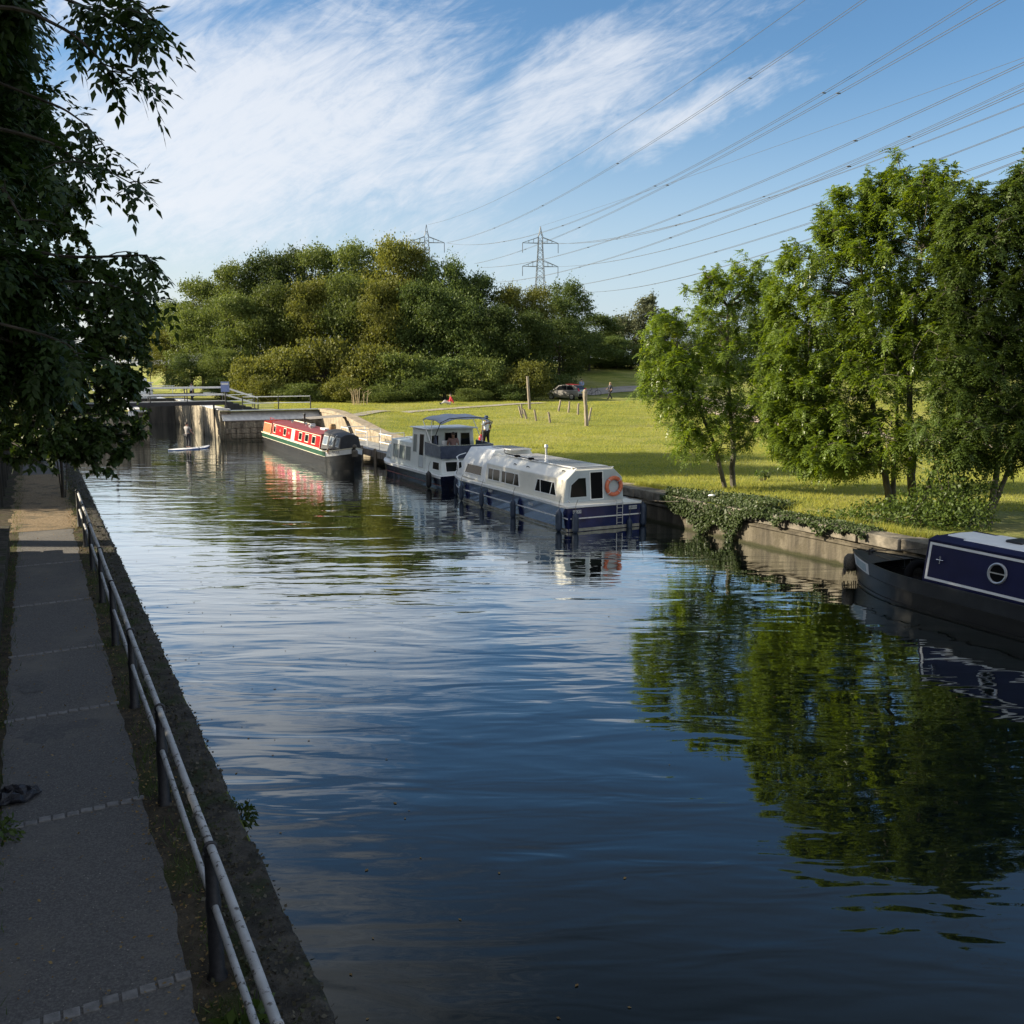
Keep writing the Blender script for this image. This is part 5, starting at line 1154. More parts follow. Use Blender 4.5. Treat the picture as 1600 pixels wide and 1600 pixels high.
# man by the white boat, back to the viewer, looking at the boats
g=G(760,699); man=person('man in navy sun hat white t-shirt and black trousers standing on the bank',g,face(-.55,.85),dict(
 knL=(-.12,.05,.49),anL=(-.13,.03,.09),toL=(-.17,.19,.035),knR=(.11,0,.49),anR=(.13,-.09,.09),toR=(.16,.07,.035),elL=(-.27,-.04,1.15),wrL=(-.29,.06,.92),haL=(-.29,.08,.84),elR=(.28,-.05,1.15),wrR=(.27,.10,.95),haR=(.25,.14,.88)),mat_shirtw,mat_jean,skin=mat_skind,hat=mat_hatb,hair=mat_hair,scale=1.02)
h=man.matrix_basis@(Vector((-.29,.09,.78))*1.02); bagm=thing('carrier_bag','bright red carrier bag held by the man in the navy hat','bag',h,man.rotation_euler[2])
mb=MB(); secs=[]
for z,sx,sy in ((-.46,.10,.07),(-.44,.14,.10),(-.25,.15,.11),(-.10,.12,.07),(-.04,.05,.03)): secs.append([(sx*math.cos(t)*(1+.06*math.sin(3*t)),sy*math.sin(t)*(1+.08*math.cos(4*t)),z) for t in np.linspace(0,2*math.pi,17)])
MB().loft(secs).build('sack',M('red_plastic_bag',(.50,.02,.03),(.58,.04,.05),8,.35,.5,20),bagm); MB().tube([(-.04,0,-.06),(-.03,0,.01),(.03,0,.01),(.04,0,-.06)],.010,6).build('handles',mat_red,bagm)
# person sitting inside the white boat
person('person in a dark sleeveless top sitting under the bimini of the white boat',onb(wb,(1.45,.28,1.30)),wb.rotation_euler[2]+R(60),dict(pelvis=(0,0,.50),waist=(0,-.04,.65),chest=(0,-.06,.87),neck=(0,-.05,1.04),jaw=(0,-.02,1.12),head=(0,-.03,1.21),shL=(-.19,-.05,.97),elL=(-.27,.05,.72),wrL=(-.20,.25,.66),haL=(-.17,.32,.65),shR=(.19,-.05,.97),elR=(.27,.05,.72),wrR=(.20,.25,.66),haR=(.17,.32,.65),
 hipL=(-.10,.03,.49),knL=(-.13,.42,.50),anL=(-.13,.44,.18),toL=(-.13,.58,.15),hipR=(.10,.03,.49),knR=(.13,.42,.50),anR=(.13,.44,.18),toR=(.13,.58,.15)),mat_pink2,mat_darkc,skin=mat_skind,hair=mat_hair)
SIT=dict(pelvis=(0,0,.12),waist=(0,-.06,.27),chest=(0,-.10,.49),neck=(0,-.08,.66),jaw=(0,-.05,.74),head=(0,-.06,.83),shL=(-.19,-.09,.60),elL=(-.27,-.22,.34),wrL=(-.26,-.32,.10),haL=(-.26,-.36,.05),shR=(.19,-.09,.60),elR=(.27,-.02,.36),wrR=(.16,.20,.30),haR=(.13,.27,.29),hipL=(-.10,.05,.12),knL=(-.13,.47,.20),anL=(-.14,.85,.08),toL=(-.15,.92,.20),hipR=(.10,.05,.12),knR=(.13,.44,.36),anR=(.12,.72,.08),toR=(.13,.87,.04))
g=G(703,632); person('person in a red top and pale trousers sitting on the grass below the trees',g,face(-.95,-.15),SIT,mat_red,mat_paletr,hair=mat_hair,sleeve=1.2)
# walking woman
WALK=dict(hipL=(-.09,0,.88),knL=(-.10,.17,.50),anL=(-.10,.26,.11),toL=(-.10,.42,.07),knR=(.10,-.03,.48),anR=(.10,-.30,.13),toR=(.11,-.17,.05),elL=(-.24,-.10,1.14),wrL=(-.22,.03,.93),haL=(-.21,.08,.86),elR=(.23,.10,1.14),wrR=(.19,.28,1.08),haR=(.16,.34,1.06),toR2=(0,0,0))
WALK.pop('toR2')
g=G(953,624); person('fair haired woman in dark clothes walking across the grass right of the car',g,face(-.8,-.4),WALK,mat_darkc,mat_jean,hair=mat_blond,longhair=True,sleeve=.9,scale=.97)
g=G(909,619); person('person in a pale blue shirt standing behind the grey car',g+Vector((0,.6,0)),face(-.3,-.9),dict(elL=(-.25,.05,1.16),wrL=(-.12,.24,1.12),haL=(-.06,.28,1.12)),mat_bluec,mat_jean,hair=mat_hair,sleeve=1.2)
# bicycle leaning by that person
bk0=G(914,620)+Vector((.9,.4,0)); bk=thing('bicycle','dark bicycle standing beside the person in the pale blue shirt','bicycle',bk0,R(12))
for x in (-.52,.52):
    MB().torus((x,0,.34),.33,.018,(1,0,0),(0,0,1),28,6).build('wheel',mat_blackiron,bk)
mb=MB(); 
for a,b_ in (((-.52,0,.34),(-.05,0,.32)),((-.05,0,.32),(.42,0,.72)),((-.52,0,.34),(-.18,0,.78)),((-.05,0,.32),(-.2,0,.86)),((-.18,0,.78),(.40,0,.82)),((.40,0,.90),(.52,0,.34))): mb.tube([a,b_],.016,6)
mb.build('frame',mat_blackiron,bk); mb=MB(); mb.tube([(.36,-.28,.98),(.42,-.1,.96),(.42,.1,.96),(.36,.28,.98)],.014,6); mb.tube([(.42,0,.96),(.40,0,.88)],.014,6); mb.build('handlebar',mat_blackiron,bk)
MB().ball((-.21,0,.90),.13,.07,.035).build('saddle',mat_blackiron,bk)
# paddle boarder
sp0=P(296,702,0); hd=R(52)
sb=thing('paddleboard','blue and white paddleboard carrying a standing paddler below the lock','paddleboard',sp0,hd)
def bsec(x,k=1.0):
    t=abs(x)/1.65; h=.40*(1-t**3.2)**.6 if t<1 else .01; return max(.012,h)*k
secs=[[(x,y*bsec(x),z+.10*max(0,(x-.6)/1.05)**2) for y,z in ((-1,.0),(-.97,.06),(-.6,.10),(.6,.10),(.97,.06),(1,.0))] for x in np.linspace(-1.65,1.65,25)]
MB().loft(secs).build('deck_pad',mat_white,sb)
secs=[[(x,y*bsec(x,1.03),z+.10*max(0,(x-.6)/1.05)**2) for y,z in ((1,.055),(1,-.02),(.5,-.05),(-.5,-.05),(-1,-.02),(-1,.055))] for x in np.linspace(-1.66,1.66,25)]
MB().loft(secs).build('hull',M('board_blue',(.02,.10,.30),(.03,.13,.36),3,.3),sb)
pdl=person('paddler in dark shorts standing on the blue paddleboard',sp0+Vector((-.1,0,.11)),face(.5,.85),dict(haL=(.02,.36,1.28),wrL=(-.04,.31,1.30),elL=(-.24,.16,1.22),elR=(.28,.10,1.14),wrR=(.22,.34,.98),haR=(.20,.40,.96),knL=(-.13,.08,.50),anL=(-.14,0,.09),knR=(.13,.08,.50),anR=(.14,0,.09)),cloth('grey_rash_vest',(.26,.25,.25)),mat_darkc,shoes=False,skin=mat_skin,hair=mat_hair)
M4=pdl.matrix_basis; a=M4@Vector((-.06,.40,1.34)); b_=M4@Vector((.50,.52,-.12)); pa=thing('paddle','long paddle held down into the water by the paddler','paddle',a)
MB().tube([(0,0,0),(b_-a)],.016,8).build('shaft',mat_blackiron,pa); d=(b_-a).normalized(); sd=d.cross(Vector((0,1,0))).normalized()
MB().obox((b_-a)+d*.1,d*.22,sd*.09,d.cross(sd)*.012).build('blade',mat_blackiron,pa,bevel=.01); MB().obox((0,0,0),sd*.06,d*.018,d.cross(sd)*.018).build('grip',mat_blackiron,pa,bevel=.006)
# figures at the lock
g=Vector(PD(331,626,98)); g.z=gz(g); person('person in a pale top standing beyond the footbridge at the lock',uv(LB+1.6,100.5,2.3),face(-.6,-.7),{},mat_shirtw,mat_darkc,hair=mat_hair)
# ================================================================== car
cg=G(884,625); car=thing('parked_car','grey hatchback with red tail parked on the grass edge','car',cg+Vector((.1,.9,0)),0)
hx=Vector((-.80,.60,0)).normalized(); car.rotation_euler=(0,0,math.atan2(hx.y,hx.x))
mat_car=M('car_grey_paint',(.24,.235,.225),(.28,.275,.265),1,.28,metal=.35,coat=.5); mat_tyre=M('tyre_rubber',(.012,.012,.013),(.02,.02,.02),20,.8); mat_carred=M('red_lamp_plastic',(.40,.012,.02),(.46,.02,.03),3,.2); mat_roofred=M('red_roof_panel',(.42,.03,.045),(.48,.05,.06),3,.3)
st=[(-1.98,.62,.46,.72,.30),(-1.93,.80,.36,.98,.26),(-1.5,.85,.26,1.0,.20),(-.6,.87,.22,.97,.18),(.5,.87,.22,.95,.18),(1.1,.85,.24,.92,.2),(1.6,.80,.28,.84,.22),(1.92,.70,.34,.72,.27),(2.02,.52,.42,.62,.33)]
secs=[]
for x,hw,zb_,zt,_ in st: secs.append([(x,hw*.75,zt+.03),(x,hw*.97,zt-.05),(x,hw,lerp(zb_,zt,.55)),(x,hw*.97,lerp(zb_,zt,.2)),(x,hw*.85,zb_),(x,-hw*.85,zb_),(x,-hw*.97,lerp(zb_,zt,.2)),(x,-hw,lerp(zb_,zt,.55)),(x,-hw*.97,zt-.05),(x,-hw*.75,zt+.03),(x,0,zt+.06)])
secs=[q+[q[0]] for q in secs]; MB().loft(secs).build('body',mat_car,car)
g0=[(-1.88,.70,1.0),(-1.45,.62,1.44),(-.2,.60,1.53),(.55,.61,1.44),(1.18,.70,.96)]
secs=[[(x,hw,z),(x,hw+.06*(1 if 0<i<4 else 0),.96),(x,-hw-.06*(1 if 0<i<4 else 0),.96),(x,-hw,z),(x,0,z+.03),(x,hw,z)] for i,(x,hw,z) in enumerate(g0)]
MB().loft(secs).build('cabin',mat_car,car)
MB().slab([(-1.40,.55,1.50),(-1.40,-.55,1.50),(-.25,-.54,1.572),(-.25,.54,1.572)],.008).build('roof_panel',mat_roofred,car) 
for sd in (1,-1):
    for q in ([(-1.38,.70,1.02),(-.55,.715,1.02),(-.55,.65,1.42),(-1.15,.66,1.38)],[(-.45,.715,1.02),(.85,.73,1.0),(.42,.665,1.38),(-.45,.655,1.43)]):
        q=[(x,sd*(y+.012),z) for x,y,z in q]; MB().slab(q if sd<0 else q[::-1],.012).build('side_window',glass,car)
    MB().slab([(-1.95,sd*.50,.88),(-1.95,sd*.78,.86),(-1.86,sd*.76,1.16),(-1.80,sd*.55,1.18)][::(1 if sd<0 else -1)],.05,-.01).build('tail_lamp',mat_carred,car)
    MB().slab([(1.86,sd*.42,.62),(1.80,sd*.70,.64),(1.72,sd*.72,.78),(1.80,sd*.45,.77)][::(-1 if sd<0 else 1)],.06,0).build('headlight',mat_steel,car)
    MB().obox((.82,sd*.98,1.02),(.07,0,0),(0,.09,0),(0,0,.06)).build('wing_mirror',mat_car,car,bevel=.02)
    for x in (-1.22,1.26):
        mb=MB(); mb.lathe([(.14,-.10),(.30,-.10),(.325,-.07),(.325,.07),(.30,.10),(.14,.10)],22,(x,sd*.80,.325),'y'); wv=mb.build('wheel',mat_tyre,car)
        mb=MB(); mb.lathe([(.02,.104),(.21,.104),(.215,.112),(.02,.120)] if sd>0 else [(.02,-.104),(.21,-.104),(.215,-.112),(.02,-.120)],18,(x,sd*.80,.325),'y'); mb.build('rim',mat_alu,wv)
MB().slab([(-1.915,.55,1.03),(-1.915,-.55,1.03),(-1.52,-.55,1.42),(-1.52,.55,1.42)],.02,0).build('rear_window',glass,car)
MB().slab([(1.10,.58,1.03),(1.10,-.58,1.03),(.62,-.54,1.42),(.62,.54,1.42)][::-1],.02,.0).build('windscreen',glass,car)
MB().box(-2.06,-1.96,-.66,.66,.40,.62).build('rear_bumper',mat_tyre,car,bevel=.03); MB().box(-2.02,-1.985,-.26,.26,.72,.83).build('number_plate',M('plate_yellow',(.55,.42,.05)),car)
# ================================================================== pylons and power lines
mat_lat=M('galvanised_lattice',(.12,.13,.14),(.17,.18,.19),1,.6,metal=.4)
mat_wire=M('conductor',(.05,.055,.065),(.07,.075,.085),1,.6)
def pylon(label,px,Y,topy,arms,hw):
    b0=PD(px,570,Y); gx_=b0.x; zb=4.0; top=PD(px,topy,Y).z; o=thing('pylon',label,'pylon',(gx_,Y,zb)); H_=top-zb; rot=R(8)
    azs=[PD(px,a,Y).z-zb for a in arms]
    def half(z): 
        if z>azs[0]+1.2: return max(.03,.72*(H_-z)/(H_-azs[0]-1.2)) if z>azs[0]+2.5 else .72
        return lerp(.72,3.4,max(0.0,(azs[0]-z)/azs[0])**1.15)
    zs=[0]; 
    while zs[-1]<azs[0]+2.5: zs.append(zs[-1]+max(1.5,1.25*half(zs[-1])))
    zs.append(H_)
    mb=MB()
    for k in range(len(zs)-1):
        a,b_=half(zs[k]),half(zs[k+1]); th=.17 if zs[k]<azs[0] else .13; ca=[(a,a),(-a,a),(-a,-a),(a,-a)]; cb=[(b_,b_),(-b_,b_),(-b_,-b_),(b_,-b_)]
        for i in range(4):
            j=(i+1)%4; mb.bar((*ca[i],zs[k]),(*cb[i],zs[k+1]),th)
            mb.bar((*ca[i],zs[k]),(*cb[j],zs[k+1]),th*.6); 
            if k%2==0: mb.bar((*cb[i],zs[k+1]),(*cb[j],zs[k+1]),th*.6)
    mb.build('tower',mat_lat,o,smooth=False)
    for az in azs:
        for s_ in (-1,1):
            mb=MB(); a=half(az); 
            for y in (-a,a):
                mb.bar((s_*a,y,az),(s_*hw,0,az),.14); mb.bar((s_*a,y,az+1.9),(s_*hw,0,az+.05),.14)
                for t in (.3,.6): 
                    p=Vector((s_*a,y,az)).lerp(Vector((s_*hw,0,az)),t); q_=Vector((s_*a,y,az+1.9)).lerp(Vector((s_*hw,0,az+.05)),t); mb.bar(p,q_,.08)
            ar=mb.build('cross_arm',mat_lat,o,smooth=False)
            mb=MB(); mb.tube([(s_*hw,0,az),(s_*hw,-.1,az-3.2)],.11,6); mb.build('insulator',mat_wire,ar)
    o.rotation_euler=(0,0,rot); return o
pylon('lattice pylon with two visible cross arms standing clear over the trees',843.5,330,354,(380,416.5,454),6.1)
pylon('lattice pylon left of the other, mostly hidden behind the wooded hill',669,330,351,(379,416,454),6.0)
pylon('tiny far lattice pylon peeking over the trees right of the main pylon',911,800,448,(457,470,484),6.0)
def wire(label,p0,p1,p2,Y0,Hend,gap=.0,rad=.05):
    """conductor through three sight lines, straight in plan from the pylon to an end at a given height"""
    A=PD(p0[0],p0[1],Y0); r2=ray(*p2); t=(Hend-HC)/r2.z; C=Vector((r2.x*t,r2.y*t,Hend)); r1=ray(*p1)
    # where the sight line of p1 meets the vertical plane through A and C
    d=C-A; k=r1.x/r1.y; s_=(k*A.y-A.x)/(d.x-k*d.y); Ym=A.y+d.y*s_; zm=HC+r1.z/r1.y*Ym
    lin=A.z+d.z*s_; sag=(lin-zm)/(4*s_*(1-s_)) if 0.02<s_<.98 else 2.0; sag=min(max(sag,.5),14)
    o=thing('power_line',label,'cable',A,0,'overhead power lines'); sd=Vector((-d.y,d.x,0)).normalized()
    ts=np.linspace(0,1.25,50)
    for g_ in ((-gap/2,gap/2) if gap else (0,)):
        MB().tube([d*t-Vector((0,0,sag*4*t*(1-t)))+sd*g_ for t in ts],rad,5).build('conductor',mat_wire,o)
    if gap:
        for t in np.linspace(.3,1.1,5):
            c=d*t-Vector((0,0,sag*4*t*(1-t))); MB().obox(c,sd*(gap/2+.03),Vector((0,0,.06)),d.normalized()*.06).build('spacer',mat_wire,o)
    return o
WL=[('thin earth wire crossing the sky from the left pylon top to the upper edge',(669,351),(880,256),(1258,0),330,47,0),
('upper cable of the left pylon meeting the top edge left of the others',(699,379),(1000,234),(1350,0),330,42,.45),
('cable running just below the first pair from the left pylon',(699,380),(1136,232),(1523,0),330,40,.45),
('cable leaving the picture at the top right corner',(742,412),(1130,244),(1567,0),330,36,.45),
('faint earth wire from the main pylon top to the right edge',(843,354),(1186,235),(1600,90),330,47,0),
('cable ending highest of the doubled ones on the right edge',(750,418),(1271,249),(1600,99),330,31,.45),
('cable from the upper right arm of the main pylon to the right edge',(871,380),(1226,295),(1600,131),330,38,.45),
('cable close beneath the upper right arm cable of the main pylon',(871,381),(1106,338),(1600,162),330,37,.3),
('lowest long cable of the left pylon passing beyond the main pylon foot',(740,441),(1116,346),(1600,140),330,28,.45),
('cable from the lower right arm of the main pylon behind the ash tops',(873,416.5),(1200,344),(1600,198),330,31,.3),
('cable just above the treetops ending low at the right edge',(820,454),(1010,423),(1600,236),330,25,.45),
('lower cable passing behind the ash crown to the right edge',(873,454),(1100,425),(1600,248),330,24,.3)]
for w_ in WL: wire(w_[0],*w_[1:5],w_[5],w_[6],.031 if w_[6] else .034)
# ================================================================== trees
mat_barkash=M('ash_bark',(.075,.068,.052),(.17,.155,.12),6,.85,.9,26,stretch=(1,1,.25),c3=(.05,.055,.03),s3=1.5,bdist=.02)
mat_barkdark=M('dark_bark',(.025,.021,.017),(.06,.05,.04),6,.9,.8,26,stretch=(1,1,.25),bdist=.02)
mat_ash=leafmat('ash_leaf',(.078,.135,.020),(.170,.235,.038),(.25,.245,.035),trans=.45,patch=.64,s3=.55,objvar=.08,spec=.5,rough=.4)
mat_ashshade=leafmat('ash_leaf_shaded',(.042,.076,.016),(.095,.138,.028),(.14,.155,.028),trans=.35,patch=.64,s3=.6,objvar=.08)  # darker copy of the ash leaf; right bank shade put into its colour
mat_syc=leafmat('sycamore_leaf',(.020,.042,.010),(.046,.075,.016),(.10,.075,.018),trans=.25,patch=.66,s3=.5,objvar=.1)
mat_fore=leafmat('foreground_leaf',(.016,.036,.010),(.040,.070,.016),None,trans=.28,objvar=.05)
def bez(a,b,c,n): 
    t=np.linspace(0,1,n)[:,None]; return (1-t)**2*a+2*t*(1-t)*b+t*t*c
def compound(p,d,r,ln=.26,npair=4,lw=.028,ll=.085,droop=.5):
    """pinnate leaves: p bases, d directions -> leaflet quads"""
    n=len(p); d=d/np.linalg.norm(d,axis=1,keepdims=True); up=np.array([0,0,1.0])
    s_=np.cross(d,up); s_/=np.linalg.norm(s_,axis=1,keepdims=True)+1e-6; nn=np.cross(s_,d)+rnd_unit(n,r)*.35; nn/=np.linalg.norm(nn,axis=1,keepdims=True)
    s_=np.cross(d,nn); L_=ln*r.uniform(.7,1.25,n)[:,None]; Vs=[];Fs=[];o=0
    for k in range(npair):
        t=(k+.7)/(npair+.3)
        for sg in (-1,1):
            base=p+d*L_*t+np.array([0,0,-1.0])*L_*droop*t*t
            dd=d*.55+s_*sg*.85+rnd_unit(n,r)*.22+np.array([0,0,-.25]); V_,F_=leafquads(base,dd,nn,ll*r.uniform(.75,1.2,n),lw*r.uniform(.8,1.2,n),.18); Vs.append(V_);Fs.append(F_+o);o+=len(V_)
    base=p+d*L_+np.array([0,0,-1.0])*L_*droop; V_,F_=leafquads(base,d+rnd_unit(n,r)*.2+np.array([0,0,-.3]),nn,ll*1.1*np.ones(n),lw*np.ones(n),.2); Vs.append(V_);Fs.append(F_+o)
    return np.concatenate(Vs),np.concatenate(Fs)
def in_ell(ells,n,r,shell=.55):
    """points in a union of ellipsoids, weighted to the outer part"""
    w_=np.array([(e[3]*e[4]*e[5])**.62 for e in ells]); k=r.choice(len(ells),n,p=w_/w_.sum()); e=np.array(ells)[k]; u=rnd_unit(n,r)
    rad=shell+(1-shell)*r.random(n)**.7; rad=np.where(r.random(n)<.25,r.random(n),rad)
    return e[:,:3]+u*e[:,3:6]*rad[:,None]
def broadleaf(name,label,loc,stems,ells,ntwig,nleaf,seed,lm,bm_,cat='tree',group=None,leafargs={},r0=.10,tw=.75):
    """stems: list of polylines (local). Limbs fork from them to points through the crown, leaves sit on the twigs."""
    r=np.random.default_rng(seed); o=thing(name,label,cat,loc,0,group); tb=MB()
    S_=[]
    for st_ in stems:
        pts,ra,rb=st_; pts=np.array(pts,float); n=len(pts)*4; tt=np.linspace(0,len(pts)-1,n); P_=np.stack([np.interp(tt,range(len(pts)),pts[:,k]) for k in range(3)],-1)
        P_[1:-1]=(P_[:-2]+P_[2:]+2*P_[1:-1])/4; P_+=r.normal(0,.012,P_.shape)
        tb.tube([tuple(q) for q in P_],[lerp(ra,rb,k/(n-1)) for k in range(n)],9); 
        for k in range(n//3,n): S_.append((P_[k],lerp(ra,rb,k/(n-1))))
    SP_=np.array([q for q,_ in S_]); SR=np.array([q for _,q in S_])
    tips=in_ell(ells,ntwig,r); LP=[];LD=[]
    nl=max(10,ntwig//9); limbs=in_ell(ells,nl,r,.35); limbP=[];limbR=[]
    for q in limbs:
        cost=np.linalg.norm(SP_-q,axis=1)+np.maximum(0,SP_[:,2]-q[2]+.3)*1.6; k=int(np.argmin(cost+r.random(len(cost))*.5)); a=SP_[k]
        mid=(a+q)/2+np.array([0,0,.12])*np.linalg.norm(q-a)+r.normal(0,.08,3)*np.linalg.norm(q-a); B=bez(a,mid,q,7); ra=min(SR[k]*.6,.012+.012*np.linalg.norm(q-a)); 
        tb.tube([tuple(x) for x in B],[lerp(ra,.007,j/6) for j in range(7)],6,cap=False)
        for j in range(2,7): limbP.append(B[j]); limbR.append(lerp(ra,.007,j/6))
    limbP=np.array(limbP)
    for q in tips:
        cost=np.linalg.norm(limbP-q,axis=1)+np.maximum(0,limbP[:,2]-q[2])*.8; k=int(np.argmin(cost)); a=limbP[k]; D=np.linalg.norm(q-a)
        if D>2.2: q=a+(q-a)/D*2.2
        mid=(a+q)/2+np.array([0,0,.10])*D+r.normal(0,.06,3)*D; B=bez(a,mid,q,5)
        tb.tube([tuple(x) for x in B],[lerp(min(limbR[k],.010),.003,j/4) for j in range(5)],4,cap=False)
        t=r.uniform(1-tw,1.03,nleaf); ix=t*4; i0=np.clip(ix.astype(int),0,3); fr=(ix-i0)[:,None]; pp=B[i0]*(1-fr)+B[i0+1]*fr+r.normal(0,.02,(nleaf,3))
        dd=(B[4]-B[1]); dd=dd/(np.linalg.norm(dd)+1e-6); LP.append(pp); LD.append(dd[None]*.55+rnd_unit(nleaf,r)*.95+np.array([0,0,.10]))
    tb.build('trunk',bm_,o)
    V_,F_=compound(np.concatenate(LP),np.concatenate(LD),r,**leafargs); npmesh('crown',V_,F_,lm,o); return o
def E(px,py,Y,rx,rz,base,ry=None):
    c=PD(px,py,Y)-Vector(base); k=Y/F; return (c.x,c.y,c.z,rx*k,(ry if ry else rx*k*.9),rz*k)
# two stemmed ash beside the ivy
b0=uv(UR+.75,29.9,1.1); b0=Vector((8.55,36.6,1.1))
def st(base,pts,ra,rb): return ([tuple(Vector((0,0,-.2)))] + [tuple(PD(px,py,Y)-Vector(base)) for px,py,Y in pts],ra,rb)
def st2(base,p0,pts,ra,rb): return ([tuple(PD(*p0)-Vector(base)-Vector((0,0,.2)))]+[tuple(PD(px,py,Y)-Vector(base)) for px,py,Y in pts],ra,rb)
broadleaf('ash_tree','slender two stemmed ash tree growing from the ivy on the wharf wall',b0,
 [st2(b0,(1148,765,36.6),[(1144,735,36.6),(1147,690,36.6),(1140,640,36.7),(1136,560,36.6),(1138,480,36.6)],.125,.035),
  st2(b0,(1136,768,36.4),[(1126,735,36.3),(1118,700,36.2),(1098,650,36.0),(1075,590,35.8),(1060,540,35.7)],.10,.03),
  st2(b0,(1148,697,36.6),[(1172,688,36.7),(1192,655,36.9),(1195,600,37.0),(1182,540,37.1)],.06,.025)],
 [E(1085,560,36.2,78,88,b0),E(1150,500,36.8,80,92,b0),E(1062,600,35.6,66,70,b0),E(1030,590,35.6,46,55,b0),E(1170,590,37,76,92,b0),E(1115,660,36.2,92,55,b0),E(1175,460,37,48,58,b0),E(1080,690,36,42,36,b0),E(1130,455,36.7,50,48,b0),E(1205,520,37.2,45,80,b0),E(1200,640,37,50,50,b0),E(1155,425,36.8,16,30,b0),E(1040,520,36,40,40,b0),E(1075,470,36.2,12,30,b0),E(1100,440,36.4,11,30,b0),E(1125,418,36.6,9,24,b0),E(1190,418,37,12,26,b0),E(1008,560,35.5,18,16,b0)],
 850,15,51,mat_ash,mat_barkash,leafargs=dict(ln=.27,npair=4,lw=.022,ll=.088))
# the big multi stemmed ash
b1=Vector((12.2,31.1,1.1))
broadleaf('ash_tree','big bushy multi stemmed ash tree behind the bow of the navy narrowboat',b1,
 [st2(b1,(1392,800,31.0),[(1386,760,31),(1378,715,31.1),(1365,640,31.3),(1350,520,31.5),(1345,400,31.6)],.13,.035),
  st2(b1,(1398,800,31.0),[(1396,740,31.1),(1400,700,31.2),(1402,620,31.6),(1410,480,31.8)],.09,.03),
  st2(b1,(1425,805,30.6),[(1424,760,30.6),(1425,700,30.6),(1420,620,30.5),(1430,500,30.4),(1440,390,30.4)],.16,.04),
  st2(b1,(1432,805,30.5),[(1450,760,30.4),(1470,715,30.3),(1482,640,30.2),(1490,520,30.0)],.12,.035),
  st2(b1,(1390,730,31.1),[(1330,690,31.3),(1280,640,31.5),(1262,580,31.6)],.07,.02)],
 [E(1300,480,31.6,110,130,b1),E(1385,400,31.6,110,125,b1),E(1280,600,31.6,95,95,b1),E(1400,560,30.6,120,140,b1),E(1345,690,31,120,55,b1),E(1255,660,31.8,62,60,b1),E(1430,330,31,75,70,b1),E(1330,345,31.7,55,62,b1),E(1470,470,30.4,80,110,b1),E(1375,310,31.5,32,46,b1),E(1420,290,31.3,22,36,b1),E(1225,560,32,45,80,b1),E(1480,320,30.5,32,60,b1),E(1240,460,32,45,70,b1),E(1300,700,31,80,40,b1),E(1345,285,31.6,12,30,b1),E(1392,268,31.5,12,34,b1),E(1445,280,31,14,36,b1),E(1290,350,31.8,14,34,b1),E(1235,400,32,14,34,b1),E(1470,275,30.6,9,30,b1),E(1310,320,31.8,10,34,b1),E(1205,470,32,12,30,b1),E(1215,600,31.8,48,60,b1),E(1230,690,31.6,50,34,b1),E(1490,560,30.2,70,90,b1),E(1505,400,29.8,46,105,b1),E(1240,650,31.8,58,70,b1),E(1300,725,31,60,26,b1),E(1365,262,31.5,8,26,b1)],
 2200,15,52,mat_ash,mat_barkash,leafargs=dict(ln=.27,npair=4,lw=.024,ll=.090))
b2=Vector((14.75,28.4,1.1))
broadleaf('ash_tree','dark ash tree at the right edge above the navy narrowboat cabin',b2,
 [st2(b2,(1545,815,28.4),[(1552,770,28.4),(1560,720,28.4),(1570,640,28.4),(1568,500,28.5),(1560,400,28.5)],.11,.03),
  st2(b2,(1550,790,28.4),[(1575,735,28.3),(1600,680,28.2),(1625,560,28.1)],.08,.03)],
 [E(1560,430,28.5,85,130,b2),E(1600,560,28.2,105,130,b2),E(1520,580,28,75,95,b2),E(1580,340,28.5,48,70,b2),E(1640,430,28,85,130,b2),E(1590,680,28,110,55,b2),E(1490,680,27.8,70,48,b2),E(1600,300,28.4,30,38,b2),E(1660,650,28,90,90,b2),E(1540,310,28.5,12,34,b2),E(1575,270,28.5,10,30,b2),E(1600,265,28.4,8,36,b2),E(1510,350,28.6,12,34,b2),E(1502,370,28.8,44,85,b2),E(1492,480,28.8,50,80,b2)],
 1650,14,53,mat_ashshade,mat_barkash,leafargs=dict(ln=.27,npair=4,lw=.024,ll=.090))
# undergrowth under the big ash
def shrub(name,label,loc,ells,n,seed,lm,ls=.09,cat='shrub',stems=8,group=None,asp=.32,shell=.5):
    r=np.random.default_rng(seed); o=thing(name,label,cat,loc,0,group); p=in_ell(ells,n,r,shell); p=p[p[:,2]>-.05]; n=len(p)
    d=rnd_unit(n,r)+np.array([0,0,-.25]); s_=ls*r.uniform(.6,1.3,n); V_,F_=leafquads(p,d,rnd_unit(n,r)+np.array([-.2,-.2,.8]),s_,s_*asp,.15); npmesh('foliage',V_,F_,lm,o)
    mb=MB()
    for k in range(stems):
        q=in_ell(ells,1,r)[0]; q[2]=abs(q[2]); a=np.array([q[0]*.15,q[1]*.15,-.1]); B=bez(a,np.array([q[0]*.5,q[1]*.5,q[2]*.7]),q,6); mb.tube([tuple(x) for x in B],[lerp(.022,.005,j/5) for j in range(6)],5)
    mb.build('stems',mat_barkdark,o); return o
b3=Vector((11.9,28.2,1.1))
shrub('shrub','leafy undergrowth round the stems of the big ash behind the wharf wall',b3,[E(1440,800,28.0,75,40,b3),E(1385,805,28.6,70,28,b3),E(1470,770,28.4,45,45,b3),E(1310,808,29.2,60,14,b3),E(1500,805,27.6,60,35,b3)],5600,61,mat_ashshade,.11,stems=14)
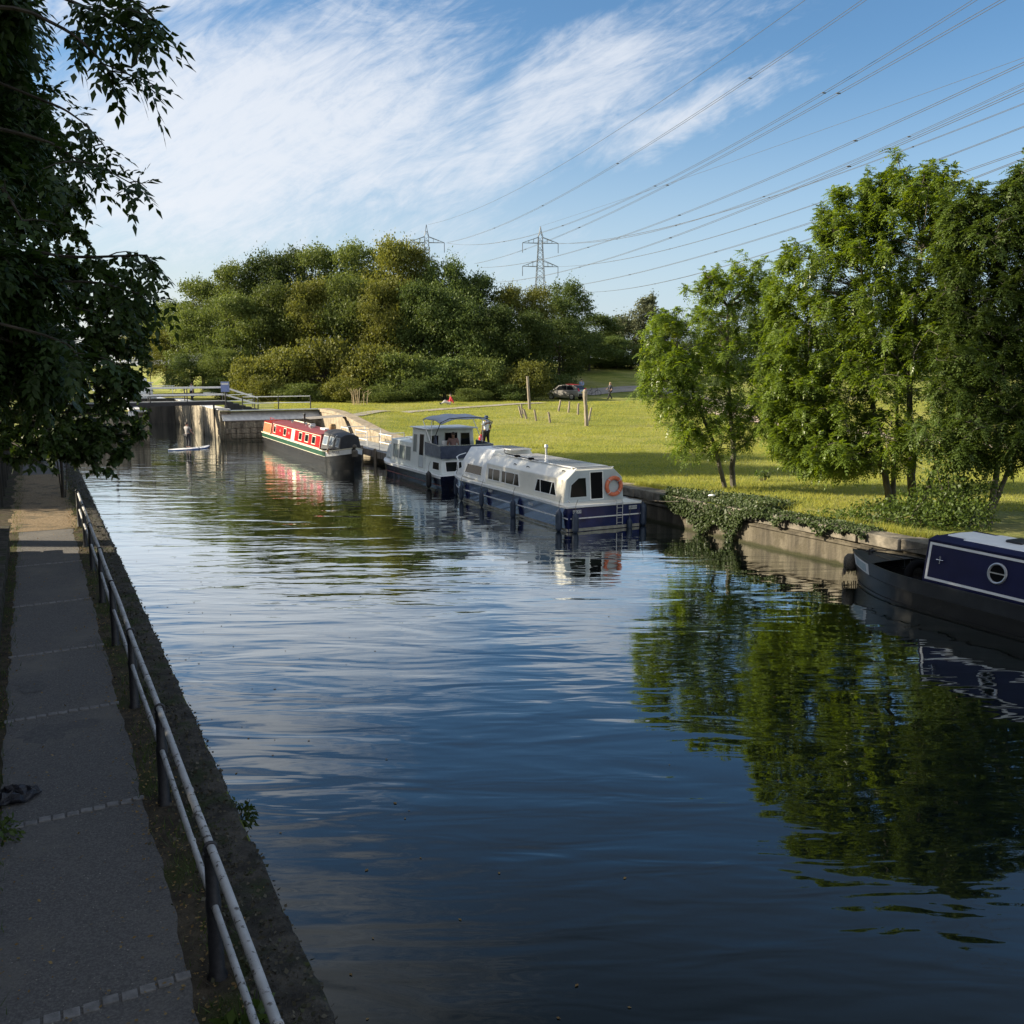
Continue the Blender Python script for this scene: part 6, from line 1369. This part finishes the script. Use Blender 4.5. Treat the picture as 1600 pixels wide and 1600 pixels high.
b4=Vector((13.2,28.0,1.1)); shrub('shrub','dark bush between the undergrowth and the right hand ash trunk',b4,[E(1510,760,28,50,70,b4),E(1480,700,28,45,50,b4)],2600,62,mat_ashshade,.11,stems=8)
b5=G(1192,752); shrub('sapling','small sapling on the grass right of the two stemmed ash',b5,[(0,0,.35,.35,.3,.16),(.25,0,.42,.2,.2,.1)],70,63,mat_ashshade,.14,cat='sapling',stems=6)
o=MB(); o.ball((0,0,.04),.13,.09,.05,10,6); o=o.build('litter_bag',mat_white,loc=P(1112,776,1.28)); tag(o,'small white scrap of litter lying on the ivy','litter')
# ------------------------------------------------------------------ foreground trees on the left
def spray(LP,LD,B,n,r,spread=.9,t0=.15):
    t=r.uniform(t0,1.02,n); ix=t*(len(B)-1); i0=np.clip(ix.astype(int),0,len(B)-2); fr=(ix-i0)[:,None]
    LP.append(B[i0]*(1-fr)+B[i0+1]*fr); dd=B[-1]-B[max(0,len(B)-3)]; dd=dd/np.linalg.norm(dd); LD.append(dd[None]*.6+rnd_unit(n,r)*spread+np.array([0,0,-.15]))
def fore_tree(name,label,loc,trunk,ells,ntw,nlf,branches,seed,lm,la,simple=None,shell=.5):
    r=np.random.default_rng(seed); o=thing(name,label,'tree',loc); tb=MB(); tr=np.array(trunk,float); n=16; tt=np.linspace(0,len(tr)-1,n); T=np.stack([np.interp(tt,range(len(tr)),tr[:,k]) for k in range(3)],-1)
    tb.tube([tuple(q) for q in T],[lerp(.26,.07,k/(n-1)) for k in range(n)],12); LP=[];LD=[]; base=np.array(loc)
    lim=in_ell(ells,max(12,ntw//14),r,.3); limP=[]
    for q in lim:
        k=int(np.argmin(np.linalg.norm(T-q,axis=1)+np.maximum(0,T[:,2]-q[2]))); a=T[k]; B=bez(a,(a+q)/2+np.array([0,0,.5]),q,8); tb.tube([tuple(x) for x in B],[lerp(.05,.012,j/7) for j in range(8)],6,cap=False); limP+=list(B[2:])
    limP=np.array(limP)
    for q in in_ell(ells,ntw,r,shell):
        k=int(np.argmin(np.linalg.norm(limP-q,axis=1))); a=limP[k]; D=np.linalg.norm(q-a); q=a+(q-a)*min(1,2.0/max(D,.01)); B=bez(a,(a+q)/2+np.array([0,0,.12])*D,q+np.array([0,0,-.08]),5); tb.tube([tuple(x) for x in B],[lerp(.011,.003,j/4) for j in range(5)],4,cap=False); spray(LP,LD,B,nlf,r)
    for pts,ra,nl in branches:
        Q=np.array([tuple(PD(*p)) for p in pts])-base; k=int(np.argmin(np.linalg.norm(T-Q[0],axis=1))); Q=np.concatenate([T[k][None],Q]); n2=len(Q)*4; tt=np.linspace(0,len(Q)-1,n2); B=np.stack([np.interp(tt,range(len(Q)),Q[:,k]) for k in range(3)],-1); B[1:-1]=(B[:-2]+2*B[1:-1]+B[2:])/4
        tb.tube([tuple(x) for x in B],[lerp(ra,.004,j/(n2-1)) for j in range(n2)],6); H_=B[n2//4+2:]; spray(LP,LD,H_,nl,r,.8,.0)
        for _ in range(max(2,nl//10)):
            a=H_[r.integers(2,len(H_))]; q=a+rnd_unit(1,r)[0]*np.array([.35,.35,.22])+np.array([0,0,-.12]); C=bez(a,(a+q)/2+np.array([0,0,.05]),q,4); tb.tube([tuple(x) for x in C],[.006,.005,.004,.003],4,cap=False); spray(LP,LD,C,5,r,.8,.2)
    tb.build('trunk',mat_barkdark,o); p=np.concatenate(LP); d=np.concatenate(LD)
    if simple:
        n=len(p); s_=simple*r.uniform(.6,1.25,n); V_,F_=leafquads(p,d,rnd_unit(n,r)*.7+np.array([0,0,.8]),s_,s_*.46,.3)
    else: V_,F_=compound(p,d,r,**la)
    npmesh('crown',V_,F_,lm,o); return o
f0=uv(-2.6,8.5,1.1)
def EF(px,py,Y,rx,rz,ry=1.0): return E(px,py,Y,rx,rz,f0,ry)
fore_tree('ash_tree','near dark ash tree overhanging the top left of the view with leafy sprays',f0,[(0,0,-.2),(.1,.2,2),(.3,.6,4.5),(.6,1.2,7),(1.0,1.8,9.5)],
 [EF(-22,60,8.6,66,110),EF(-14,150,9.2,56,110),EF(-20,250,9,105,110),EF(5,420,8.2,55,60,.7),EF(-5,0,8.2,85,36,.8),EF(0,560,8.6,105,90,.9),EF(45,515,8.8,55,60,.7),EF(-40,420,8.6,90,120)],290,16,
 [([(60,-20,7.6),(130,10,7.2),(180,30,7.0),(215,62,6.9)],.022,30),([(30,10,7.4),(110,50,7.0),(150,85,6.9),(168,110,6.9)],.02,22),([(120,-30,7),(190,-10,6.8),(235,20,6.7),(250,45,6.7)],.018,24),
  ([(20,205,8.0),(85,225,7.8),(120,250,7.7),(160,262,7.6),(215,292,7.5)],.02,30),([(50,150,8.4),(100,170,8.2),(135,195,8.0),(160,225,8.0)],.016,16),
  ([(80,400,8.6),(140,402,8.4),(185,400,8.3),(230,398,8.2),(242,420,8.2)],.018,20),([(60,440,8.6),(150,440,8.6),(205,455,8.6),(236,470,8.6)],.016,18),([(0,290,7.4),(15,310,7.3),(35,345,7.2)],.03,4),
  ([(60,520,8.0),(110,540,7.8),(130,570,7.7)],.018,20)],71,mat_fore,dict(ln=.20,npair=3,lw=.022,ll=.080,droop=.38))
f1=uv(-2.4,29.5,1.1)
def E1(px,py,Y,rx,rz,ry=1.8): return E(px,py,Y,rx,rz,f1,ry)
fore_tree('sycamore_tree','dark sycamore tree whose low crown hangs over the towpath and water edge',f1,[(0,0,-.2),(.1,0,2),(.3,-.3,5),(.6,-.8,8),(.8,-1.2,12)],
 [E1(60,420,25,85,95),E1(120,560,25,100,110),E1(172,530,26,66,95),E1(186,630,26.5,52,75,1.3),E1(130,670,25.5,90,66),E1(195,470,26,38,50,1.2),E1(30,600,24.5,110,110),E1(40,690,24,95,38,1.2),E1(150,700,25,52,38,1.0),E1(50,300,25,70,95),E1(85,330,25.5,45,55),E1(150,450,25.5,60,55),E1(15,160,25,75,130),E1(40,230,25,55,80),E1(195,560,27,36,60,1.0),E1(-60,450,25,110,250)],1500,30,
 [([(130,480,25),(200,510,25.5),(228,560,25.5)],.03,60),([(120,690,24.6),(150,725,24.4),(165,738,24.4)],.025,40),([(20,690,23.5),(50,715,23.2),(85,735,23)],.025,36),([(150,600,26),(215,640,26.2),(222,690,26.2)],.025,50)],72,mat_syc,None,simple=.16,shell=.5)
# slim young tree on the far verge
yt=Vector(uv(.75,37.5,1.1)); shrub('young_tree','slim dark young tree on the far towpath verge under the sycamore',yt,[(0,0,2.9,.6,.6,1.2)],700,73,mat_syc,.13,cat='tree',stems=5); MB().tube([(0,0,-.1),(.02,0,1.2),(0,.03,2.6)],[.06,.045,.03],8).build('trunk',mat_barkdark,bpy.data.objects[[o.name for o in sc.objects if o.name.startswith('young_tree')][0]])
# ================================================================== woodland (crown variants shared between trees)
LM=[leafmat('wood_leaf_dark',(.040,.068,.020),(.090,.122,.034),(.12,.135,.04),trans=.28,patch=.6,s3=.25,objvar=.26,spec=.12),
    leafmat('wood_leaf_mid',(.060,.090,.024),(.120,.150,.040),(.15,.16,.045),trans=.3,patch=.58,s3=.25,objvar=.22,spec=.12),
    leafmat('wood_leaf_olive',(.085,.100,.022),(.150,.160,.038),(.175,.17,.045),trans=.3,patch=.58,s3=.25,objvar=.22,spec=.12),
    leafmat('wood_leaf_grey',(.07,.085,.045),(.14,.155,.085),None,trans=.25,objvar=.12)]
def wood_variant(seed,w,h,lm,nlobes=16,n=15000,ls=.30,flat=.85,low=.12):
    """a crown of many small lobes over a trunk; metres, base at 0, scaled to fill w by h; returns (trunk mesh, crown mesh, w, h)"""
    r=np.random.default_rng(seed); ells=[]
    for k in range(nlobes):
        a=r.uniform(0,6.283); t=r.random()**.8; z=lerp(low,.92,t); env=math.sin(math.pi*min(1,max(.08,(z-low*.3)/(1.02-low*.3)))**.75)**.7
        rr=r.random()**.45*env; s_=r.uniform(.09,.19)*w*(.75+.25*env)
        ells.append((math.cos(a)*rr*w*.42,math.sin(a)*rr*w*.42,z*h,s_,s_,s_*flat*r.uniform(1.0,1.75)))
    wt_=np.array([e[3]**2 for e in ells]); k=r.choice(len(ells),n,p=wt_/wt_.sum()); e=np.array(ells)[k]; u=rnd_unit(n,r); u[:,2]=np.where((u[:,2]<-.3)&(r.random(n)<.65),-u[:,2],u[:,2])
    bump=1+.30*np.sin(u[:,0]*7+e[:,0]*3)*np.sin(u[:,1]*8+e[:,1]*2)+.20*np.sin(u[:,2]*11+e[:,2]*2)+.15*np.sin(u[:,0]*17+u[:,1]*15+e[:,1])
    p=e[:,:3]+u*e[:,3:6]*(bump*(1-.6*r.random(n)**2.2))[:,None]
    stray=r.random(n)<.09; p=np.where(stray[:,None],p+(u*.7+np.array([0,0,.55]))*(r.random((n,1))**2)*.9,p)
    zt=np.percentile(p[:,2],99.6); p[:,2]*=h/zt; q=np.percentile(np.abs(p[:,:2]),98.5); p[:,:2]*=(w/2)/q
    ok=p[:,2]>.05; p=p[ok];u=u[ok]; n=len(p)
    d=rnd_unit(n,r)+np.array([0,0,-.15]); nn=u*.65+rnd_unit(n,r)*1.0+np.array([0,0,.15]); s_=ls*r.uniform(.5,1.25,n)
    V_,F_=leafquads(p-d*.5*ls,d,nn,s_,s_*.36,.2); cr=npmesh('crown',V_,F_,lm); crm=cr.data; bpy.data.objects.remove(cr)
    mb=MB(); mb.tube([(0,0,-.4),(.05,0,h*.25),(-.05,.05,h*.5),(0,0,h*.8)],[w*.03,w*.024,w*.016,.03],8)
    for _ in range(9):
        c=ells[r.integers(0,len(ells))]; z=r.uniform(.2,.5)*h; B=bez(np.array([0,0,z]),np.array([c[0]*.4,c[1]*.4,(z+c[2])/2+.2]),np.array(c[:3]),6); mb.tube([tuple(q) for q in B],[lerp(w*.012,.02,j/5) for j in range(6)],5,cap=False)
    t=mb.build('trunk',mat_barkdark); tm=t.data; bpy.data.objects.remove(t); return tm,crm,w,h
VAR=[[wood_variant(100+i*7+j,9,12,LM[i],n=24000,nlobes=30+8*j,ls=.25) for j in range(2)] for i in range(3)]
BUSH=[wood_variant(200+i,6,4,LM[i],nlobes=26,n=12000,ls=.20,flat=.8,low=.02) for i in range(3)]
TALL=wood_variant(310,9,30,LM[0],nlobes=34,n=15000,ls=.34,low=.44)
COLUMN=wood_variant(300,5,12,LM[3],nlobes=30,n=11000,ls=.28,flat=1.8)
def plant(name,label,X,Y,w_,h_,var,seed,cat='tree',group='trees of the wooded hill'):
    tm,cm,w0,h0=var; o=thing(name,label,cat,(X,Y,float(ground_h(X,Y))-.1),random.Random(seed).uniform(0,6.28),group)
    for nm,me in (('trunk',tm),('crown',cm)):
        c=bpy.data.objects.new(nm,me); COL.objects.link(c); c.parent=o
    o.scale=(w_/w0,w_/w0,h_/h0); return o
def wt(px,ytop,Y,wpx,kind,label,j=0,name='broadleaf_tree',base=None):
    X=(px-800)/F*(Y*CP); X=PD(px,600,Y).x; zt=PD(px,ytop,Y).z; zg=float(ground_h(X,Y)); h=zt-zg+.3
    v=COLUMN if kind=='c' else VAR[kind][j%2]
    return plant(name,label,X,Y,wpx*Y/F,h,v,int(px*7+ytop))
# back row: the skyline of the hill
W=[(236,484,128,70,2,'yellowish tree at the far left of the hill skyline next to the overhanging leaves'),
(276,474,124,74,1,'rounded tree on the left shoulder of the hill skyline above the lock footbridge'),
(322,440,120,84,1,'tall pale green tree on the left rise of the hill skyline'),
(368,416,118,80,1,'broad green tree on the hill skyline left of the darker summit group'),
(418,400,120,84,0,'dark rounded crown at the left end of the hill summit'),
(462,392,121,70,0,'darkest bushy crown on the summit left of the middle'),
(505,388,120,80,1,'crown at the middle of the hill summit'),
(556,384,118,88,1,'large green crown on the summit above the pale shrubs'),
(612,380,114,90,2,'large olive crown at the highest point of the hill left of the left pylon'),
(652,386,116,60,2,'olive tree directly below the left pylon'),
(694,408,112,84,0,'dark crown right of the left pylon foot'),
(742,432,112,76,0,'dark ragged crown halfway down the right slope of the skyline'),
(790,452,112,66,2,'tree top left of the main pylon foot'),
(836,452,114,60,2,'yellow green tree right in front of the main pylon foot'),
(880,442,118,74,0,'ragged tall tree right of the main pylon with sky between its leaves'),
(930,494,128,70,0,'low dark tree in the dip right of the main pylon'),
(972,500,135,62,0,'low tree in the skyline dip left of the grey pointed tree'),
(1003,464,132,54,'c','grey green upright tree standing behind the left edge of the two stemmed ash'),
(1050,500,130,70,0,'dark tree mostly hidden behind the left side of the two stemmed ash'),
(1120,510,128,80,1,'tree glimpsed through the crown of the two stemmed ash'),
(1200,500,128,90,1,'far tree showing between the two stemmed ash and the big ash'),
(1300,505,126,100,0,'far dark tree behind the big ash crown'),
(1420,500,126,110,1,'far tree behind the stems of the big ash'),
(1550,505,124,110,0,'far tree at the right edge behind the dark ash'),
# middle row
(262,520,112,66,2,'yellow green tree above the cruiser behind the lock'),
(318,486,108,76,1,'light green tree in the middle tier left of the lock sign'),
(372,462,106,76,1,'tall leafy tree in the middle tier above the footbridge steps'),
(430,446,107,80,1,'tree in the middle tier below the dark summit crowns'),
(490,440,107,78,2,'greyish green tree in the middle tier of the hill'),
(546,436,106,78,1,'tree in the middle tier above the tall pale shrubs'),
(604,440,104,80,2,'golden olive tree in the middle tier left of the shaded side'),
(660,446,103,84,0,'dark tree in the middle tier where the hill turns into shade'),
(716,462,102,84,0,'deep shaded tree in the middle tier above the seated person in red'),
(772,482,102,80,0,'deep shaded tree in the middle tier above the tallest timber post'),
(826,490,104,76,0,'shaded tree in the middle tier above the grey car front'),
(874,500,108,70,0,'shaded tree above the grey car roof'),
(920,520,120,66,0,'dark tree at the wood edge behind the far road'),
(962,528,124,60,0,'dark tree at the wood edge above the walking woman'),
(300,556,102,64,0,'dark tree right behind the lock footbridge'),
(352,548,100,56,1,'bright leafy tree behind the blue and white sign')]
for i,(px,yt_,Y,wp,k,lab) in enumerate(W): wt(px,yt_,Y,wp*1.28,k,lab,i)
# front shrubs at the foot of the hill
Bs=[(392,560,96,70,2,'tall olive shrub just right of the lock sign'),(448,545,97,84,2,'broad pale olive shrub above the stern of the red narrowboat'),(512,530,98,92,2,'tallest pale shrub in the middle of the hill foot'),(576,540,97,86,2,'olive shrub left of the golden tree foot'),(636,552,95,84,1,'green shrub left of the seated person in red'),
(694,560,95,80,0,'dark shrub behind the seated person in red'),(750,560,95,70,1,'light topped shrub left of the tallest timber post'),(826,566,95,66,2,'yellow topped shrub behind the tallest timber post'),(792,582,97,60,0,'dark shrub between the timber post and the car'),(862,585,101,64,0,'dark shrub behind the grey car bonnet'),
(408,588,93,50,2,'low leafy bramble right of the footbridge steps'),(466,600,92,60,1,'low bramble bank behind the lock island rail'),(535,592,92,58,2,'low bramble bank left of the dry stalks'),(598,604,90,52,1,'low dark bramble right of the dry stalks'),(650,594,92,50,0,'low dark bramble left of the seated person in red'),(738,608,90,46,1,'low dark bramble right of the seated person in red'),(800,600,93,46,0,'low dark bramble left of the car'),
(930,560,124,70,0,'low hedge at the wood edge beyond the far road'),(1040,556,126,80,0,'dark hedge glimpsed left of the two stemmed ash stems'),(1110,556,126,80,0,'dark hedge glimpsed between the ash stems'),(1190,556,125,80,0,'far hedge between the two ash trees'),(1290,556,124,90,0,'far hedge behind the left branches of the big ash'),(1390,556,124,90,0,'far hedge behind the big ash stems'),(1490,556,124,90,0,'far hedge behind the dark ash crown'),(1590,556,124,90,0,'far hedge at the very right edge'),(985,556,125,80,0,'low hedge by the left edge of the ash crown beyond the road'),(345,590,98,40,0,'dark bush behind the lock steps')]
for i,(px,yt_,Y,wp,k,lab) in enumerate(Bs):
    X=PD(px,600,Y).x; h=PD(px,yt_,Y).z-float(ground_h(X,Y))+.2
    plant('shrub',lab,X,Y,wp*Y/F*1.25,h,BUSH[k],i*13+5,'shrub','shrubs at the foot of the wooded hill')
o=thing('dry_stalks','pale dry stalks sticking up among the brambles at the wood edge','plant',G(560,633)); mb=MB(); r=np.random.default_rng(77)
for _ in range(16): a=r.normal(0,.45,2); mb.tube([(a[0],a[1]*.4,0),(a[0]*1.2+r.normal(0,.1),a[1]*.4,r.uniform(.6,1.5)),(a[0]*1.5+r.normal(0,.2),a[1]*.5,r.uniform(1.0,1.6))],[.02,.016,.01],4)
mb.build('stalks',M('dry_stalk',(.30,.22,.12),(.42,.33,.20),8),o)
# trees on the left bank out of sight to the left: they shade the water and the lawn
SH=[(-9.5,1,9,22,0),(-9,8,9,23,0),(-9,14,9,24,1),(-9,20.5,9.5,25,0),(-9,27,9.5,23,1),(-9.5,-7,8,14,0),(-6.5,53,9,21,0),(-6.5,60,9,21,1),(-5.5,47,8,13,1),(-6,41.5,7.5,11.8,1),(-6.5,82,8,9,0),(-6,93,8,9.5,1),(-7.5,104,9,14,0),(-16,50,9,20,0),(-4,112,9,13,2),(-14,57,9,22,1),(-17,3,11,27,0),(-17,11,11,28,1),(-17,19,11,28,0),(-17,26,10,28,1),(-17,31,8,26,0)]
nm=['behind the fence beside the bridge','behind the fence beyond the first railing post','behind the fence opposite the blue cruiser stern','behind the fence near the last railing posts','behind the fence beside the sycamore','behind the viewpoint','tall on the left bank facing the man in the hat','tall on the left bank facing the red narrowboat bow','lower on the left bank facing the white canopy boat','lower on the left bank facing the blue cruiser','on the left bank beside the lock','on the left bank beside the upper gates','on the left bank above the lock','tall and set back facing the white boat','beside the upper pound','tallest and set back facing the red narrowboat','in the second row beside the bridge','in the second row facing the navy narrowboat cabin','in the second row facing the navy narrowboat bow','in the second row facing the undergrowth','in the second row near the sunlit gap']
for (u,v,w_,h_,k),n_ in zip(SH,nm):
    p=uv(u,v); plant('broadleaf_tree','leafy tree '+n_,p.x,p.y,w_,h_,VAR[k][0],int(v*3+50),group='trees of the left bank')

p=uv(-17,37); plant('broadleaf_tree','unseen very tall high crowned tree added to shade the right hand ash trees',p.x,p.y,9.5,32,TALL,77,group='trees of the left bank')  # out of view, added for shade; raised crown keeps the towpath strip sunlit
